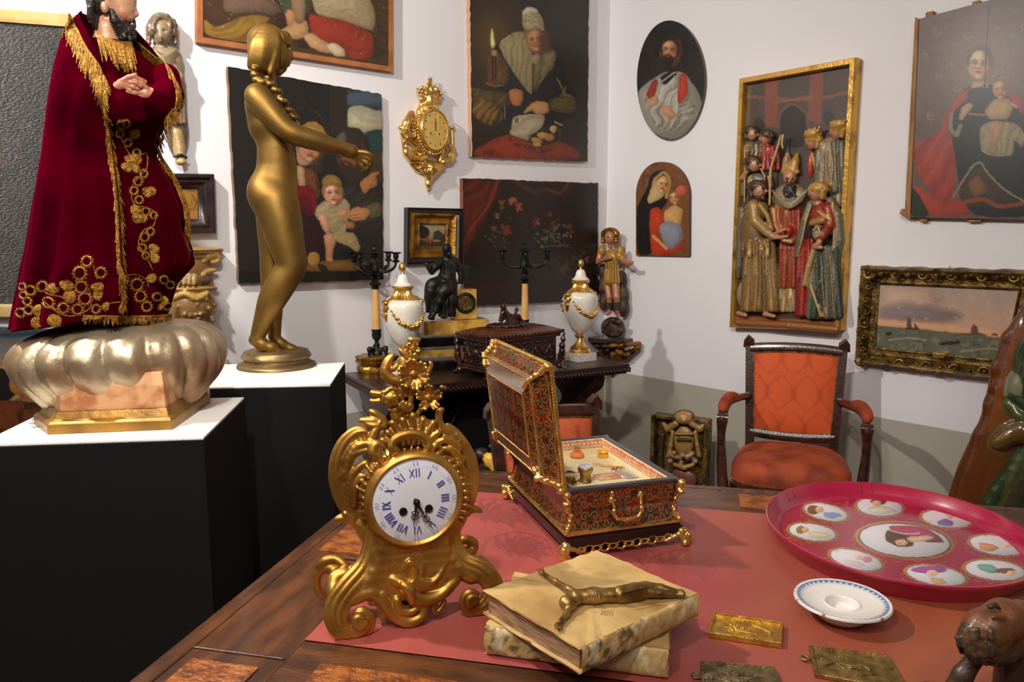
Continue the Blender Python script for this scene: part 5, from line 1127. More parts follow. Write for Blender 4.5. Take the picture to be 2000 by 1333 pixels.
for i in range(9): a = PI*i/8; S.ell(1336+16*math.cos(a), 813-8*math.sin(a), 18, 5, 5, 6, col=(120, 92, 56), k=.003)
for sg in (-1, 1):
    S.chain([(1336+sg*16, 828, 7, 16), (1336+sg*32, 838, 6, 14), (1336+sg*40, 828, 4, 12)], GG); S.chain([(1336+sg*22, 845, 4, 16), (1336+sg*26, 870, 4, 18), (1336+sg*30, 890, 5, 18)], GG)
    S.chain([(1336+sg*42, 850, 5, 8), (1336+sg*46, 890, 5, 8), (1336+sg*44, 930, 6, 8)], DK)
S.ell(1336, 862, 10, 20, 30, 8, col=GG); S.chain([(1320, 848, 3, 20), (1352, 848, 3, 20)], GG, k=.003); S.chain([(1324, 860, 3, 20), (1348, 860, 3, 20)], DK, k=.003)
for i in range(22): S.ell(1336+R_.uniform(-28, 28), 893+R_.uniform(-8, 10), 18+R_.uniform(-4, 8), 5, 5, 6, col=R_.choice([PK, GG, (150, 130, 110)]), k=.002)
S.chain([(1318, 908, 4, 20), (1336, 914, 5, 24), (1354, 908, 4, 20)], GG); S.ell(1336, 935, 8, 26, 22, 10, col=(120, 70, 54))
S.build('carving', 'vcpoly', .004, rq, cols=True)
b = onY(965, 900, 3.12); gf = Fr((b.x, b.y, 0), math.radians(10))
gq = thing('carved_fragment', gf, 'dark gilded carved fragment standing in the shadow before the low black plinth', 'carving', None)
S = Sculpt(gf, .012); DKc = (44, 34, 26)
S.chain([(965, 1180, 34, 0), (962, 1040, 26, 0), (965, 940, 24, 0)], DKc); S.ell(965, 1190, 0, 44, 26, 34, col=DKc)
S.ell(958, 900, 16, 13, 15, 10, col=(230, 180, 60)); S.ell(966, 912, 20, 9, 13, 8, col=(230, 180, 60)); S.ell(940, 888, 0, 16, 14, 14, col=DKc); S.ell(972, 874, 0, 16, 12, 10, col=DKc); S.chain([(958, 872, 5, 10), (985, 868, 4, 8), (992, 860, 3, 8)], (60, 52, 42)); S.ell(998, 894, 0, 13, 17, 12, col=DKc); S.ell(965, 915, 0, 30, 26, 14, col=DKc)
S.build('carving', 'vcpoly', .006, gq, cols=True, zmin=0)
b0 = gf.px(969, 888, .07); b1 = gf.px(982, 930, .06)
mk('gilt_batten', tube([b0, b1], .006, 4), 'brightgold', gq, False)
# small gilded carving at the far left on the floor
b = onz(8, 1188, 0); lf = Fr(b, .6)
t = thing('carved_fragment', lf, 'gilded wooden carving with black top on the red floor at the left edge', 'carving', None)
S = Sculpt(lf, .01); S.lell((-.05, 0, .07), (.09, .06, .07), col=(120, 92, 36))
for i in range(18): a = R_.uniform(0, 6.28); S.lell((-.05+.075*math.cos(a), -.03-.02*R_.random(), .07+.05*math.sin(a)), (.016, .02, .016), col=(150, 118, 50), k=.003)
S.lell((-.05, 0, .15), (.08, .05, .02), col=(24, 22, 24)); S.lell((-.06, 0, .19), (.05, .035, .02), col=(24, 22, 24))
S.build('carving', 'vcpoly', .006, t, cols=True)
# ================================================================== GILT ROCOCO CLOCK
L_ = onz(672, 1247, TZ); R__ = onz(938, 1203, TZ); yw = math.atan2((R__-L_).y, (R__-L_).x)
mid = (L_+R__)/2; FQ = Fr((mid.x-math.sin(yw)*.05, mid.y+math.cos(yw)*.05, TZ), yw)
clk = thing('mantel_clock', FQ, 'large gilt rococo clock with flower crest and white enamel dial on the big table', 'clock', None)
print('clock m/px', FQ.m)
S = Sculpt(FQ, .0026)
def A(pts, **k): S.chain(pts, **k)
def par(pts, offs, w, **k):      # parallel fluted strands: offset sideways in the image plane
    P = crom(pts, 9); P = [np.array(p) for p in P]
    for o in offs:
        Q = []
        for i, p in enumerate(P):
            t = P[min(i+1, len(P)-1)][:2]-P[max(i-1, 0)][:2]; t = t/(np.linalg.norm(t)+1e-9); f = p[2]
            Q.append((p[0]-t[1]*o*f, p[1]+t[0]*o*f, max(1.2, w*f), p[3]+3-abs(o)*.3))
        S.chain(Q, **k)
def spiral(cx, cy, r0, r1, a0, turns, w0, w1, d, n=18, sg=1):
    return [(cx+math.cos(a0+sg*turns*2*PI*i/n)*(r0+(r1-r0)*i/n), cy+math.sin(a0+sg*turns*2*PI*i/n)*(r0+(r1-r0)*i/n), w0+(w1-w0)*i/n, d) for i in range(n+1)]
# case
S.ell(810, 978, 0, 112, 118, 52, k=.01); S.ell(812, 980, 22, 96, 98, 34, k=.006)
for (yy, xa, xb) in ((1040, 734, 876), (1060, 736, 872), (1080, 734, 874), (1100, 728, 878), (1120, 718, 888), (1138, 708, 898), (1152, 704, 896), (1166, 716, 876)):
    pa_, pb_ = FQ.px(xa, yy, .028), FQ.px(xb, yy, .028); S.lbox(((pa_.x+pb_.x)/2, -.006, pa_.z), (pb_.x-pa_.x)/2-.008, .030, .006, .008, k=.006)
S.ell(786, 1178, 10, 44, 14, 30, k=.008)
for sg, px_ in ((-1, 742), (1, 866)): S.chain([(px_, 1040, 16, 24), (px_-sg*-2-4, 1080, 15, 28), (px_-10, 1120, 15, 30), (px_-sg*-10-8, 1150, 16, 32)], k=.006)
# front feet: big scrolls, with fluting
lf_ = [(735, 1030, 1.0, 24), (728, 1075, 1.0, 26), (712, 1112, 1.0, 32), (682, 1148, 1.1, 44), (660, 1180, 1.1, 50), (656, 1208, 1.05, 54), (668, 1232, .95, 56), (692, 1238, .9, 56), (712, 1228, .8, 56), (718, 1210, .7, 56), (706, 1198, .6, 56), (696, 1208, .5, 56)]
par(lf_, (-16, -6, 5, 15), 6.6, k=.0016); A([(738, 1080, 22, 16), (724, 1120, 24, 20), (702, 1150, 20, 30)], k=.008)
rf_ = [(878, 1030, 1.0, 24), (884, 1070, 1.0, 26), (905, 1098, 1.0, 32), (938, 1114, 1.05, 40), (960, 1138, 1.05, 46), (962, 1166, 1.0, 50), (946, 1188, .9, 52), (925, 1192, .85, 52), (910, 1178, .7, 52), (918, 1162, .6, 52), (932, 1166, .5, 52)]
par(rf_, (-14, -5, 5, 14), 6.2, k=.0016); A([(872, 1075, 20, 16), (888, 1108, 20, 20), (920, 1126, 16, 30)], k=.008)
A(spiral(702, 1212, 12, 2, .5, 1.2, 8, 5, 66)); A(spiral(924, 1174, 11, 2, 2.2, 1.2, 7, 5, 62))
# apron arch between the feet
A([(690, 1170, 13, 40), (722, 1156, 14, 40), (742, 1170, 12, 40), (748, 1205, 7, 40)], sm=3); A([(745, 1160, 12, 42), (762, 1195, 12, 46), (795, 1214, 12, 50), (822, 1206, 10, 52), (828, 1186, 9, 50), (812, 1180, 7, 50)], sm=4)
A([(775, 1172, 8, 50), (780, 1190, 8, 52), (800, 1196, 7, 54), (815, 1188, 6, 54)], sm=3)
A([(765, 1130, 10, 44), (790, 1145, 12, 50), (805, 1165, 12, 54), (830, 1172, 12, 52), (862, 1160, 12, 46), (888, 1132, 12, 40)], sm=4)
A([(852, 1170, 6, 46), (846, 1192, 5, 50), (856, 1196, 4, 50), (868, 1176, 5, 46)], sm=3); S.ell(790, 1146, 40, 24, 18, 10)
for i in range(4): A([(800+i*5, 1140-i*3, 4.5, 56-i), (822+i*8, 1152-i*5, 4.5, 54-i), (850+i*6, 1140-i*12, 4, 46), (858+i*4, 1115-i*12, 3, 42)], sm=3, k=.002)
A([(788, 1143, 9, 58), (800, 1155, 9, 62), (806, 1175, 8, 60)], sm=3)
# raised cartouche and trellis on the waist
A([(748, 1062, 3, 44), (758, 1075, 3, 44), (757, 1120, 3, 46), (740, 1158, 3, 44)], sm=3, k=.002); A([(752, 1066, 3, 44), (800, 1074, 3, 46), (850, 1058, 3, 42), (862, 1090, 3, 42), (872, 1122, 3, 40)], sm=3, k=.002)
for i in range(7): A([(820+i*5.5, 1072+abs(i-5)*2, 1.6, 45), (838+i*5, 1112-(i-3)*2, 1.6, 43)], k=.001); A([(858-i*5, 1062+i*2, 1.6, 44), (828-i*1.5+i*1.0, 1096+i*4, 1.6, 44)], k=.001)
S.ell(785, 1100, 40, 22, 20, 8); 
for i in range(40): S.ell(782+R_.gauss(0, 10), 1098+R_.gauss(0, 10), 47, 3, 3, 3, k=.001)
A([(790, 1110, 4, 50), (800, 1098, 5, 52), (812, 1112, 5, 52), (808, 1135, 6, 52), (792, 1146, 5, 52)], sm=3, k=.003); A([(812, 1080, 5, 44), (824, 1100, 6, 46), (820, 1128, 6, 48), (806, 1142, 5, 50)], sm=3)
# rear feet
A([(728, 1080, 16, -20), (700, 1112, 14, -40), (668, 1120, 13, -56), (640, 1108, 11, -66), (622, 1118, 9, -70), (618, 1142, 8, -72), (628, 1162, 8, -72), (645, 1168, 7, -72)], sm=4)
A([(672, 1104, 8, -50), (655, 1092, 8, -60), (634, 1096, 8, -64), (622, 1108, 6, -66)], sm=3); A([(672, 1120, 12, -40), (655, 1130, 14, -40), (652, 1150, 14, -30), (660, 1168, 12, -10)], sm=3); A([(660, 1150, 10, 20), (680, 1138, 9, 30), (700, 1142, 6, 34)], sm=3)
A([(880, 1075, 14, -30), (900, 1080, 12, -60), (920, 1078, 11, -72), (924, 1062, 10, -76), (908, 1054, 8, -76), (898, 1062, 6, -76)], sm=4)
A([(918, 1100, 9, 20), (935, 1094, 9, 28), (955, 1108, 8, 36)], sm=3); A([(918, 1110, 5, 34), (936, 1108, 5, 40), (950, 1122, 5, 46)], sm=3, k=.002)
# shoulder acanthus, left and right
L1 = [(702, 1008, .7, 8), (678, 985, 1.0, 10), (664, 945, 1.1, 10), (664, 905, 1.1, 10), (676, 870, 1.0, 10), (698, 848, .8, 12), (716, 846, .5, 14)]
par(L1, (-13, -4, 5, 14), 5.6, k=.0015)
for (x0, y0, x1, y1, x2, y2) in ((672, 930, 690, 888, 722, 880), (680, 960, 690, 925, 712, 905), (690, 985, 694, 950, 706, 930), (676, 900, 700, 870, 735, 868)):
    A([(x0, y0, 8, 16), (x1, y1, 8, 20), (x2, y2, 6, 24), (x2+6, y2+6, 4, 26)], sm=4)
R1 = [(908, 998, .7, 4), (918, 960, .9, 4), (918, 915, 1.0, 4), (906, 880, .95, 4), (886, 852, .9, 8), (868, 838, .8, 8)]
par(R1, (-11, -3, 5, 12), 5, k=.0015)
A([(868, 845, 10, 10), (858, 825, 7, 12), (858, 806, 6, 12), (864, 800, 4, 12)], sm=3); A([(892, 850, 6, 10), (906, 868, 5, 12)], sm=2)
for (x0, y0, x1, y1, x2, y2) in ((902, 900, 886, 880, 866, 876), (908, 930, 896, 908, 884, 900), (896, 875, 880, 862, 864, 858)):
    A([(x0, y0, 7, 14), (x1, y1, 7, 20), (x2, y2, 5, 22)], sm=3)
# wings at the waist
A([(718, 1050, 14, 6), (706, 1030, 12, 8), (690, 1018, 9, 8), (668, 1012, 7, 8), (656, 1016, 4, 8)], sm=4); A([(690, 1014, 5, 14), (674, 1004, 5, 14)], k=.002)
A([(884, 1045, 12, 0), (894, 1018, 9, 2), (912, 1000, 8, 4), (930, 995, 6, 4), (940, 1000, 3, 4)], sm=4); A([(905, 1000, 4, 8), (918, 984, 4, 6), (922, 975, 3, 6)], sm=2)
# leafy border round the dial
for i in range(30):
    a = -PI*1.12+i*(PI*1.24/29); r0, r1 = 90, 110+5*math.sin(i*1.9); w = R_.uniform(3, 5)
    A([(810+math.cos(a)*r0, 976+math.sin(a)*r0, 3.5, 38), (810+math.cos(a)*(r0+10), 976+math.sin(a)*(r0+10), w, 40), (810+math.cos(a+.04)*r1, 976+math.sin(a+.04)*r1, w*.8, 30)], k=.002)
# shell crest and the brow scroll
for i in range(9):
    a = math.radians(-160+i*17.5); r1 = 58+9*math.sin(i*PI/8)+(5 if i % 2 == 0 else 0)
    A([(806+math.cos(a)*18, 880+math.sin(a)*14, 9, 14), (806+math.cos(a)*40, 880+math.sin(a)*36, 8.5, 22), (806+math.cos(a)*r1, 880+math.sin(a)*(r1-4), 7, 24)], k=.003)
A([(772, 880, 8, 40), (764, 874, 6, 42), (772, 858, 7, 40), (796, 848, 8, 38), (820, 850, 8, 38), (836, 864, 7, 40), (836, 876, 7, 42)], sm=4)
A([(742, 895, 9, 34), (728, 885, 9, 34), (734, 868, 8, 32), (746, 872, 5, 34), (742, 882, 4, 36)], sm=3); A([(718, 872, 8, 18), (728, 850, 8, 16), (738, 832, 7, 14), (742, 824, 6, 14)], sm=3)
for i in range(5): A([(788+i*10, 868-3*math.sin(i*PI/4), 4, 42), (787+i*10.5, 860-5*math.sin(i*PI/4), 3.5, 42)], k=.002)
S.ell(782, 850, 0, 40, 24, 20); S.ell(806, 850, 6, 56, 34, 12, k=.004); S.ell(812, 980, 46, 84, 84, 14, k=.001, sub=True)
body = S.build('gilt_case', 'ormolu', .0018, clk, smooth=3, zmin=0)
# flower spray
S = Sculpt(FQ, .0025)
for pts in ([(806, 850, 6, 0), (800, 800, 5, 4), (806, 760, 4, 6), (806, 735, 4, 6)], [(800, 830, 5, 0), (822, 800, 4, 8), (838, 782, 4, 10)], [(798, 830, 5, 0), (780, 800, 4, 8), (764, 785, 4, 8)], [(790, 840, 5, 0), (760, 828, 4, 8), (735, 820, 4, 8)], [(806, 735, 4, 2), (808, 700, 6, 2), (806, 682, 8, 2)]): A(pts, sm=4)
def flower(x, y, d, R, n, rot=0, tilt=1., cup=8):
    for i in range(n):
        a = rot+i*2*PI/n; c, s = math.cos(a), math.sin(a)
        for e in (-.28, 0, .28):
            c2, s2 = math.cos(a+e), math.sin(a+e); rr_ = R*(.86 if e else .95); S.chain([(x+c*R*.2, y+s*R*.2*tilt, R*.13, d), (x+c2*R*.55, y+s2*R*.55*tilt, R*.17, d+cup*.3), (x+c2*rr_, y+s2*rr_*tilt, R*.12, d+cup*1.3+(2 if e else 0))], k=.0016)
        S.chain([(x+c*R*.2, y+s*R*.2*tilt, 1.6, d+R*.2), (x+c*R*.8, y+s*R*.8*tilt, 1.3, d+cup+R*.16)], k=.001, sub=True)
    for i in range(6): a = i*PI/3; S.ell(x+3.5*math.cos(a), y+3.5*math.sin(a), d+8, 2.2, 2.2, 3, k=.001)
    S.ell(x, y, d+3, R*.22, R*.22, 5)
flower(808, 732, 12, 32, 6, .3, 1., 10); flower(838, 778, 14, 27, 5, .9, 1., 8); flower(806, 682, 4, 16, 5, .2, .8, 4)
S.ell(764, 778, 12, 15, 15, 12)
for i in range(9):
    a = i*.95; r = 9+i*1.7; S.chain([(764+r*math.cos(a-.4), 778+r*math.sin(a-.4), 4, 20-i), (764+r*1.12*math.cos(a), 778+r*1.12*math.sin(a), 5, 18-i), (764+r*math.cos(a+.4), 778+r*math.sin(a+.4), 4, 20-i)], k=.001)
S.chain([(740, 770, 7, 8), (728, 768, 6, 6)]); S.chain([(742, 784, 6, 8), (726, 784, 5, 6)])
S.ell(795, 795, 18, 13, 11, 11); S.ell(793, 790, 24, 4, 6, 5); S.ell(801, 792, 24, 4, 6, 5)
for pts in ([(748, 828, 9, 8), (728, 822, 8, 10), (706, 822, 5, 8)], [(748, 822, 8, 8), (732, 808, 7, 8), (724, 804, 4, 8)], [(750, 832, 8, 12), (730, 832, 7, 14), (714, 828, 4, 12)], [(790, 740, 5, 6), (768, 742, 9, 4), (752, 728, 9, 2), (758, 706, 8, 0), (768, 694, 4, 0)], [(792, 770, 7, 4), (782, 750, 9, 4), (764, 742, 8, 4), (748, 738, 5, 4)], [(808, 698, 6, 6), (792, 694, 6, 8), (782, 684, 4, 8)], [(812, 672, 6, 4), (802, 664, 5, 6), (818, 664, 4, 6)], [(768, 722, 5, 6), (776, 712, 4, 6)], [(835, 730, 4, 0), (842, 715, 4, 0), (840, 708, 3, 0)], [(816, 830, 8, 4), (826, 818, 6, 6)], [(780, 835, 8, 6), (772, 815, 8, 8), (766, 800, 5, 8)], [(862, 756, 4, 8), (872, 758, 2, 8)]): A(pts, sm=3)
S.build('flower_spray', 'ormolu', .0017, clk, smooth=1)
# dial, bezel, numerals, hands
dc = FQ.px(812, 979, .052); dx, dy, dz = dc; rD = 79*FQ.m*1.0
mm('enamel', (206, 206, 214), .12, 0, coat=.8); mm('numeral', (70, 66, 140), .4); mm('handmetal', (70, 54, 34), .35, .7)
Tm = T(dx, dy, dz, rx=PI/2)
mk('bezel', xf(lathe([(rD*1.17, -.03), (rD*1.19, -.012), (rD*1.16, -.004), (rD*1.1, .002), (rD*1.06, .003), (rD*1.02, -.001), (rD*.99, -.002)], 72, cap=False), Tm), 'ormolu', clk)
dial = mk('dial', xf(lathe([(rD*1.01, -.01), (rD*1.0, -.002), (rD*.8, .0015), (rD*.4, .0035), (.0005, .004)], 64), Tm), 'enamel', clk)
NUM = {12: 'XII', 1: 'I', 2: 'II', 3: 'III', 4: 'IIII', 5: 'V', 6: 'VI', 7: 'VII', 8: 'VIII', 9: 'IX', 10: 'X', 11: 'XI'}
def surf(r): return -(.0018+.0028*(1-min(1, r/rD)**2))
for h in range(1, 13):
    a = PI/2-h*PI/6+.03; bars = []; s = NUM[h]; wd = {'I': 1.5, 'V': 3.0, 'X': 3.0}; tot = sum(wd[c] for c in s); x = -tot/2; u_ = rD*.046
    r0, r1 = rD*.6, rD*.79
    for c in s:
        w = wd[c]; xc = x+w/2
        if c == 'I': bars.append((xc, xc, .22*u_))
        elif c == 'V': bars += [(xc, xc-1.1, .23*u_), (xc, xc+1.1, .09*u_)]
        else: bars += [(xc+1.1, xc-1.1, .23*u_), (xc-1.1, xc+1.1, .09*u_)]
        x += w
    g = []
    for b0, b1, hw in bars:
        P = []
        for rr, bb in ((r0, b0), (r1, b1)):
            for e in (-1, 1):
                t_ = bb*u_+e*hw; P.append((dx+rr*math.cos(a)+t_*math.sin(a), dy+surf(rr)-.0006, dz+rr*math.sin(a)-t_*math.cos(a)))
        q = [P[0], P[1], P[3], P[2]]; V = q+[(p[0], p[1]+.002, p[2]) for p in q]
        g.append((V, [(0, 1, 2, 3), (7, 6, 5, 4), (0, 4, 5, 1), (1, 5, 6, 2), (2, 6, 7, 3), (3, 7, 4, 0)]))
    mk('hour_numeral', join(*g), 'numeral', dial, False)
g = []
for i in range(60):
    a = i*PI/30; r = rD*.86; p = Vector((dx+r*math.cos(a), dy+surf(r)-.0004, dz+r*math.sin(a))); g.append(ball(tuple(p), .0005, 5, 4))
for i in range(12):   # five-minute figures as small arabic-like strokes
    a = PI/2-i*PI/6; r = rD*.92
    for q in (-1, 1):
        c = Vector((dx+r*math.cos(a+q*.035), dy+surf(r)-.0003, dz+r*math.sin(a+q*.035))); e = Vector((math.cos(a), 0, math.sin(a)))*.0032
        g.append(tube([c-e, c+Vector((-e.z, 0, e.x))*.5*q, c+e], .00045, 5))
o = mk('minute_track', join(*g), 'numeral', dial); o['kind'] = 'stuff'
def hand(name, x1, y1, w):
    e = FQ.px(x1, y1, .052+.008); c = Vector((dx, dy-.008, dz)); e = Vector(e); d = (e-c); n_ = Vector((d.z, 0, -d.x)).normalized()
    g = [tube([c-d*.12, c+d*.3, c+d*.38], [w*1.1, w, w*.7], 8), tube([c+d*.38, c+d*1.0], [w*.6, .0004], 6), ball(tuple(c), .006, 12, 8)]
    for q in (-1, 1):
        for t0 in (.35, .52): g.append(tube(crom([c+d*t0, c+d*(t0+.05)+n_*q*w*2.4, c+d*(t0+.14)+n_*q*w*1.8, c+d*(t0+.18)], 4), w*.4, 6))
    mk(name, join(*g), 'handmetal', dial)
hand('hour_hand', 808, 1030, .0024); hand('minute_hand', 846, 1036, .002)
for x, y in ((787, 999), (837, 993)):
    p = FQ.px(x, y, .0545); mk('winding_hole', xf(lathe([(.0068, -.001), (.007, .001), (.005, .0015), (.0045, -.0), (.0005, -.0)], 20), T(p.x, dy-.0045, p.z, rx=PI/2)), 'blackedge', dial)
# ================================================================== OPEN MARQUETRY CASKET
o_ = onz(1107, 1093, TZ); FX = Fr((o_.x, o_.y, TZ), math.radians(18)); BW, BL = .262, .38
bx = thing('jewel_box', FX, 'open red and brass marquetry box with gilt mounts and raised lid on the big table', 'box', None)
RD, GN, DKB, GL = (150, 34, 22), (86, 74, 36), (44, 20, 14), (150, 118, 52)
def scr(cx, cy, r, turns, a0, sg, w, col): return ('s', [(cx+math.cos(a0+sg*turns*6.283*t)*r*(1-.8*t), cy+math.sin(a0+sg*turns*6.283*t)*r*(1-.8*t)) for t in np.linspace(0, 1, 12)], w, col, 1.2)
def boulle_shapes(W_, H_, seed=1, dense=1.0):
    r = random.Random(seed); out = [('n', (130, 26, 18), 14, .52, .9), ('n', (30, 16, 12), 9, .6, .8)]
    nx = max(1, int(W_/52)); ny = max(1, int(H_/44))
    for i in range(nx):
        for j in range(ny):
            cx, cy = (i+.5)*W_/nx, (j+.5)*H_/ny
            for sg in (-1, 1):
                for q in (-1, 1):
                    out += [scr(cx+sg*14, cy+q*9, 10, 1.2, 0 if sg > 0 else PI, sg*q, 2.6, GN), scr(cx+sg*14, cy+q*9, 11.6, 1.2, 0 if sg > 0 else PI, sg*q, .7, GL), scr(cx+sg*5, cy+q*17, 6, 1.1, PI/2*q, -sg*q, 1.8, GN)]
            out += [('s', [(cx-24, cy), (cx, cy-4), (cx+24, cy)], 1.6, GN, 1), ('e', cx, cy, 4, 6, 0, GN, 1)]
    out += [('s', [(3, 3), (W_-3, 3), (W_-3, H_-3), (3, H_-3), (3, 3)], 1.4, GL, 1)]
    return out
mm('boulle', (120, 40, 30), .16, 0, vc=True, coat=.8)
def bpanel(name, P00, P10, P11, P01, seed, n=(110, 60), curve=None, parent=None, xfm=None):
    P00, P10, P11, P01 = [np.array(p, float) for p in (P00, P10, P11, P01)]; Wm = np.linalg.norm(P10-P00)*1000; Hm = np.linalg.norm(P01-P00)*1000
    def fn(u, v):
        p = (P00*(1-u)+P10*u)*(1-v)+(P01*(1-u)+P11*u)*v
        if curve is not None: p = p+np.array(curve)*math.sin(v*PI)
        return tuple(p)
    V, Q = grid(fn, n[0], n[1]); k = np.arange(n[0]*n[1]); X = (k % n[0])/(n[0]-1)*Wm; Y = (k//n[0])/(n[1]-1)*Hm
    C = paint(X, Y, (70, 22, 16), boulle_shapes(Wm, Hm, seed), tex=.08)
    if xfm is not None: V = np.array([tuple(xfm @ Vector(v)) for v in V])
    return mk(name, (V, Q), 'boulle', parent or bx, True, cols=C, auto=False)
z0, z1 = .052, .148; e_ = .006
mk('plinth', join(box(-e_, BW+e_, -e_, BL+e_, .024, .046), box(-.003, BW+.003, -.003, BL+.003, .046, .05)), 'ebony', bx, False, bevel=.002)
bpanel('front_panel', (0, 0, z0), (BW, 0, z0), (BW-.006, .006, z1-.004), (.006, .006, z1-.004), 1, (190, 80), (0, .007, 0))
bpanel('side_panel', (0, BL, z0), (0, 0, z0), (.006, .006, z1-.004), (.006, BL-.006, z1-.004), 2, (150, 50), (.007, 0, 0))
bpanel('side_panel', (BW, 0, z0), (BW, BL, z0), (BW-.006, BL-.006, z1-.004), (BW-.006, .006, z1-.004), 3, (60, 24), (-.012, 0, 0))
bpanel('back_panel', (BW, BL, z0), (0, BL, z0), (.006, BL-.006, z1-.004), (BW-.006, BL-.006, z1-.004), 4, (60, 24), (0, -.012, 0))
# walls with cream lining and bluish-grey rim
w = .012; mm('greyrim', (70, 70, 78), .25, .3); mm('creamlining', (226, 208, 160), .8, sheen=.2)
def ring(x0, x1, y0, y1, t_, za, zb): return join(box(x0, x1, y0, y0+t_, za, zb), box(x0, x1, y1-t_, y1, za, zb), box(x0, x0+t_, y0+t_, y1-t_, za, zb), box(x1-t_, x1, y0+t_, y1-t_, za, zb))
mk('rim', ring(.002, BW-.002, .002, BL-.002, .015, z1-.006, z1), 'greyrim', bx, False, bevel=.001)
mk('lining', join(ring(.016, BW-.016, .016, BL-.016, .004, z0, z1-.003), box(.016, BW-.016, .016, BL-.016, z0, z0+.052)), 'creamlining', bx, False)
mm('pinklace', (206, 110, 80), .6, col2=(226, 170, 130), ns=90)
g = []
def lace(p0, p1, inw):
    p0, p1, inw = Vector(p0), Vector(p1), Vector(inw); L = (p1-p0).length; n = int(L/.0105); e = (p1-p0)/n
    for i in range(n):
        c = p0+e*(i+.5); g.append(tube([c+e*.42*math.cos(a)+Vector((0, 0, .006*math.sin(a)))+inw for a in np.linspace(0, 2*PI, 9)[:-1]], .0013, 5, closed=True)); g.append(tube([c+e*.6*math.cos(a)+Vector((0, 0, -.009+.0035*math.sin(a)))+inw for a in np.linspace(PI, 2*PI, 5)], .001, 5))
    g.append(tube([p0+inw+Vector((0, 0, .007)), p1+inw+Vector((0, 0, .007))], .0013, 5))
zl = z1-.011
q_ = .0215; lace((q_, BL-q_, zl), (BW-q_, BL-q_, zl), (0, 0, 0)); lace((BW-q_, BL-q_, zl), (BW-q_, q_, zl), (0, 0, 0)); lace((q_, q_, zl), (q_, BL-q_, zl), (0, 0, 0)); lace((BW-q_, q_, zl), (q_, q_, zl), (0, 0, 0))
o = mk('lace_trim', join(*g), 'pinklace', bx); o['kind'] = 'stuff'
# gilt mounts
def mould(p0, p1, r, n, par_, xm=None, nm='gilt_moulding'):
    p0, p1 = Vector(p0), Vector(p1); g = [tube([p0, p1], r, 6)]
    for i in range(n): c = p0.lerp(p1, (i+.5)/n); g.append(ball(tuple(c), r*1.35, 6, 4))
    g = join(*g)
    if xm is not None: g = xf(g, xm)
    return mk(nm, g, 'brightgold', par_)
for p0, p1 in (((0, -.001, .052), (BW, -.001, .052)), ((-.001, BL, .052), (-.001, 0, .052)), ((BW+.001, 0, .052), (BW+.001, BL, .052))): mould(p0, p1, .0026, 60, bx)
def chainmount(p0, p1, n):
    p0, p1 = Vector(p0), Vector(p1); e = (p1-p0)/n; g = []
    for i in range(n):
        c = p0+e*(i+.5); s = 1 if i % 2 else -1
        g.append(tube([c+e*.62*math.cos(a)+Vector((0, 0, .0075*math.sin(a)*(1+.2*s))) for a in np.linspace(0, 2*PI, 11)[:-1]], .0024, 6, closed=True)); g.append(ball(tuple(c+e*.5), .0038, 6, 5))
    return join(*g)
mk('pierced_apron', chainmount((.02, -.004, .017), (BW-.02, -.004, .020), 12), 'brightgold', bx); 
def gnarl(S, pts, r, n, jit):
    for i in range(n):
        t_ = i/(n-1); p = np.array(crom(pts, 8))[int(t_*(len(crom(pts, 8))-1))]; S.lell(tuple(p+np.array([R_.gauss(0, jit), R_.gauss(0, jit), R_.gauss(0, jit)])), (r*R_.uniform(.5, 1.1),)*3, k=.002)
for (x, y) in ((0, 0), (BW, 0), (0, BL), (BW, BL)):
    sx = -1 if x == 0 else 1; sy = -1 if y == 0 else 1
    S = Sculpt(Fr((0, 0, 0)), .003)
    S.lcap((x+sx*.004, y+sy*.004, .03), (x+sx*.010, y+sy*.010, .012), .010, .012)
    for q in range(16): S.lell((x+sx*(.006+R_.uniform(-.004, .012)), y+sy*(.006+R_.uniform(-.004, .012)), R_.uniform(.006, .034)), (.0065, .0065, .0065), k=.0015)
    for q in range(3): S.lcap((x-sx*q*.012, y+sy*.006, .026-q*.004), (x-sx*(q+1)*.012, y+sy*.006, .022-q*.004), .006-q*.001, .005-q*.001); S.lcap((x+sx*.006, y-sy*q*.012, .026-q*.004), (x+sx*.006, y-sy*(q+1)*.012, .022-q*.004), .006-q*.001, .005-q*.001)
    S.build('gilt_foot', 'brightgold', .0018, bx, smooth=1)
    S = Sculpt(Fr((0, 0, 0)), .002); pts = [(x, y, .056), (x-sx*.009, y-sy*.009, .075), (x-sx*.010, y-sy*.010, .095), (x-sx*.002, y-sy*.002, .115), (x-sx*.001, y-sy*.001, .135)]
    P = crom(pts, 5); 
    for a_, b_ in zip(P[:-1], P[1:]): S.lcap(a_, b_, .0045, .0045)
    gnarl(S, pts, .006, 16, .002); S.lell((x+sx*.002, y+sy*.002, .138), (.009, .009, .009)); S.lell((x+sx*.002, y+sy*.002, .12), (.010, .010, .007))
    S.build('corner_mount', 'brightgold', .0016, bx, smooth=1)
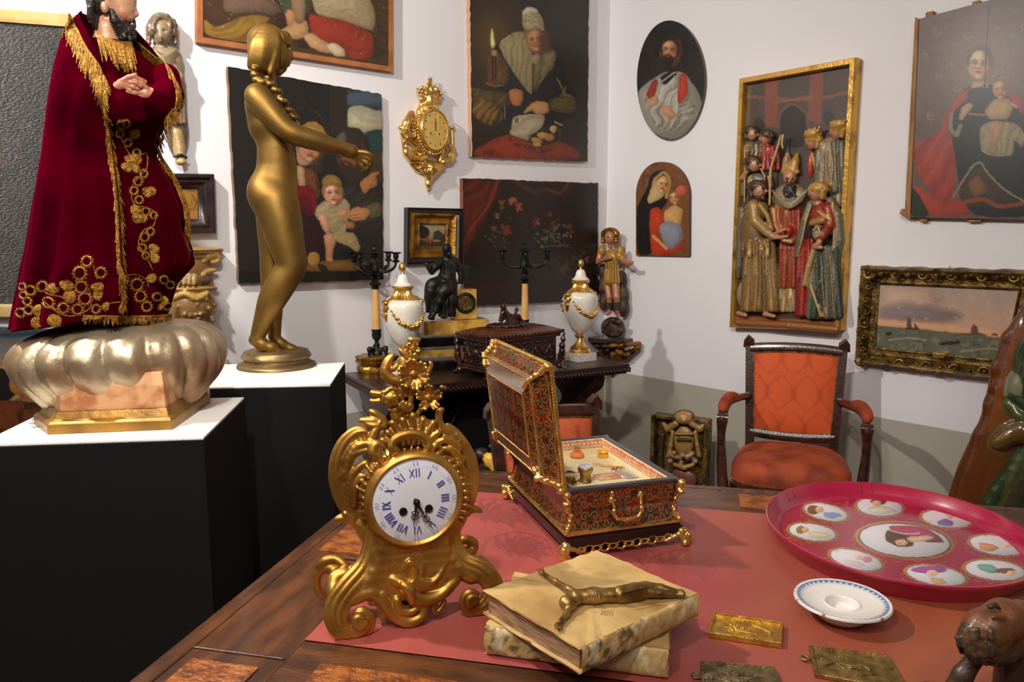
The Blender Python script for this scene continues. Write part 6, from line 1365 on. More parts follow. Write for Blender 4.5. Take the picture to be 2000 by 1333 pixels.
def handle(cx, y0):
    S = Sculpt(Fr((0, 0, 0)), .002)
    for sg in (-1, 1):
        for q in range(7): S.lell((cx+sg*.034+R_.gauss(0, .003), y0-.004, .122+R_.gauss(0, .005)), (.0045, .004, .0045), k=.0015)
        S.lcap((cx+sg*.034, y0-.006, .122), (cx+sg*.031, y0-.012, .106), .004, .0032); S.lcap((cx+sg*.031, y0-.012, .106), (cx+sg*.033, y0-.014, .092), .003, .004); S.lcap((cx+sg*.033, y0-.014, .092), (cx+sg*.024, y0-.015, .080), .004, .0035); S.lell((cx+sg*.032, y0-.013, .098), (.0055, .005, .004)); S.lcap((cx+sg*.024, y0-.015, .080), (cx, y0-.015, .076), .0035, .0045)
    for q in (-1, 0, 1): S.lell((cx+q*.008, y0-.015, .0765), (.005, .005, .0055), k=.001)
    return S.build('handle', 'brightgold', .0014, bx, smooth=1)
handle(BW/2, .0)
# lid, raised past the vertical
TH = math.radians(97); HL = T(-.002, 0, z1+.002, ry=-TH)
def LP(x, y, z): return (x, y, z)
lv = [(0, .0), (0, .010), (.012, .016), (.022, .030), (.026, .044), (.062, .052)]
def lidring(i): ins, h = lv[i]; return [(ins, ins, h), (BW-ins, ins, h), (BW-ins, BL-ins, h), (ins, BL-ins, h)]
lidp = mk('lid', xf(join(ring(0, BW, 0, BL, .012, 0, .010), box(.008, BW-.008, .008, BL-.008, .006, .012)), HL), 'ebony', bx, False)
mk('lid_lining', xf(box(.013, BW-.013, .013, BL-.013, .002, .006), HL), 'creamlining', lidp, False)
for i, sd in ((1, 5), (4, 9)):
    a_, b_ = (lidring(1), lidring(4)) if i == 1 else (lidring(4), lidring(5))
    for k in range(4):
        j = (k+1) % 4; nrm = [(0, 1, 0), (-1, 0, 0), (0, -1, 0), (1, 0, 0)][k]
        bpanel('lid_moulding_panel' if i == 1 else 'lid_border_panel', a_[k], a_[j], b_[j], b_[k], sd+k, (120, 26), tuple(np.array(nrm)*.008) if i == 1 else None, lidp, HL)
r5 = lidring(5); bpanel('lid_top_panel', r5[0], r5[1], r5[2], r5[3], 3, (90, 130), None, lidp, HL)
for rr, rad_, n_ in ((lidring(4), .0014, 70), (lidring(5), .0011, 70)):
    for k in range(4): mould(rr[k], rr[(k+1) % 4], rad_, n_, lidp, HL, 'brass_bead_line')
r1 = [(-.001, -.001, .005), (BW+.001, -.001, .005), (BW+.001, BL+.001, .005), (-.001, BL+.001, .005)]
for k in range(4): mould(r1[k], r1[(k+1) % 4], .0042, 40, lidp, HL, 'gilt_rim_moulding')
for k in range(4):
    S = Sculpt(Fr((0, 0, 0)), .002); a_ = np.array(lidring(1)[k]); b_ = np.array(lidring(4)[k]); c_ = np.array(lidring(5)[k])
    pts = [a_, (a_+b_)/2+np.array([0, 0, -.004]), b_, (b_+c_)/2+np.array([0, 0, .003])]; P = crom(pts, 5)
    for p, q in zip(P[:-1], P[1:]): S.lcap(p, q, .004, .0045)
    gnarl(S, pts, .0065, 18, .0022)
    (V, Q), _c = S.mesh(.0016); V = np.array([tuple(HL @ Vector(v)) for v in V]); mk('lid_corner_mount', (V, Q), 'brightgold', lidp, auto=False)
# things lying in the box
def inbox(px_, py_, dz=.034):
    dz = .0525
    p = onz(px_, py_, TZ+z0+dz); return Fr(p, FX.yaw)
f = inbox(1127, 893, .03); t = thing('pincushion', f, 'orange pincushion with small gold crown, far left in the open box', 'pincushion')
mk('cushion', lathe([(.006, 0), (.018, .002), (.0185, .007), (.012, .013), (.004, .015)], 24), mm('orangesatin', (222, 124, 70), .4, sheen=.3), t)
g = [ball((.006*math.cos(a), .006*math.sin(a), .017+.003*k), .003, 6, 5) for k in range(3) for a in np.linspace(0, 6.28, 6-k)[:-1]]; mk('gold_crown', join(*g, tube([(0, 0, .016), (0, 0, .034)], .001, 6)), 'brightgold', t)
f = inbox(1143, 942, .03); t = thing('scent_pot', f, 'small round gilt pot with glass top, front left in the open box', 'pot')
mk('pot', lathe([(.012, 0), (.015, .004), (.012, .01), (.013, .02), (.017, .026), (.018, .032), (.016, .036)], 28), 'brass', t); mk('glass_top', lathe([(.015, .036), (.0145, .039), (.001, .0405)], 24), 'enamel', t)
f = inbox(1110, 945, .03); t = thing('filigree_ornament', f, 'tangle of gilt filigree beside the small round pot in the box', 'ornament')
g = [ball((R_.gauss(0, .012), R_.gauss(0, .01), .005+abs(R_.gauss(0, .004))), .003, 6, 4) for i in range(50)]; o = mk('filigree', join(*g, tube(crom([(R_.gauss(0, .012), R_.gauss(0, .01), .01) for i in range(14)], 4), .0011, 5)), 'brass', t)
f = inbox(1178, 893, .03); o = place(tag(mk('thread_spool', join(lathe([(.014, 0), (.015, .005), (.010, .007), (.011, .012), (.014, .014), (.012, .018)], 20)), mm('amberthread', (214, 160, 46), .4)), 'amber yellow thread spool in the far corner of the open box', 'spool'), f)
f = inbox(1190, 915, .03); t = thing('scissors', f, 'small gold scissors lying across the open box', 'scissors')
def ringt(cx, cy, r, w_=.0012, n=16, z=.006): return tube([(cx+r*math.cos(a), cy+r*.75*math.sin(a), z) for a in np.linspace(0, 2*PI, n+1)[:-1]], w_, 6, closed=True)
mk('blade', tube([(-.035, .03, .006), (.0, 0, .006), (.012, -.012, .006)], [.0006, .0018, .0012], 5), 'brightgold', t); mk('blade', tube([(-.03, .034, .007), (.0, .001, .007), (.004, -.016, .007)], [.0006, .0018, .0012], 5), 'brightgold', t)
mk('finger_ring', ringt(.018, -.017, .008), 'brightgold', t); mk('finger_ring', ringt(.002, -.024, .008), 'brightgold', t)
f = inbox(1185, 932, .03); o = place(tag(mk('needle_pad', join(box(-.028, .028, -.022, .018, 0, .004)), mm('paleleather', (214, 176, 140), .6, col2=(190, 120, 90), ns=60), bevel=.0015), 'pale pink padded needle case under the scissors in the box', 'needle case'), f)
f = inbox(1222, 925, .03); o = place(tag(mk('hand_mirror', lathe([(.034, 0), (.036, .002), (.034, .004), (.001, .004)], 40, sx=.9, sy=1.2), mm('silvermirror', (200, 200, 206), .15, .6)), 'oval silvery mirror plate lying at the right of the open box', 'mirror'), f)
f = inbox(1118, 918, .03); o = place(tag(mk('folded_cloth', grid(lambda u, v: ((u-.5)*.06, (v-.5)*.05, .004+.003*math.sin(u*9)*math.cos(v*7)), 14, 12), mm('creamsilk', (222, 200, 170), .6)), 'folded cream silk cloth at the left of the open box', 'cloth'), f)
# ================================================================== BOOKS
def vellum_fn(base, dark): return mat('vellum', base, .55, 0, dark, ns=9, nd=7, bump=.35, bs=38, contrast=(.46, .7))
mm('vellum', (200, 166, 106), .55, 0, (154, 114, 62), ns=9, nd=7, bump=.35, bs=30, contrast=(.45, .72)); mm('pages', (176, 138, 100), .8, 0, (120, 84, 60), ns=90, st=(.3, .3, 6)); mm('stain', (70, 52, 34), .7)
def book(name, f, Wd, Dp, Th, label, spine_side):
    """cover boards with wavy worn edge; spine on the front (y=0) side"""
    t = thing(name, f, label, 'book')
    n = 30
    def outline(z, k):
        pts = []
        for i in range(n): pts.append((Wd*i/n, 0))
        for i in range(n): pts.append((Wd, Dp*i/n))
        for i in range(n): pts.append((Wd*(1-i/n), Dp))
        for i in range(n): pts.append((0, Dp*(1-i/n)))
        out = []
        for i, (x, y) in enumerate(pts):
            nz = (float(vnoise(np.array([i*.45+k*9]), np.array([k*3.1]))[0])-.5)*.005; cx, cy = x-Wd/2, y-Dp/2
            out.append((Wd/2+cx*(1+nz*7), Dp/2+cy*(1+nz*7), z+(nz*.5)))
        return out
    def board(z, k, th, nm):
        a = outline(z, k); b = outline(z+th, k+.3); m_ = len(a); c = [(Wd/2, Dp/2, z+th+.0015)]
        V = a+b+c; Fc = [tuple(reversed(range(m_)))]+[(i, (i+1) % m_, m_+(i+1) % m_, m_+i) for i in range(m_)]+[(m_+i, m_+(i+1) % m_, 2*m_) for i in range(m_)]
        mk(nm, (V, Fc), 'vellum', t)
    board(0, 1, .003, 'back_cover'); board(Th-.003, 2, .003, 'front_cover')
    mk('page_block', box(.006, Wd-.004, .006, Dp-.006, .003, Th-.003), 'pages', t, False)
    def sp(u, v):
        a = -PI/2+PI*v; hump = sum(math.exp(-((u-c)/.018)**2) for c in (.14, .38, .62, .86))*.0022
        return (Wd*u+.002*math.sin(v*9+u*7), .002-(.009+hump)*math.cos(a)**.7 if abs(math.cos(a)) > 1e-4 else .002, Th/2+Th/2*math.sin(a))
    V, Q = grid(lambda u, v: sp(u, v), 80, 14)
    C = paint(V[:, 0]*1000, V[:, 2]*1000, (192, 156, 98), [('n', (60, 44, 28), 16, .5, .85, [(0, -10), (Wd*520, -10), (Wd*520, 99), (0, 99)]), ('n', (228, 214, 176), 22, .55, .6), ('n', (130, 92, 50), 8, .6, .5)], tex=.1)
    mk('spine', (V, Q), 'vc', t, cols=C)
    return t
N_ = onz(1126, 1322, TZ+.052); FB1 = Fr((N_.x+.004, N_.y+.004, TZ+.0525), math.radians(39))
q0 = onz(944, 1286, TZ); FB2 = Fr((q0.x+.004, q0.y+.01, TZ+.0015), math.radians(-14))
book('book', FB2, .285, .2, .048, 'worn vellum-bound book with stained spine, lying under the other book', 0)
book('book', FB1, .262, .225, .04, 'cream vellum-bound book on top of the stack, carrying the bronze crucifix figure', 0)
# ---- bronze corpus on the book
zt_ = TZ+.0525+.042
def hp(x, y, dz=0): p = onz(x, y, zt_+dz); return (p.x, p.y, p.z-zt_)
f = Fr((0, 0, zt_)); cen = onz(1180, 1160, zt_); 
fcr = Fr((cen.x, cen.y, zt_)); t = thing('crucifix_figure', fcr, 'small bronze figure with arms outstretched, lying on the upper book', 'figure', None)
def hq(x, y, dz): p = onz(x, y, zt_+dz); return (p.x-cen.x, p.y-cen.y, dz)
S = Sculpt(Fr((0, 0, 0)), .005)
def HC(pts, **k):
    for a_, b_ in zip(pts[:-1], pts[1:]): S.lcap(hq(a_[0], a_[1], a_[2]), hq(b_[0], b_[1], b_[2]), a_[3], b_[3], **k)
HC([(1062, 1122, .006, .0035), (1085, 1136, .007, .0042), (1110, 1152, .010, .006), (1124, 1160, .011, .0075)]); HC([(1094, 1216, .004, .0042), (1106, 1200, .005, .0046), (1115, 1184, .008, .0055), (1128, 1172, .011, .0075)])
HC([(1126, 1166, .011, .011), (1160, 1164, .012, .0125), (1195, 1163, .011, .0105), (1222, 1160, .011, .0125), (1262, 1152, .011, .0115)]); HC([(1262, 1148, .011, .0095), (1290, 1150, .009, .0075), (1325, 1158, .006, .0045)], k=.003); HC([(1262, 1156, .011, .0095), (1288, 1160, .008, .007), (1325, 1163, .005, .0045)], k=.003)
p = hq(1107, 1178, .012); S.lell(p, (.0125, .0125, .0115)); S.lell(hq(1332, 1160, .007), (.006, .0085, .006)); S.lell(hq(1058, 1118, .006), (.006, .004, .003), k=.002); S.lell(hq(1090, 1222, .004), (.006, .006, .003), k=.002)
for q in range(3): S.lcap(hq(1056+q*3, 1119-q*2, .006), hq(1049+q*5, 1113-q*2, .006), .0015, .0012, k=.001); S.lcap(hq(1088+q*4, 1222, .004), hq(1084+q*5, 1230, .004), .0015, .0012, k=.001)
for q in range(5): S.lcap(hq(1150+q*5, 1158, .0245), hq(1150+q*5, 1172, .0215), .0012, .0012, k=.002)
fig = S.build('body', 'brass', .0016, t)
S = Sculpt(Fr((0, 0, 0)), .003)
HC([(1212, 1162, .0115, .0138), (1240, 1157, .0115, .0142), (1262, 1152, .0115, .0132)]); HC([(1214, 1158, .0235, .0018), (1262, 1148, .0235, .0018)], k=.001)
S.build('loincloth', 'brass', .0016, t)
# ================================================================== TRAY
tc_ = (0.8312, 1.5940); ang = math.atan2(-.96156, -.27460); FTr = Fr((tc_[0], tc_[1], TZ), ang)
ra, rb = .300, .268
tray = thing('tray', FTr, 'big round crimson tray painted with portrait medallions at the right of the table', 'tray')
mm('crimson', (168, 22, 62), .22, 0, coat=.7, vc=False); mm('crimsonvc', (168, 22, 62), .25, 0, coat=.6, vc=True)
prof = [(.80, .0), (.90, .0), (.925, .010), (.945, .024), (.985, .036), (1.0, .040), (.998, .044), (.985, .0445), (.968, .040), (.93, .024), (.905, .013), (.885, .0105)]
mk('rim', lathe(prof, 120, sx=ra, sy=rb, cap=False), 'crimson', tray)
nr, na = 120, 420; V = [(0, 0, .0105)]
for i in range(1, nr+1):
    for k in range(na): r = i/nr*.886; a = 2*PI*k/na; V.append((ra*r*math.cos(a), rb*r*math.sin(a), .0105))
V = np.array(V); Fl = [(0, 1+k, 1+(k+1) % na) for k in range(na)]
i, k = np.meshgrid(np.arange(nr-1), np.arange(na)); a_ = (1+i*na+k).ravel(); b_ = (1+i*na+(k+1) % na).ravel(); Q = np.stack([a_, a_+na, b_+na, b_], 1)
X, Y = FTr.to_px(V)
GT = (176, 132, 56); MED = [(430, 262, 138, 50, 12, 'b'), (768, 228, 142, 56, 5, 'g'), (1195, 302, 158, 56, 6, 'p'), (345, 388, 148, 52, 8, 'y'), (620, 562, 165, 56, 14, 'm'), (1125, 660, 186, 58, 9, 'v'), (1510, 470, 172, 60, 8, 'o'), (1495, 628, 186, 62, 6, 't')]
sh = [('n', (150, 20, 54), 60, .5, .5)]
R_.seed(11)
for i in range(150):
    a = R_.uniform(0, 2*PI); x = 940+math.cos(a)*R_.uniform(640, 760); y = 430+math.sin(a)*R_.uniform(250, 300); sh.append(('s', [(x, y), (x+R_.uniform(-22, 22), y+R_.uniform(-9, 9)), (x+R_.uniform(-30, 30), y+R_.uniform(-12, 12))], 2.2, GT, 1.5))
def med(cx, cy, rx, ry, rot, kind, big=False):
    sh.append(('e', cx, cy, rx*1.12, ry*1.16, rot, GT, 3)); sh.append(('e', cx, cy, rx*1.05, ry*1.08, rot, (130, 60, 40), 2)); sh.append(('e', cx, cy, rx, ry, rot, (214, 214, 218), 2))
    for q in range(16): a = q*PI/8; sh.append(('s', [(cx+rx*1.14*math.cos(a), cy+ry*1.2*math.sin(a)), (cx+rx*1.2*math.cos(a+.12), cy+ry*1.36*math.sin(a+.12)), (cx+rx*1.14*math.cos(a+.25), cy+ry*1.2*math.sin(a+.25))], 2.2, GT, 1.5))
    c = {'b': (110, 140, 190), 'g': (120, 160, 140), 'p': (100, 96, 170), 'y': (196, 170, 90), 'm': (190, 120, 160), 'v': (150, 70, 140), 'o': (214, 150, 110), 't': (110, 160, 150)}[kind]
    R2 = R_.choice((-1, 1)); return c
mp = [((430, 262), 138, 50, 12, (390, 246, 30, 22, (216, 178, 140)), (350, 246, 40, 26, (120, 84, 48)), [(410, 262), (500, 262), (540, 285), (470, 302), (420, 290)], (110, 144, 196)),
      ((768, 228), 142, 56, 5, (748, 206, 34, 20, (226, 184, 150)), (760, 196, 50, 18, (92, 60, 44)), [(690, 232), (780, 216), (850, 240), (880, 258), (780, 276), (700, 262)], (196, 200, 170)),
      ((1195, 302), 158, 56, 6, (1210, 286, 30, 20, (226, 190, 160)), (1222, 274, 40, 16, (200, 190, 180)), [(1130, 320), (1180, 302), (1240, 322), (1220, 352), (1140, 344)], (112, 104, 176)),
      ((345, 388), 148, 52, 8, (300, 372, 26, 20, (220, 180, 140)), (270, 372, 28, 22, (150, 120, 60)), [(310, 384), (400, 384), (470, 404), (430, 428), (330, 416)], (206, 196, 160)),
      ((620, 562), 165, 56, 14, (640, 546, 34, 20, (232, 190, 170)), (690, 560, 30, 18, (196, 120, 150)), [(540, 560), (610, 570), (680, 590), (640, 612), (560, 590)], (214, 196, 180)),
      ((1125, 660), 186, 58, 9, (1100, 646, 44, 24, (232, 190, 164)), (1080, 624, 110, 22, (160, 80, 150)), [(1080, 672), (1160, 680), (1200, 712), (1110, 716)], (206, 160, 120)),
      ((1510, 470), 172, 60, 8, (1570, 470, 34, 18, (232, 196, 170)), (1590, 462, 40, 18, (206, 196, 186)), [(1390, 450), (1470, 462), (1530, 486), (1480, 510), (1400, 500)], (214, 140, 96)),
      ((1495, 628), 186, 62, 6, (1600, 646, 36, 18, (226, 184, 150)), (1560, 630, 60, 16, (130, 84, 54)), [(1380, 590), (1470, 590), (1540, 630), (1480, 650), (1390, 622)], (120, 170, 156))]
for (c, rx, ry, rot, fc_, hair, body_, bc) in mp:
    med(c[0], c[1], rx, ry, rot, 'b'); sh += [('p', body_, bc), ('e', hair[0], hair[1], hair[2]*1.05, hair[3]*1.1, 0, hair[4], 3), ('e', fc_[0], fc_[1], fc_[2]*.85, fc_[3]*.9, 0, fc_[4], 3), ('e', fc_[0]-7, fc_[1]-2, 3.5, 1.6, 0, (90, 60, 50), 1.5), ('e', fc_[0]+7, fc_[1]-2, 3.5, 1.6, 0, (90, 60, 50), 1.5), ('e', fc_[0], fc_[1]+8, 5, 1.8, 0, (190, 90, 80), 1.5)]
med(925, 440, 282, 102, 6, 'b')
sh += [('p', [(820, 345), (960, 345), (1060, 360), (1120, 395), (1180, 440), (1000, 440), (850, 400)], (176, 50, 96)), ('p', [(990, 400), (1130, 410), (1190, 455), (1040, 450)], (120, 40, 70)), ('p', [(810, 370), (900, 392), (990, 430), (980, 480), (880, 482), (800, 440)], (84, 52, 40)), ('p', [(860, 440), (920, 430), (950, 450), (930, 474), (880, 472)], (222, 176, 140)), ('p', [(930, 420), (1080, 404), (1120, 425), (1040, 446), (960, 452)], (214, 180, 140)), ('s', [(820, 372), (920, 400), (1020, 396)], 8, (206, 190, 180)), ('s', [(888, 456), (900, 456)], 4, (60, 40, 34))]
C = paint(X, Y, (158, 22, 58), sh, (1480, 920, 3.227), tex=.03)
fl = [tuple(q) for q in Fl]+[tuple(q) for q in Q.tolist()]
mk('painted_floor', (V.tolist(), fl), 'crimsonvc', tray, True, cols=C, auto=False)
g = []
for q in (1.25, 1.35, 2.1, 2.2): # gilt bands crossing the inner rim
    g.append(tube([(ra*r*math.cos(q+1.9), rb*r*math.sin(q+1.9), z) for r, z in ((.975, .043), (.955, .036), (.925, .0235))], .001, 5))
mk('gilt_band', join(*g), 'oldgilt', tray)
# ================================================================== DISH
p = onz(1643, 1206, TZ); FD = Fr(p, 0); dish = thing('dish', FD, 'small white faience dish with blue squiggled border beside the crimson tray', 'dish')
rr = .080; prof = [(.036, 0), (.04, .002), (.046, .014), (.05, .02), (.078, .030), (rr, .032), (.0795, .0345), (.076, .0345), (.055, .0285), (.034, .026), (.029, .0275), (.026, .025), (.022, .014), (.012, .011), (.0005, .0105)]
P = [tuple(p_) for p_ in prof]; V, Fc = lathe(P, 160, cap=False); V = np.array(V)
n_ = 160; dens = []; 
Pd = crom(P, 6); V, Fc = lathe([tuple(x) for x in Pd], 260, cap=False); V = np.array(V); Rr = np.hypot(V[:, 0], V[:, 1]); An = np.arctan2(V[:, 1], V[:, 0])
up = np.arange(len(V))//260 > len(Pd)*.42
C = np.tile(lin((236, 230, 222)), (len(V), 1)); wv = .0700+.0022*np.abs(np.sin(An*22)); b_ = up & (np.abs(Rr-wv) < .0013); b2 = up & (Rr > .0665) & (Rr < .0735)
C[b2] = C[b2]*.6+lin((150, 180, 210))*.4; C[b_] = lin((50, 92, 160)); C[up & (np.abs(Rr-.0735) < .0006)] = lin((90, 120, 170))
chip = (Rr > .0785) & (vnoise(An*9, Rr*0+3) > .8); C[chip] = lin((170, 120, 90))
mk('glazed_body', (V.tolist(), Fc), 'vcsat', dish, True, cols=C, auto=False)
# ================================================================== PLAQUES
def plaque(name, corners, th, m, label, relief_pts, loop=None, z=TZ, tilt=0):
    c = [onz(x, y, z+th) for x, y in corners]; o = sum(c, Vector())/4; f = Fr((o.x, o.y, z)); t = thing(name, f, label, 'plaque')
    L = [(p.x-o.x, p.y-o.y) for p in c]; n = 4
    def ringp(k, zz): return [(x*k, y*k, zz) for x, y in L]
    V = ringp(1.0, .0005)+ringp(1.0, th*.8)+ringp(.985, th)+ringp(.93, th)+ringp(.91, th*.55)
    Fc = [(3, 2, 1, 0), (16, 17, 18, 19)]
    # order corners counter clockwise
    ar = sum(L[i][0]*L[(i+1) % 4][1]-L[(i+1) % 4][0]*L[i][1] for i in range(4))
    for i in range(4):
        for k in range(4): Fc.append((i*4+k, i*4+(k+1) % 4, (i+1)*4+(k+1) % 4, (i+1)*4+k))
    if ar < 0: Fc = [tuple(reversed(q)) for q in Fc]
    mk('plate', (V, Fc), m, t, False, bevel=.0004)
    S = Sculpt(Fr((0, 0, 0)), .0015)
    for pts, r in relief_pts:
        Q = [onz(x, y, z+th*.6) for x, y in pts]
        if len(Q) == 1: S.lell((Q[0].x-o.x, Q[0].y-o.y, th*.55), (r, r, r*.7))
        for a_, b_ in zip(Q[:-1], Q[1:]): S.lcap((a_.x-o.x, a_.y-o.y, th*.6), (b_.x-o.x, b_.y-o.y, th*.6), r, r*.8)
    S.build('relief', m, .0009, t)
    if loop: 
        p_ = onz(loop[0], loop[1], z+.004); mk('hanging_loop', tube([(p_.x-o.x+.006*math.cos(a), p_.y-o.y+.006*math.sin(a), .004) for a in np.linspace(0, 2*PI, 13)[:-1]], .0022, 8, closed=True), m, t)
mm('plaquebrass', (176, 148, 88), .46, .85, (120, 98, 56), ns=60, bump=.25, bs=260, rv=.1); mm('plaquegold', (230, 190, 90), .34, .9, (190, 144, 60), ns=60, bump=.2, bs=260); mm('plaquedark', (150, 132, 96), .5, .8, (104, 90, 64), ns=60, bump=.3, bs=260, rv=.1)
rel = [([(1440+R_.gauss(0, 12), 1222+R_.gauss(0, 5))], R_.uniform(.0016, .003)) for i in range(26)]+[([(1470, 1222), (1505, 1236)], .002), ([(1415, 1225), (1440, 1232), (1480, 1240)], .0016), ([(1430, 1212), (1465, 1215)], .002)]+[([(1505+R_.gauss(0, 5), 1238+R_.gauss(0, 3))], .002) for i in range(8)]
plaque('plaque', [(1393, 1195), (1530, 1215), (1527, 1257), (1382, 1235)], .010, 'plaquegold', 'shiny gold relief plaque lying between the books and the white dish', rel)
rel = [([(1626+i*7, 1281+i*1.5)], .0022) for i in range(5)]+[([(1625, 1290), (1648, 1307)], .0016), ([(1640, 1296), (1700, 1312)], .0014), ([(1660, 1306), (1690, 1304), (1700, 1310)], .0028), ([(1605, 1288)], .003), ([(1612, 1300), (1630, 1296)], .0016), ([(1672, 1320), (1710, 1318)], .0018), ([(1720, 1300), (1735, 1316)], .001)]
plaque('plaque', [(1580, 1260), (1735, 1279), (1778, 1350), (1592, 1316)], .007, 'plaquebrass', 'brass relief plaque with hanging loop, nearest the carved wooden animal head', rel, (1572, 1286))
rel = [([(1400+R_.gauss(20, 28), 1322+R_.gauss(0, 6)), (1410+R_.gauss(20, 28), 1328+R_.gauss(0, 6))], .0016) for i in range(26)]
plaque('plaque', [(1368, 1290), (1513, 1302), (1540, 1362), (1372, 1352)], .007, 'plaquedark', 'dull dark relief plaque with loop at the bottom edge, right of the books', rel, (1360, 1320))
# ================================================================== CARVED ANIMAL HEAD
b = onY(1940, 1230, .98); FH = Fr((b.x, b.y, TZ), math.radians(0)); hd = thing('carved_animal', FH, 'dark carved wooden animal figure with shaggy mane in the bottom right corner', 'carving', None)
CW = (110, 66, 36); CDk = (66, 48, 34); S = Sculpt(FH, .006)
S.ell(1962, 1212, 0, 44, 42, 40, col=CW); S.ell(1930, 1230, 10, 46, 42, 40, col=CW); S.ell(1898, 1252, 16, 26, 34, 30, col=CDk); S.ell(1940, 1268, 8, 52, 30, 36, col=CDk); S.ell(2000, 1240, -10, 50, 60, 50, col=(90, 50, 30))
S.ell(1990, 1190, -20, 20, 18, 18, col=(96, 76, 50))
for i in range(46):
    x = 1880+R_.uniform(-10, 95); y = 1225+R_.uniform(0, 40)+(x-1885)*.12; a = R_.uniform(.2, 1.0)
    S.chain([(x, y, 5.5, 52-abs(x-1925)*.45), (x+5*a, y+14, 5, 56-abs(x-1925)*.45), (x+12*a, y+32, 3, 50-abs(x-1925)*.45)], R_.choice([CDk, (84, 62, 42), (100, 74, 48)]), k=.0012)
S.chain([(1932, 1186, 5, 30), (1944, 1182, 5, 30), (1952, 1190, 4, 30)], CDk, k=.002); S.ell(1938, 1186, 36, 3, 3, 3, col=(60, 44, 30)); S.chain([(1940, 1206, 4, 36), (1960, 1208, 4, 36)], CW, k=.003)
S.chain([(1905, 1285, 16, 0), (1880, 1320, 18, 0), (1850, 1375, 22, 0)], CDk); S.chain([(1850, 1375, 24, 0), (1815, 1362, 26, 0), (1790, 1400, 24, 0)], (60, 40, 30)); S.chain([(1990, 1290, 40, -10), (1990, 1400, 50, -10), (1960, 1480, 60, 0)], (50, 30, 22)); S.chain([(1800, 1400, 20, 0), (1840, 1500, 30, 0), (1960, 1520, 40, 0)], (50, 30, 22))
S.build('body', 'vcpoly', .0028, hd, cols=True, zmin=0)
# ================================================================== RED ROBED STATUE
pa = [onz(x, y, 1.0) for x, y in ((66, 829), (93, 850), (336, 840), (411, 788))]
cen = Vector((-.950, 1.905, 1.0)); FS = Fr(cen, math.radians(26.5))
st = thing('statue', FS, 'bearded statue in gold-fringed red velvet robe on a silvered cloud and gilt base', 'statue', None)
hexa = [FS.l(p) for p in pa]; B2, C2 = -hexa[1], -hexa[2]; hexa = [Vector((p.x, p.y, 0)) for p in hexa]+[Vector((B2.x, B2.y, 0)), Vector((C2.x, C2.y, 0))]
def hexring(k, z): return [(p.x*k, p.y*k, z) for p in hexa]
def hexloft(levels):
    V = []; n = 6
    for k, z in levels: V += hexring(k, z)
    Fc = [tuple(reversed(range(n))), tuple((len(levels)-1)*n+i for i in range(n))]
    for i in range(len(levels)-1):
        for k in range(n): Fc.append((i*n+k, i*n+(k+1) % n, (i+1)*n+(k+1) % n, (i+1)*n+k))
    return V, Fc
mm('giltbase', (176, 132, 58), .36, .55, (128, 90, 40), ns=10, bump=.12, bs=40)
mk('gilt_base', hexloft([(1.0, 0), (1.0, .022), (.97, .028), (.93, .030), (.90, .044), (.89, .048)]), 'giltbase', st, False, bevel=.002)
mk('marbled_plinth', hexloft([(.86, .046), (.84, .10), (.80, .13)]), 'marblepink', st, False, bevel=.002)
# cloud
lev = [(795, 118, 378), (782, 98, 396), (768, 84, 408), (748, 62, 424), (725, 40, 436), (700, 28, 441), (678, 30, 438), (658, 48, 428), (642, 84, 408), (632, 130, 372), (628, 190, 300)]
nA = 220; V = []; P = crom(lev, 4)
for i, (y, x0, x1) in enumerate(P):
    cx = (x0+x1)/2+4; c = FS.px(cx, y, 0); rx = (x1-x0)/2*FS.m*.905; tt = i/(len(P)-1)
    for k in range(nA):
        a = 2*PI*k/nA; bulge = math.sin(tt*PI)**.7
        fl = abs(math.sin(a*10+tt*2.2+1.3*math.sin(a*2)))**.7*.105+abs(math.sin(a*17-tt*3))*.018
        r = 1-.06*bulge+fl*bulge*1.1-.05*bulge
        V.append((c.x+rx*r*math.cos(a), c.y*0+rx*.74*r*math.sin(a), c.z+.012*math.sin(a*3+1)*(1-tt)))
Fc = [(i*nA+k, i*nA+(k+1) % nA, (i+1)*nA+(k+1) % nA, (i+1)*nA+k) for i in range(len(P)-1) for k in range(nA)]+[tuple(range(nA-1, -1, -1)), tuple((len(P)-1)*nA+k for k in range(nA))]
mk('silvered_cloud', (V, Fc), 'silverleaf', st, auto=False)
# robe: closed tunic + cape layer
YL = [20, 50, 85, 130, 180, 220, 260, 300, 350, 400, 450, 490, 520, 560, 600, 640]
XL = [168, 140, 124, 112, 102, 96, 91, 86, 78, 70, 63, 57, 50, 42, 33, 26]
XR = [232, 262, 296, 330, 344, 334, 312, 308, 340, 360, 366, 380, 385, 352, 342, 340]
XE = [150, 160, 176, 196, 205, 208, 212, 218, 224, 230, 233, 235, 237, 239, 240, 241]
def lv_(y): return np.interp(y, YL, XL), np.interp(y, YL, XR), np.interp(y, YL, XE)
def robe_pt(a, y, k, depth=.62, amp=.03, ph=0):
    xl, xr, xe = lv_(y); cx = (xl+xr)/2; rx = (xr-xl)/2; t_ = np.clip((y-60)/560, 0, 1)
    f = 1+amp*t_*(math.sin(a*9+ph+t_*1.5)+.6*math.sin(a*15-ph*2+t_*3))
    d = -rx*FS.m*depth*k*f*math.sin(a)*(1+.18*math.exp(-((y-185)/60.)**2)*(math.sin(a) < 0))
    X = cx+rx*(k*(f if abs(math.cos(a)) < .97 else 1))*math.cos(a); p = FS.px(X, y, d); z = FS.px(cx, y, 0).z
    return (p.x, -d, z)
nA = 160; ny = 90
V = []; 
def tun(a, j):
    y = 78+(622-78)*j/(ny-1); q = np.clip((y-78)/70, 0, 1)**.6; return robe_pt(a, y, .93*(.42+.58*q), .55, .035, 1.0)
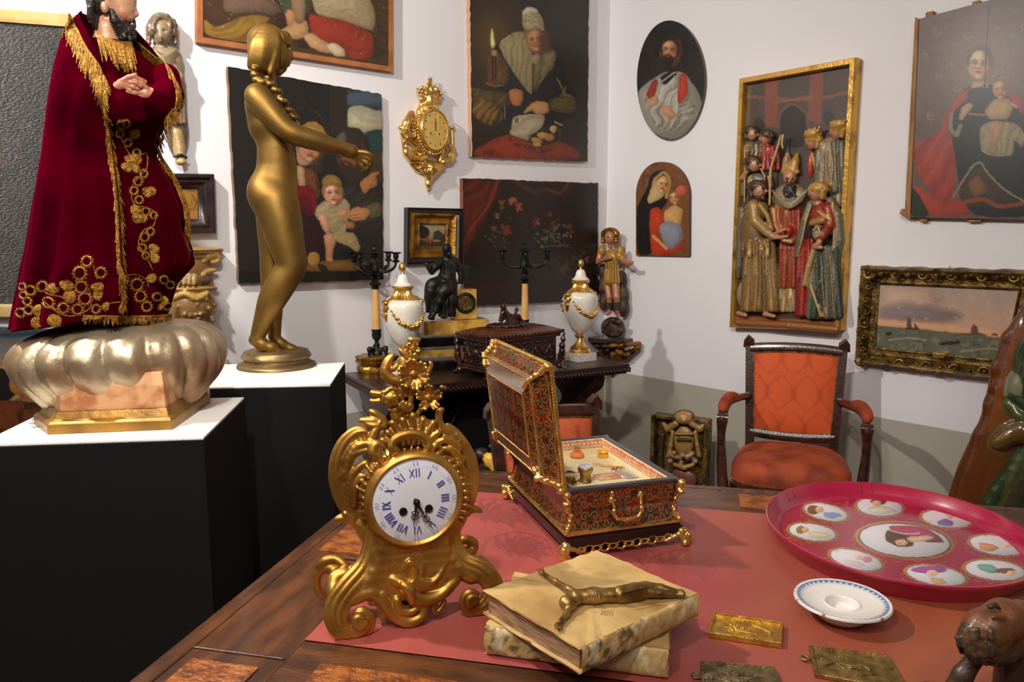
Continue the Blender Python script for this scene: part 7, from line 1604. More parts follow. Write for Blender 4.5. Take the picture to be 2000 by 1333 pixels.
for j in range(ny):
    for k in range(nA): V.append(tun(2*PI*k/nA, j))
Fc = [((j+1)*nA+k, (j+1)*nA+(k+1) % nA, j*nA+(k+1) % nA, j*nA+k) for j in range(ny-1) for k in range(nA)]+[tuple(range(nA)), tuple((ny-1)*nA+k for k in range(nA-1, -1, -1))]
tunic = mk('tunic', (V, Fc), 'velvet', st, auto=False)
na2 = 150
def cape(u, v):
    yb = 606+34*np.clip(u*2.6, 0, 1)**.8 if u < .6 else 640-30*(u-.6)/.4; y = 28+(yb-28)*v; xl, xr, xe = lv_(y); cx = (xl+xr)/2; rx = (xr-xl)/2
    a0 = -math.acos(np.clip((xe-cx)/rx, -.98, .98)); a = a0+(-(2*PI+a0*0)+PI*.30-(a0+PI*.5)*1.0)*u*.83
    return robe_pt(a, y, 1.03, .66, .05, 0)
V, Q = grid(cape, na2, 110)
cp_ = mk('velvet_cape', (V, Q[:, ::-1]), 'velvet', st, auto=False)
md = cp_.modifiers.new('t', 'SOLIDIFY'); md.thickness = .004; md.offset = 0
# sleeves and hands
S = Sculpt(FS, .012)
S.chain([(208, 140, 26, 50), (214, 185, 26, 80), (240, 205, 24, 95), (262, 200, 20, 95)]); S.chain([(325, 150, 24, 30), (330, 185, 24, 60), (315, 205, 22, 80), (300, 192, 19, 92)]); S.ell(255, 195, 60, 60, 34, 40); S.ell(262, 225, 50, 44, 26, 40); S.chain([(228, 222, 16, 96), (268, 228, 14, 96)])
slv = S.build('sleeves', 'velvet', .004, st)
S = Sculpt(FS, .0012)
def H(pts, **k): S.chain(pts, **k)
H([(228, 172, 9, 98), (240, 165, 10, 106), (252, 160, 10, 108)]); 
for pts in ([(252, 155, 5.5, 112), (266, 153, 5, 114), (276, 157, 4, 113), (284, 160, 3.4, 110)], [(254, 161, 5.2, 114), (266, 162, 4.6, 117), (274, 168, 4, 115)], [(250, 166, 5, 112), (260, 170, 4.4, 115), (268, 174, 3.6, 113)], [(246, 169, 4.6, 110), (254, 176, 4, 112), (260, 180, 3.4, 111)], [(240, 158, 5, 112), (252, 151, 4.6, 116), (264, 147, 4, 116)]): H(pts)
H([(308, 186, 10, 92), (295, 184, 11, 98), (284, 182, 11, 102)])
for pts in ([(280, 174, 5.2, 106), (266, 172, 4.6, 110), (254, 172, 4, 110)], [(278, 180, 5.2, 106), (262, 181, 4.6, 110), (250, 180, 4, 109)], [(280, 187, 5, 104), (264, 189, 4.4, 107), (254, 188, 3.8, 106)], [(284, 193, 4.6, 100), (270, 196, 4, 103), (260, 195, 3.4, 102)], [(286, 173, 5, 108), (276, 163, 4.4, 113), (268, 160, 3.8, 114)]): H(pts)
S.build('clasped_hands', 'flesh', .0016, st)
# head
S = Sculpt(FS, .006); SKc = (196, 146, 112); LP_ = (150, 70, 60)
S.ell(224, -6, 0, 36, 42, 33, col=SKc); S.ell(236, 14, 4, 25, 32, 26, col=SKc); S.chain([(212, 30, 19, 0), (208, 62, 20, -4), (210, 85, 26, -6)], SKc)
S.chain([(256, 2, 4, 8), (262, 18, 4.5, 9), (267, 28, 4.2, 8)], SKc, k=.003); S.ell(261, 30, 8, 6, 4, 7, col=SKc, k=.003); S.ell(252, 36, 8, 9, 6, 12, col=SKc); S.ell(256, 38, 10, 5, 2, 7, col=LP_, k=.001); S.ell(255, 43, 10, 4.5, 2.2, 6, col=LP_, k=.001)
S.ell(251, -2, 12, 8, 3, 10, col=SKc, k=.003); S.ell(249, 8, 20, 4, 3.2, 4, col=SKc, k=.002); S.ell(251, 8, 22, 2.6, 2.0, 3, col=(230, 220, 205), k=.001); S.ell(252, 8, 24, 1.5, 1.6, 1.6, col=(40, 28, 22), k=.001); S.chain([(243, 2, 1.4, 24), (253, 1, 1.2, 22)], (60, 40, 30), k=.001); S.ell(240, 24, 20, 9, 9, 8, col=(206, 136, 110)); S.ell(204, 14, 26, 7, 11, 6, col=SKc, k=.002)
S.build('head', 'vcpoly', .0024, st, cols=True)
S = Sculpt(FS, .004)
S.ell(216, -22, -2, 38, 34, 37); S.ell(196, 0, -4, 24, 38, 34)
for i in range(12):
    x = 180+i*2.0; S.chain([(x+10, -30, 6, 20-i*2), (x-2, 5, 5.5, 26-i*2.6), (x-4+3*math.sin(i), 35, 5, 22-i*2), (x+2, 54+3*math.sin(i*2), 3, 14-i)], sm=3, k=.0018)
for i in range(10): S.chain([(206+i*3, -45+i*1.5, 4, 30-i), (222+i*3.4, -38+i*2.6, 4, 24-i), (240+i*1.8, -22+i*1.5, 3, 14-i)], sm=2, k=.0018)
S.build('wavy_hair', 'hairdark', .0023, st)
S = Sculpt(FS, .003)
S.chain([(218, 22, 5, 27), (224, 40, 8, 26), (236, 58, 11, 16), (252, 66, 11, 8)]); S.ell(250, 64, 6, 14, 14, 15)
for i in range(24): x = 228+R_.uniform(0, 32); y = 48+R_.uniform(0, 26)-(x-228)*.1; S.chain([(x, y, 3.6, 22-abs(x-240)*.5), (x+4, y+7, 3.4, 23-abs(x-240)*.5), (x+2, y+13, 2.4, 20-abs(x-240)*.5)], k=.0012)
S.chain([(250, 33, 2, 14), (244, 38, 2.4, 18), (240, 50, 4, 22)], k=.002); S.chain([(256, 34, 2, 6), (263, 40, 2, 6), (262, 52, 4, 6)], k=.002)
S.build('curly_beard', 'hairdark', .0022, st)
# fringe
bv = bvh_of([tunic, cp_, slv])
def onrobe(x, y, off=.003):
    h, n = cast(bv, x, y)
    if h is None: return None
    if n.dot(ray(x, y)) > 0: n = -n
    return FS.l(h+n*off), Vector((0, 0, 0))
def fringe(path, n, L, dx=0., spread=.15, nm='gold_fringe', dd=0, off=.004, seed=0):
    r = random.Random(seed); P = crom(path, 10); g = []; band = []
    cum = [0]
    for a_, b_ in zip(P[:-1], P[1:]): cum.append(cum[-1]+np.linalg.norm(b_-a_))
    last = None
    for i in range(n):
        s_ = cum[-1]*(i+.5)/n; j = min(len(cum)-2, int(np.searchsorted(cum, s_))-1); t_ = (s_-cum[j])/(cum[j+1]-cum[j]+1e-9); x, y = P[j]*(1-t_)+P[j+1]*t_
        hit = onrobe(x, y, off)
        if hit is not None: p = hit[0]; last = -p.y
        else: p = FS.px(x, y, (last if last is not None else .05)+.0)
        band.append(p); l = L*r.uniform(.75, 1.15); ang = dx+r.uniform(-spread, spread)
        pts = [(p.x, p.y-.001, p.z)]; lpx = l/FS.m; dep = -p.y; z_ = off+.001+r.uniform(0, .003)
        for q in (.35, .7, 1):
            hx, hy = x+math.sin(ang)*lpx*q, y+math.cos(ang)*lpx*q; h_ = onrobe(hx, hy, z_)
            if h_ is not None and abs(-h_[0].y-dep) < .035: dep = -h_[0].y; w_ = h_[0]
            else: w_ = FS.px(hx, hy, dep)
            pts.append((w_.x, w_.y, w_.z))
        g.append(tube(pts, [.0013, .0015, .0013, .0009], 5))
    g.append(tube(band, .0022, 6))
    return mk(nm, join(*g), 'goldthread', st)
fringe([(134, 26), (152, 58), (172, 98), (196, 134), (204, 165)], 190, .056, -.12, .12, seed=1)
fringe([(204, 150), (207, 220), (213, 270), (222, 330), (229, 400), (232, 460), (235, 520), (237, 585)], 330, .040, .16, .3, seed=2)
fringe([(184, 68), (200, 78), (222, 85), (244, 88), (264, 88)], 120, .072, .22, .07, 'collar_fringe', off=.008, seed=3)
fringe([(266, 78), (300, 105), (326, 130), (340, 160), (343, 190), (338, 215)], 130, .036, .3, .15, seed=4)
fringe([(336, 212), (318, 236), (309, 262), (308, 292), (326, 322), (344, 350), (360, 385), (365, 425), (362, 455), (370, 478)], 170, .040, .22, .18, seed=5)
fringe([(162, 617), (200, 618), (250, 618), (300, 617), (336, 614)], 120, .022, 0, .3, 'hem_fringe', seed=6)
# embroidery
g = []
def ring(cx, cy, r, sq=1.0, sp=True):
    r = r*1.12
    P_ = [];
    for q in range(14):
        a = q*2*PI/14; h = onrobe(cx+math.cos(a)*r*.7, cy+math.sin(a)*r*.7*sq, .0022)
        if h: P_.append(h[0])
    if len(P_) > 8: g.append(tube(P_, .0026, 5, closed=True))
    if sp:
        for q in range(13):
            a = q*2*PI/13; h1 = onrobe(cx+math.cos(a)*r*.66, cy+math.sin(a)*r*.66*sq, .002); h2 = onrobe(cx+math.cos(a+.2)*r, cy+math.sin(a+.2)*r*sq, .002)
            if h1 and h2 and (h1[0]-h2[0]).length < .03: g.append(tube([h1[0], h2[0]], [.0019, .0014], 4))
def petal(cx, cy, r):
    h = onrobe(cx, cy, .001)
    if h: p = h[0]; g.append(ball((p.x, p.y, p.z), r*FS.m, 12, 8, (1, .22, 1)))
    for q in range(5):
        a = -.6+q*.3+cx; h1 = onrobe(cx, cy, .0045); h2 = onrobe(cx+math.cos(a)*r*.85, cy+math.sin(a)*r*.85, .003)
        if h1 and h2 and (h1[0]-h2[0]).length < .03: g.append(tube([h1[0], h2[0]], .0008, 4))
def vine(pts, w=.0015):
    P_ = [onrobe(x, y, .002) for x, y in crom(pts, 5)]; P_ = [p[0] for p in P_ if p]
    if len(P_) > 2 and max((a_-b_).length for a_, b_ in zip(P_[:-1], P_[1:])) < .04: g.append(tube(P_, w, 5))
for x, y, r in ((170, 511, 12), (156, 534, 15), (197, 533, 12), (84, 560, 12), (61, 568, 11), (159, 561, 14), (166, 584, 14), (124, 602, 12), (152, 605, 12), (96, 592, 12), (55, 589, 9), (42, 612, 10), (57, 606, 10), (46, 561, 8), (188, 604, 10), (48, 578, 8), (236, 243, 9), (233, 261, 9), (249, 279, 9), (266, 299, 9), (246, 240, 8), (269, 355, 10), (261, 373, 9), (271, 391, 9), (284, 414, 9), (300, 421, 8), (282, 464, 10), (293, 453, 9), (277, 485, 9), (280, 340, 9), (267, 556, 14), (274, 579, 13), (286, 599, 11), (319, 546, 9), (331, 556, 9), (305, 580, 9), (325, 598, 9), (243, 546, 9), (284, 500, 8)): ring(x, y, r)
for x, y, r in ((107, 565, 11), (131, 556, 12), (139, 580, 13), (79, 608, 12), (76, 631, 12), (107, 627, 12), (190, 558, 12), (194, 577, 11), (210, 600, 9), (234, 602, 10), (259, 259, 12), (253, 315, 11), (264, 312, 11), (247, 328, 10), (262, 330, 10), (286, 377, 10), (295, 374, 9), (264, 411, 10), (267, 427, 10), (278, 427, 9), (299, 488, 11), (301, 505, 10), (295, 543, 10), (318, 588, 10), (310, 600, 7)): petal(x, y, r)
for pts in ([(88, 570), (100, 577), (120, 580), (130, 590)], [(100, 600), (115, 612), (140, 618), (165, 610), (178, 596), (176, 572), (165, 552)], [(84, 585), (95, 596), (112, 606)], [(165, 520), (168, 545)], [(183, 520), (190, 545)], [(230, 255), (245, 290), (262, 310), (284, 300), (286, 330), (272, 345), (256, 370), (262, 400), (282, 405), (302, 415), (300, 440), (280, 450), (270, 475), (284, 500), (298, 528)], [(246, 540), (262, 536), (284, 545), (290, 560)], [(310, 540), (325, 536), (336, 550), (338, 575)], [(196, 600), (220, 592), (240, 590)]): vine(pts)
o = mk('gold_embroidery', join(*g), 'goldthread', st)
# ================================================================== BRONZE NUDE
fb = onz(541, 716, 1.0); FN = Fr(fb, math.radians(16.5)); nu = thing('statue', FN, 'slender bronze nude figure reaching one arm forward on a round stepped base', 'statue', None)
K_ = FN.m; print('nude m/px', K_)
mk('round_base', lathe([(75*K_, 0), (75*K_, .007), (73*K_, .011), (67*K_, .014), (62*K_, .019), (61*K_, .030), (65*K_, .033), (66*K_, .039), (64*K_, .043), (61*K_, .049), (60*K_, .054), (56*K_, .057)], 72, mod=lambda a, i, r, z: r*(1+(.012*math.sin(a*5)+.008*math.sin(a*11)) if i >= 8 else r and 1)), 'oldbronze' if 'oldbronze' in M else mm('oldbronze', (158, 132, 90), .5, .85, (110, 92, 62), ns=9, bump=.1, bs=40), nu)
S = Sculpt(FN, .016)
def N(pts, **k): S.chain(pts, **k)
# far leg (straight), near leg (bent)
N([(532, 395, 32, -16), (530, 450, 25, -18), (530, 505, 20, -20), (530, 540, 19, -20), (532, 590, 19, -22), (536, 630, 12, -22), (536, 655, 10.5, -22)], k=.01, sm=4)
N([(536, 660, 11, -22), (550, 672, 10, -20), (570, 682, 8.5, -18), (588, 687, 6, -16)], k=.008)
for i, (x, y) in enumerate(((596, 686), (594, 689), (590, 691), (586, 692), (582, 693))): S.chain([(x-10, y-1, 3.2, -18+i*4-2), (x, y, 2.6, -16+i*4-2)], k=.002)
N([(537, 392, 40, 14), (548, 430, 37, 20), (556, 465, 33, 25), (566, 500, 28, 28), (570, 520, 25, 29), (552, 550, 26, 26), (532, 585, 24, 22), (516, 622, 17, 18), (504, 655, 12.5, 16)], k=.01, sm=4)
N([(497, 664, 11, 16), (512, 673, 12, 18), (530, 680, 10.5, 20), (544, 688, 7.5, 22)], k=.008)
for i, (x, y) in enumerate(((556, 691), (552, 694), (546, 695.5), (540, 696), (534, 696))): S.chain([(x-9, y-2.5, 3.4, 14+i*4), (x, y, 2.8, 14+i*4)], k=.002)
# pelvis, belly, chest
S.ell(535, 366, 8, 42, 44, 30, k=.02); S.ell(514, 379, 14, 28, 32, 27, k=.03); S.ell(542, 365, -12, 36, 38, 25, k=.02); S.ell(541, 330, 0, 37, 46, 34, k=.02); S.ell(538, 290, 0, 33, 44, 32, k=.02); S.ell(528, 240, 0, 41, 46, 36, k=.02); S.ell(505, 206, 2, 25, 34, 34); S.ell(545, 225, -4, 24, 26, 34)
S.ell(517, 178, 0, 22, 20, 40); N([(522, 170, 15, 0), (524, 145, 13, 0), (532, 120, 12, 0)], k=.01)
S.ell(571, 232, 10, 13, 13, 14, k=.01)
# near arm
N([(503, 188, 23, 34), (516, 205, 22, 42), (538, 232, 19.5, 50), (560, 254, 18, 54), (580, 264, 17.5, 54), (612, 274, 17, 50), (645, 284, 14, 44), (672, 291, 11.5, 38), (690, 297, 11, 34)], k=.008, sm=4)
S.ell(697, 304, 32, 14, 11, 8, rot=22, k=.006)
for pts in ([(704, 297, 5, 40), (718, 299, 4.3, 44), (727, 306, 3.7, 42), (728, 313, 3.2, 38)], [(705, 304, 5, 36), (718, 308, 4.3, 40), (726, 316, 3.6, 38), (724, 323, 3.2, 34)], [(703, 311, 4.8, 33), (715, 317, 4.2, 36), (720, 325, 3.5, 34), (716, 331, 3.1, 30)], [(699, 317, 4.4, 30), (708, 324, 3.8, 32), (711, 331, 3.2, 30), (706, 335, 2.8, 27)], [(690, 303, 5, 26), (704, 314, 4, 16), (713, 318, 3.4, 12)]): S.chain(pts, sm=3, k=.0012)
# far arm, close behind
N([(536, 196, 16, -34), (560, 245, 14, -42), (585, 272, 12, -44), (620, 282, 10, -44), (650, 289, 9, -44), (672, 296, 8, -42)], k=.01)
for i in range(4): S.chain([(668, 294+i*3, 3.6, -42+i*2), (684, 299+i*3, 3, -42+i*2)], k=.002)
# head
S.ell(528, 92, 0, 33, 34, 30, k=.008); S.ell(546, 102, 0, 22, 33, 23, k=.008); S.ell(549, 122, 0, 12, 12, 15, k=.006); N([(564, 88, 4.4, 0), (570, 112, 3.6, 0)], k=.003); S.ell(569, 115, 0, 5, 3.4, 5, k=.002); S.ell(564, 122, 0, 5, 2.2, 6, k=.0015); S.ell(562, 127.5, 0, 5, 2.4, 5, k=.0015); S.ell(556, 80, 0, 14, 18, 18, k=.006); S.ell(556, 95, 12, 5, 3, 5, k=.002); S.ell(560, 93, 10, 8, 5, 6, k=.004, sub=True); S.ell(556, 96, 11, 4, 3, 4, k=.002)
N([(556, 136, 4, 0), (545, 140, 8, 0)], k=.006)
S.build('bronze_body', 'bronze', .0035, nu, smooth=3)
S = Sculpt(FN, .006)
S.ell(522, 84, 0, 36, 34, 34); S.ell(511, 104, 4, 25, 36, 33); S.ell(505, 128, 4, 16, 24, 26)
for i in range(8):
    x = 492+i*6.4; S.chain([(520+i*2.4, 54+i*.8, 3.5, 20), (x+6, 80, 4.6, 36-abs(i-3)*1.6), (x-1+i*.5, 110, 4.8, 36-abs(i-3)*2), (x-4+i*.9, 132+3*math.sin(i*2), 3.4, 30-abs(i-3)*2)], sm=4, k=.009)
N([(540, 60, 7, 18), (552, 72, 6, 20), (556, 84, 3.6, 18)], sm=3, k=.004); N([(534, 88, 5, 30), (538, 106, 6, 30), (532, 126, 6, 28), (528, 142, 5, 28)], sm=3, k=.006)
for i in range(7): a = i*PI/3; S.ell(520+5*math.cos(a), 85+5*math.sin(a), 38, 2.6, 2.6, 3, k=.001)
P_ = [(497, 134), (499, 146), (503, 156), (514, 160), (528, 164), (540, 176), (552, 196), (564, 214), (574, 228), (584, 244)]
Pq = crom(P_, 5)
for i, (x, y) in enumerate(Pq):
    o = 4.2*math.sin(i*1.25); d = 30 if y < 158 else (36 if y < 200 else 22); S.ell(x+o*.8, y-o*.4, d+3*math.cos(i*1.25), 5.6, 5.6, 6, k=.002)
S.build('braided_hair', 'bronze', .003, nu, smooth=1)
# ================================================================== WALL CARTEL CLOCK
f = wf(FB, 838, 262); ct = thing('wall_clock', f, 'gilt carved wall clock with round gold dial and swags, hanging between the canvases', 'clock', None)
S = Sculpt(f, .0045)
def v5(x, y): return 780+x/5.55, 140+y/5.554
def C5(pts, **k): S.chain([v5(p[0], p[1])+(p[2]/5.55, p[3]/5.55) for p in pts], **k)
def E5(x, y, d, rx, ry, rd, rot=0, **k): a, b_ = v5(x, y); S.ell(a, b_, d/5.55, rx/5.55, ry/5.55, rd/5.55, rot, **k)
E5(300, 640, 40, 190, 210, 90); E5(240, 800, 40, 130, 140, 70); C5([(310, 420, 100, 50), (330, 350, 80, 50), (330, 300, 70, 60)]); C5([(240, 300, 34, 60), (420, 300, 34, 60)], k=.003); C5([(240, 320, 24, 40), (240, 400, 40, 30), (215, 440, 40, 30)])
for i in range(34): a = R_.uniform(-PI, 0); r = R_.uniform(20, 130); E5(330+r*1.1*math.cos(a), 270+r*.95*math.sin(a), 70+R_.uniform(-20, 30), R_.uniform(14, 28), R_.uniform(18, 34), 26, k=.003)
for x, y in ((330, 40), (350, 60), (310, 80), (270, 110), (400, 130), (250, 150), (430, 220), (180, 230), (470, 290), (185, 180)): C5([(330, 230, 22, 70), ((x+330)/2, (y+230)/2, 14, 80), (x, y, 7, 70)], k=.003)
C5([(330, 280, 16, 100), (400, 280, 16, 100)]); E5(365, 215, 110, 34, 34, 18); 
C5([(130, 460, 40, 60), (70, 560, 40, 60), (60, 640, 38, 60), (90, 720, 38, 60), (160, 780, 36, 60)], k=.006); C5([(110, 540, 26, 100), (80, 620, 26, 100), (120, 720, 24, 100)], k=.003)
for i in range(6): C5([(140, 520+i*40, 12, 90), (190, 540+i*30, 12, 110)], k=.003)
for sg, x0 in ((1, 20), (-1, 575)): E5(x0, 610, 40, 34, 24, 30, k=.004)
C5([(40, 650, 26, 50), (50, 760, 28, 60), (70, 880, 34, 70), (130, 950, 40, 80), (210, 950, 38, 100), (280, 920, 30, 100)], k=.004)
for i in range(24): t_ = i/23; x = 40+240*t_**1.4; y = 660+330*math.sin(t_*PI*.62)-60*t_; E5(x+R_.gauss(0, 10), y+R_.gauss(0, 10), 90, 20, 20, 20, k=.002)
C5([(570, 640, 18, 40), (575, 800, 20, 50), (565, 900, 34, 60), (540, 960, 44, 70), (480, 980, 34, 80)], k=.004)
for i in range(18): E5(560+R_.gauss(0, 18), 900+R_.gauss(0, 50), 80, 20, 22, 20, k=.002)
C5([(500, 800, 26, 60), (450, 900, 30, 60), (440, 1000, 30, 60)]); C5([(230, 1040, 26, 70), (470, 1040, 26, 70)], k=.003); C5([(250, 940, 40, 50), (250, 1030, 50, 50), (340, 1030, 60, 60), (430, 1030, 50, 50), (440, 950, 30, 50)])
C5([(340, 1060, 100, 50), (320, 1150, 50, 50), (315, 1190, 34, 60)], k=.006); C5([(230, 1070, 40, 30), (180, 1050, 34, 20), (130, 1000, 24, 20)])
for i in range(7): C5([(250+i*32, 1070, 13, 130-abs(i-3)*16), (300+i*10, 1160, 9, 100-abs(i-3)*8)], k=.002)
E5(310, 1220, 60, 34, 42, 34, k=.003); E5(318, 1280, 60, 20, 30, 20); E5(345, 870, 120, 30, 22, 20)
E5(360, 640, 130, 176, 186, 40, k=.003); E5(385, 635, 175, 142, 170, 20, k=.001, sub=True)
S.build('gilt_case', 'brightgold', .0045, ct)
c_ = f.px(366, 0, 0); dc = f.px(780+385/5.55, 140+635/5.554, 178/5.55*f.m); r_ = .083
dx_ = T(dc.x, dc.y, dc.z, rx=PI/2); sc_ = Matrix.Diagonal((.93, 1.12, 1, 1))
mm('golddial', (226, 190, 104), .35, .25, (206, 168, 84), ns=30)
dl = mk('dial', xf(lathe([(r_, -.01), (r_, .001), (.0005, .003)], 48), dx_ @ sc_), 'golddial', ct)
mk('bezel', xf(lathe([(r_*.98, -.004), (r_*1.0, .006), (r_*1.06, .008), (r_*1.12, .002), (r_*1.14, -.008)], 48, cap=False), dx_ @ sc_), 'brightgold', ct)
g = []
for i in range(46): a = 2*PI*i/46; g.append(ball((dc.x+r_*.93*1.26*math.cos(a), dc.y+.012, dc.z+r_*1.12*1.24*math.sin(a)), .0052, 7, 5))
mk('bead_ring', join(*g), 'brightgold', ct)
mk('hand', tube([(dc.x, dc.y-.004, dc.z-.005), (dc.x+.001, dc.y-.004, dc.z+.06)], .0014, 5), 'handmetal', dl); mk('hand', tube([(dc.x, dc.y-.005, dc.z-.005), (dc.x+.002, dc.y-.005, dc.z+.04)], .002, 5), 'handmetal', dl)
for q in (-1, 1): mk('winding_hole', ball((dc.x+q*.026, dc.y-.002, dc.z-.018), .005, 8, 6, (1, .4, 1)), 'blackedge', dl)
for h in range(12):
    a = h*PI/6; mk('hour_mark', box(dc.x+.062*math.cos(a)-.002, dc.x+.062*math.cos(a)+.002, dc.y-.003, dc.y-.001, dc.z+.076*math.sin(a)-.004, dc.z+.076*math.sin(a)+.004), 'oldgilt', dl, False)
# ================================================================== POLYCHROME RELIEF
f = wf(FW, 1552, 395); rl = thing('relief', f, 'tall carved and painted wooden relief of robed figures in a gold frame', 'relief', None)
cc = [(1452, 157), (1673, 119), (1642, 640), (1432, 634)]
ar = [('n', (90, 66, 52), 30, .5, .7), ('P', [(572, 280), (625, 275), (620, 480), (570, 470)], (140, 78, 56)), ('P', [(755, 250), (810, 240), (800, 460), (745, 450)], (140, 78, 56)), ('s', [(490, 350), (760, 370), (920, 330)], 12, (146, 84, 60)), ('s', [(620, 375), (760, 350)], 8, (150, 100, 60)),
 ('p', [(630, 480), (640, 410), (685, 385), (735, 420), (740, 560), (640, 560)], (50, 40, 36)), ('s', [(625, 480), (632, 410), (685, 378), (742, 415), (745, 470)], 7, (112, 92, 70)), ('p', [(520, 460), (550, 430), (575, 470), (560, 520)], (52, 42, 36)), ('p', [(800, 440), (830, 400), (860, 440), (850, 500)], (56, 50, 50))]
canvas('back_board', f, cc, 90, 160, (84, 72, 64), ar, (1220, 20, 2.083), parent=rl, off=.03, th=.028)
mm('reliefgold', (206, 160, 74), .32, .7, (120, 74, 36), ns=12, bump=.2, bs=60, contrast=(.5, .75))
frame_rect('gold_frame', f, [(1460, 165), (1665, 129), (1636, 633), (1441, 629)], .030, [(0, .03), (.0, .062), (.15, .068), (.85, .068), (1, .06), (1, 0)], 'reliefgold', rl)
S = Sculpt(f, .006)
SKr = (184, 132, 100); HB = (78, 54, 34); HG = (180, 138, 66); BR = (156, 122, 70); BRd = (122, 94, 56); RD2 = (142, 50, 34); RDo = (146, 70, 42); GR = (106, 100, 80); GRN = (60, 70, 58); TAN = (176, 146, 96); GRY = (150, 132, 104)
DD = 12
def head(x, y, r, hair, face=1, beard=None, d=28, hd=1):
    S.ell(x, y, d, r*.82, r, r*.8, col=SKr, k=.003)
    S.ell(x-face*r*.3, y-r*.45, d-1, r*1.02, r*.8, r*.95, col=hair, k=.002)
    for q in range(9): a = PI*(1.0-q/8.)*1.0; S.ell(x-face*r*.3+r*.95*math.cos(a), y-r*.3-r*.75*math.sin(a), d+2, r*.3, r*.28, r*.6, col=hair, k=.0015)
    for q in range(4): S.ell(x-face*r*(1.0-.05*q), y-r*.1+q*r*.26, d+2, r*.3, r*.26, r*.6, col=hair, k=.0015)
    S.ell(x+face*r*.78, y+r*.1, d+r*.35, r*.2, r*.24, r*.24, col=SKr, k=.0015); S.ell(x+face*r*.45, y-r*.1, d+r*.72, r*.13, r*.09, r*.1, col=(60, 40, 34), k=.0008); S.ell(x+face*r*.6, y+r*.5, d+r*.55, r*.2, r*.09, r*.15, col=(150, 60, 50), k=.0008)
    if beard:
        for q in range(8): S.ell(x+face*r*(.35-.12*(q % 3))+R_.gauss(0, r*.12), y+r*(.75+.12*(q//3)), d+r*.35, r*.26, r*.26, r*.3, col=beard, k=.0015)
def folds(x0, x1, y0, y1, n, col, col2, d, r, flare=0.):
    for q in range(n):
        t_ = q/(n-1); xa = x0+(x1-x0)*t_; xb = xa+(t_-.5)*flare
        S.chain([(xa, y0, r, d+3*math.sin(q*2.1)), ((xa+xb)/2+2*math.sin(q*1.7), (y0+y1)/2, r*1.15, d+5*math.sin(q*2.1+1)), (xb, y1, r*1.1, d+4*math.sin(q*2.1))], col if q % 2 else col2, k=.0025)
# top-left onlookers
head(1470, 262, 13, HB, 1, d=18); head(1494, 270, 13, HB, -1, d=20); S.ell(1496, 296, 12, 17, 20, 12, col=(176, 66, 56)); S.ell(1515, 310, 10, 9, 20, 10, col=(176, 60, 50)); S.ell(1466, 290, 10, 16, 16, 10, col=GR)
head(1474, 322, 14, HB, 1, d=26); S.ell(1478, 352, 16, 22, 14, 14, col=(120, 112, 110)); S.chain([(1450, 348, 6, 26), (1458, 336, 5, 30)], SKr)
S.chain([(1455, 285, 2, 30), (1454, 395, 2, 30)], TAN, k=.001); S.chain([(1503, 400, 2.6, 40), (1505, 330, 2.8, 38), (1525, 268, 2.8, 34)], TAN, k=.001); S.chain([(1525, 266, 2.6, 34), (1530, 264, 2.4, 36), (1527, 280, 2.2, 38), (1529, 290, 2, 38)], TAN, k=.001)
S.chain([(1456, 290, 6, 14), (1458, 330, 7, 14), (1452, 380, 6, 14)], GR, k=.003); folds(1484, 1518, 288, 330, 5, (160, 62, 50), (130, 48, 42), 20, 4.4, 4); folds(1460, 1486, 284, 306, 4, GR, TAN, 20, 4, 4); folds(1466, 1502, 346, 364, 5, (122, 116, 116), TAN, 24, 4, 6)
S.chain([(1486, 330, 2, 32), (1494, 345, 2, 32), (1490, 362, 2, 30)], HG, k=.001)
# bishop
S.ell(1543, 346, 22, 13, 15, 13, col=SKr); S.ell(1548, 349, 34, 2, 2, 3, col=(60, 40, 34), k=.001); S.ell(1537, 349, 34, 2, 2, 3, col=(60, 40, 34), k=.001); S.ell(1542, 354, 36, 3, 4, 3, col=SKr, k=.002)
S.ell(1542, 374, 26, 13, 15, 8, col=(62, 56, 50), k=.003)
for q in range(30): S.ell(1542+R_.gauss(0, 8), 372+R_.gauss(0, 9), 32, 3.2, 3.2, 3.4, col=(62, 56, 50), k=.001)
S.chain([(1529, 336, 5, 24), (1557, 336, 5, 24)], HG, k=.002); S.chain([(1534, 334, 8, 24), (1537, 314, 8, 22), (1538, 301, 4, 22)], HG, k=.004); S.chain([(1550, 334, 9, 24), (1553, 316, 8, 22), (1557, 301, 3, 20)], HG, k=.004); S.ell(1544, 330, 24, 15, 11, 9, col=HG, k=.002); S.ell(1535, 313, 30, 4, 9, 3, rot=8, col=(170, 150, 130), k=.001)
S.ell(1541, 385, 14, 36, 26, 16, col=GRY)
for q in range(6): S.chain([(1508+q*2, 372+q*4, 2.6, 28), (1541, 398+q*2.6-q, 2.8, 36), (1576-q*2, 372+q*4, 2.6, 28)], GRY, sm=4, k=.0015)
S.ell(1541, 425, 12, 32, 30, 14, col=RDo); folds(1528, 1560, 412, 560, 7, RDo, (150, 56, 36), 20, 4.6, 6); folds(1524, 1566, 560, 606, 7, TAN, GRY, 18, 4.8, 4); S.chain([(1512, 410, 9, 20), (1514, 440, 8, 24), (1522, 452, 7, 26)], (170, 110, 56))
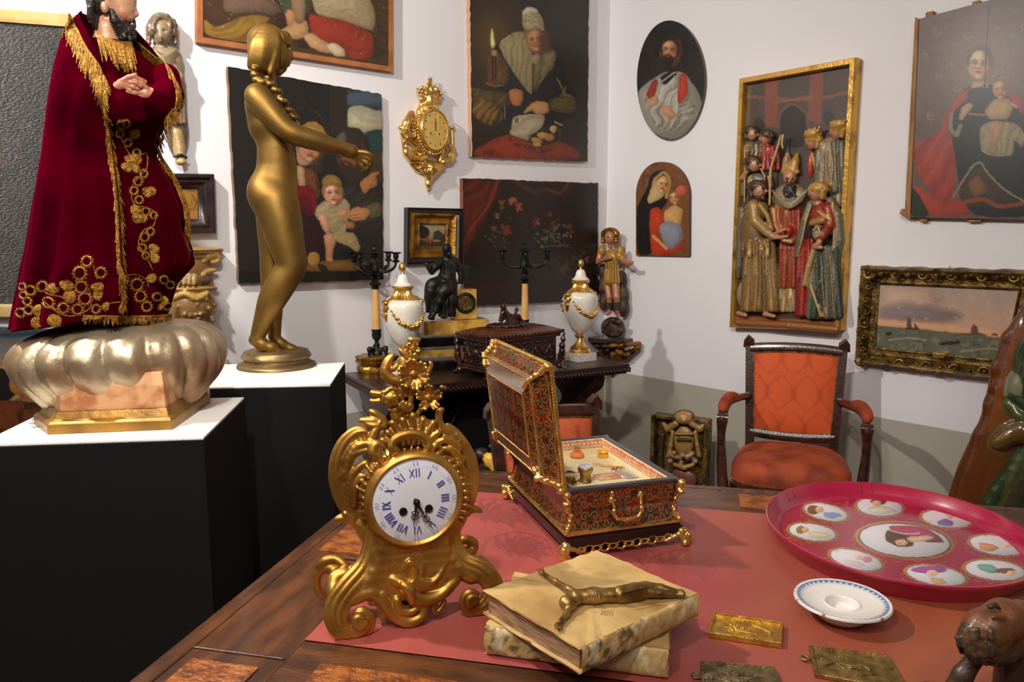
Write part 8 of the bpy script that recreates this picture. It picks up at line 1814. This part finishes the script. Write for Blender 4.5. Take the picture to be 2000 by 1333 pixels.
# man, left front
head(1484, 372, 16, HB, 1, HB, d=36); S.ell(1478, 412, 26, 24, 24, 20, col=BR); S.ell(1470, 450, 22, 26, 50, 18, col=BRd)
S.chain([(1472, 402, 12, 40), (1476, 432, 11, 44), (1500, 455, 8.5, 46), (1508, 462, 6.5, 46)], BR); S.chain([(1460, 405, 6, 40), (1485, 402, 6, 44), (1498, 420, 5, 42), (1508, 448, 4, 40)], (150, 116, 60), k=.003)
folds(1460, 1508, 470, 604, 9, BR, BRd, 30, 6.2, 16); S.chain([(1450, 410, 8, 20), (1446, 460, 9, 20), (1444, 520, 8, 18), (1442, 540, 6, 16)], GR, k=.004); S.ell(1450, 575, 18, 12, 26, 10, col=GRY); folds(1452, 1500, 475, 500, 5, BR, BRd, 38, 4, 0)
S.chain([(1506, 464, 5, 46), (1524, 464, 4, 48), (1538, 462, 3, 48)], SKr, k=.002); S.chain([(1508, 460, 4, 46), (1524, 452, 3.6, 50), (1534, 448, 3, 50)], SKr, k=.002); S.chain([(1545, 472, 5, 40), (1530, 470, 4, 44)], SKr, k=.002); S.ell(1540, 452, 30, 9, 12, 10, col=(176, 60, 40))
S.chain([(1442, 612, 5, 24), (1456, 616, 5, 28)], SKr, k=.002); S.chain([(1494, 614, 5, 32), (1512, 618, 4, 34)], SKr, k=.002)
# woman, right front
head(1594, 376, 16, HG, -1, d=36); S.ell(1602, 370, 32, 17, 13, 13, col=(160, 116, 56), k=.003); S.ell(1622, 360, 24, 5, 5, 5, col=HG); S.chain([(1594, 392, 8, 30), (1602, 404, 10, 28)], SKr)
S.ell(1606, 422, 24, 24, 28, 20, col=RD2); S.chain([(1618, 408, 11, 34), (1622, 440, 10, 38), (1608, 462, 7, 42), (1600, 472, 5.5, 44)], RD2); S.chain([(1600, 474, 5.5, 46), (1592, 482, 5, 46), (1604, 484, 4, 44)], SKr, k=.002)
S.chain([(1586, 436, 6, 40), (1604, 432, 6, 42), (1616, 426, 5, 40)], (160, 120, 60), k=.003); S.ell(1596, 455, 40, 9, 14, 8, col=GRY, k=.003); S.chain([(1588, 450, 2.4, 48), (1598, 444, 2.4, 50), (1602, 456, 2.4, 50), (1594, 464, 2.4, 50)], TAN, k=.001)
S.chain([(1582, 398, 6, 34), (1572, 430, 7, 38), (1562, 470, 7, 36), (1556, 500, 5, 32)], GR, k=.003); S.chain([(1584, 400, 2.4, 42), (1574, 432, 2.4, 46), (1566, 470, 2.4, 44), (1558, 500, 2, 38)], TAN, k=.001)
S.chain([(1622, 392, 8, 28), (1636, 420, 9, 28), (1640, 470, 10, 26), (1634, 510, 9, 24)], GR, k=.003); S.chain([(1626, 396, 2.6, 38), (1630, 440, 2.6, 38), (1628, 488, 2.4, 36)], TAN, k=.001)
folds(1562, 1586, 470, 614, 5, (160, 48, 34), (128, 38, 28), 30, 5, 10); folds(1590, 1632, 485, 618, 8, GRN, GR, 30, 6, 18); S.chain([(1592, 480, 5, 42), (1580, 520, 6, 42), (1572, 556, 5, 40)], TAN, k=.003); S.chain([(1584, 560, 4, 42), (1594, 590, 3, 42), (1604, 618, 3, 40)], TAN, k=.002)
# top-right women
head(1586, 278, 14, HG, -1, d=22); head(1634, 258, 14, HG, -1, d=18); S.ell(1588, 262, 24, 18, 11, 14, col=HG, k=.003); S.ell(1638, 244, 22, 18, 10, 12, col=HG, k=.003)
for q in range(10): S.ell(1574+q*3, 258+4*math.sin(q*1.9)-q*.6, 34, 3.4, 3.4, 3.4, col=HG, k=.001); S.ell(1624+q*2.8, 240+4*math.sin(q*1.9), 30, 3.4, 3.4, 3.4, col=HG, k=.001)
S.ell(1620, 300, 12, 28, 30, 14, col=GRY); folds(1600, 1644, 280, 372, 7, GRY, GR, 18, 6, 10); S.ell(1585, 320, 10, 8, 28, 10, col=(176, 70, 60)); S.chain([(1586, 300, 3, 22), (1590, 320, 3, 24), (1596, 340, 3, 24)], HG, k=.002); folds(1628, 1646, 340, 400, 3, GRY, GR, 12, 6, 0)
for q in range(9): S.chain([(1462+q*5.6, 478, 1.3, 44), (1458+q*6.8, 540, 1.3, 46), (1454+q*8, 598, 1.2, 42)], HG if q % 3 == 0 else BR, k=.001)
for q in range(5): S.chain([(1470+q*6, 418+q*4, 1.5, 50-q), (1480+q*6, 440+q*3, 1.5, 52-q), (1492+q*4, 454, 1.3, 52)], HG if q % 2 else TAN, k=.001)
for q in range(5): S.chain([(1594+q*9, 500, 1.3, 42), (1598+q*9, 560, 1.3, 44), (1602+q*9, 612, 1.2, 42)], TAN if q % 2 else GR, k=.001)
for q in range(4): S.chain([(1606+q*8, 292, 1.5, 34), (1604+q*9, 330, 1.5, 36), (1608+q*9, 366, 1.3, 34)], TAN, k=.001)
for q in range(4): S.chain([(1596+q*6, 412+q*3, 1.4, 44), (1606+q*5, 424+q*2, 1.4, 46), (1618+q*2, 420+q*4, 1.2, 46)], HG, k=.001)
S.chain([(1442, 630, 7, 22), (1540, 636, 7, 34), (1634, 644, 7, 30)], (150, 96, 46), k=.004); S.chain([(1440, 622, 7, 14), (1638, 632, 7, 14)], (130, 74, 40), k=.004)
S.build('carved_figures', 'vcpoly', .0042, rl, cols=True, yback=-.028, smooth=3)
# ================================================================== CARVED CORBEL, WOODEN SAINT
f = wf(FB, 378, 560); cb = thing('carved_capital', f, 'gilded carved capital with grapes fixed to the wall between the two statues', 'capital', None)
S = Sculpt(f, .006)
for (y0, y1, hw, dd_) in ((486, 490, 55, 48), (490, 496, 50, 44), (497, 506, 44, 38), (532, 538, 34, 32), (560, 566, 42, 40)): S.chain([(378-hw, (y0+y1)/2, (y1-y0)/2+2, dd_*.5), (378+hw, (y0+y1)/2, (y1-y0)/2+2, dd_*.5)], (176, 140, 82), k=.004); S.ell(378, (y0+y1)/2, dd_*.3, hw, (y1-y0)/2+3, dd_*.7, col=(176, 140, 82), k=.003)
S.ell(378, 520, 10, 32, 40, 26, col=(140, 104, 56)); S.ell(378, 548, 10, 36, 20, 30, col=(110, 80, 44)); S.ell(376, 600, 10, 44, 46, 34, col=(150, 112, 60))
for q in range(7): S.chain([(350+q*10, 540, 3, 36-abs(q-3)*4), (349+q*10, 556, 3, 40-abs(q-3)*4)], (176, 140, 82), k=.001)
S.chain([(396, 510, 6, 30), (410, 500, 7, 30), (424, 500, 6, 28), (424, 510, 5, 28), (414, 512, 4, 30)], (190, 150, 80), sm=3, k=.003); S.chain([(420, 528, 4, 24), (400, 532, 5, 30), (392, 544, 5, 32)], (190, 150, 80), sm=3)
S.chain([(340, 582, 6, 24), (362, 574, 6, 36), (384, 584, 6, 42), (404, 574, 6, 34), (412, 582, 5, 26)], (206, 166, 90), sm=3, k=.003)
for q in range(60): S.ell(396+R_.gauss(0, 12), 606+R_.gauss(0, 14), 36+R_.uniform(-6, 6), 4.2, 4.2, 5, col=R_.choice([(150, 120, 80), (120, 96, 66), (180, 150, 100)]), k=.001)
for q in range(10): S.chain([(346+q*4, 600, 4, 30), (342+q*4, 625, 4, 26)], (120, 90, 50), k=.002)
S.build('carving', 'vcpoly', .0045, cb, cols=True, yback=0)
f = wf(FB, 325, 170); ws = thing('wood_carving', f, 'weathered wooden carving of a curly haired draped figure on the wall behind the robed statue', 'carving', None)
S = Sculpt(f, .006); WL = (146, 126, 98); WD = (100, 82, 62); WM = (122, 100, 76)
S.ell(314, 62, 22, 19, 25, 18, col=WL); S.ell(318, 50, 10, 25, 24, 18, col=WD); S.ell(313, 70, 34, 4, 7, 6, col=WL, k=.002); S.ell(306, 60, 40, 5, 3, 5, k=.001, sub=True); S.ell(323, 60, 40, 5, 3, 5, k=.001, sub=True); S.ell(306, 60, 34, 3.5, 2, 4, col=WD, k=.001); S.ell(323, 60, 34, 3.5, 2, 4, col=WD, k=.001); S.ell(314, 80, 36, 6, 1.6, 3, col=WD, k=.001)
for q in range(28): a = PI*1.15-q/27*PI*1.3; rr = R_.uniform(.9, 1.05); S.ell(316+25*rr*math.cos(a), 56-25*rr*math.sin(a), 26, 5.5, 5, 8, col=R_.choice([WM, WD]), k=.0008); S.ell(316+17*rr*math.cos(a), 52-19*rr*math.sin(a), 32, 4.5, 4.5, 6, col=R_.choice([WM, WD]), k=.0008)
for sg, x0 in ((-1, 290), (1, 342)):
    for q in range(5): S.ell(x0, 52+q*8, 20, 5.5, 5, 8, col=WM, k=.0015)
S.ell(325, 120, 12, 32, 34, 20, col=WL); S.ell(334, 180, 10, 28, 80, 20, col=WM); S.ell(345, 250, 8, 22, 60, 16, col=WD)
for q in range(6): S.chain([(300+q*3, 98+q*2, 3.4, 32), (318+q*2, 112+q*5, 3.6, 40), (342-q, 98+q*5, 3.2, 30)], WL, sm=3, k=.002)
for q in range(7): S.chain([(334+q*3.2, 120, 2.6, 34-q), (340+q*3, 180, 3, 34-q), (338+q*4, 240, 3, 26)], R_.choice([WL, WM, WD]), sm=2, k=.002)
S.chain([(340, 135, 8, 30), (352, 150, 7, 34), (340, 165, 6, 38)], WL); S.chain([(345, 260, 10, 16), (350, 290, 10, 18), (352, 314, 9, 22)], TAN); S.chain([(340, 306, 3, 30), (352, 302, 3, 34), (364, 308, 3, 28)], (40, 32, 28), k=.001); S.ell(353, 316, 24, 10, 7, 10, col=(196, 168, 110))
S.build('carving', 'vcpoly', .0045, ws, cols=True, yback=0)
# ================================================================== GLAZED FIGURE AT THE RIGHT EDGE
b = onY(1985, 800, 2.55); gs = Fr((b.x, b.y, 0), math.radians(-36)); gt = thing('sculpture', gs, 'tall glazed carved figure in dark green drapery on a brown slab at the right edge', 'sculpture', None)
S = Sculpt(gs, .012); SB = (116, 66, 28); SB2 = (92, 50, 22); GN1 = (44, 60, 36); GN2 = (74, 84, 44); BRG = (96, 70, 34)
for pts in ([(2030, 590, 30, -6), (1992, 690, 44, -8), (1968, 800, 52, -8), (1950, 900, 60, -8), (1935, 1000, 70, -8)], [(2060, 560, 50, -10), (2050, 700, 60, -10), (2040, 850, 70, -10), (2030, 1000, 80, -10)]): S.chain([(p[0], p[1], p[2]*.55, p[3]) for p in pts], SB, k=.03)
S.chain([(2014, 600, 12, 0), (1972, 660, 12, 0), (1950, 720, 12, 0), (1938, 790, 13, 0), (1922, 850, 13, 0), (1912, 920, 14, 0), (1890, 985, 16, 0), (1872, 1050, 18, 0)], SB2, k=.02)
for q in range(5): S.chain([(2005-q*3, 640+q*10, 18, -2), (1965+q*3, 760, 20, -2), (1945+q*2, 900, 22, -2), (1920+q*2, 1010, 24, -2)], SB, k=.02)
S.lell((.06, -.0, .45), (.24, .07, .42), col=SB2, k=.05)
S.chain([(1958, 862, 17, 30), (1975, 850, 19, 34), (2000, 842, 22, 34), (2030, 840, 24, 30)], BRG, k=.006); S.ell(1950, 868, 34, 13, 11, 12, col=BRG, k=.004); S.chain([(1945, 862, 3, 46), (1966, 850, 3, 52)], (140, 110, 60), k=.002)
S.ell(1988, 760, 26, 15, 30, 20, col=(120, 118, 96)); S.chain([(1972, 790, 9, 34), (1990, 812, 10, 38), (2015, 826, 10, 38)], GN2, k=.004); S.chain([(1978, 775, 8, 36), (2002, 790, 9, 40)], GN1, k=.004); S.ell(2020, 740, 20, 30, 90, 30, col=GN1)
for q in range(9): S.chain([(2000+q*7, 868, 7, 26), (1975+q*9, 920, 9, 30+4*math.sin(q*2)), (1935+q*13, 985, 11, 30+6*math.sin(q*2+1)), (1910+q*16, 1060, 13, 30)], (GN1, GN2, GN1, (60, 50, 34))[q % 4], sm=3, k=.005)
mm('glazed', (200, 200, 200), .14, vc=True, bump=.3, bs=30, coat=.9)
S.build('glazed_figure', 'glazed', .0055, gt, cols=True)
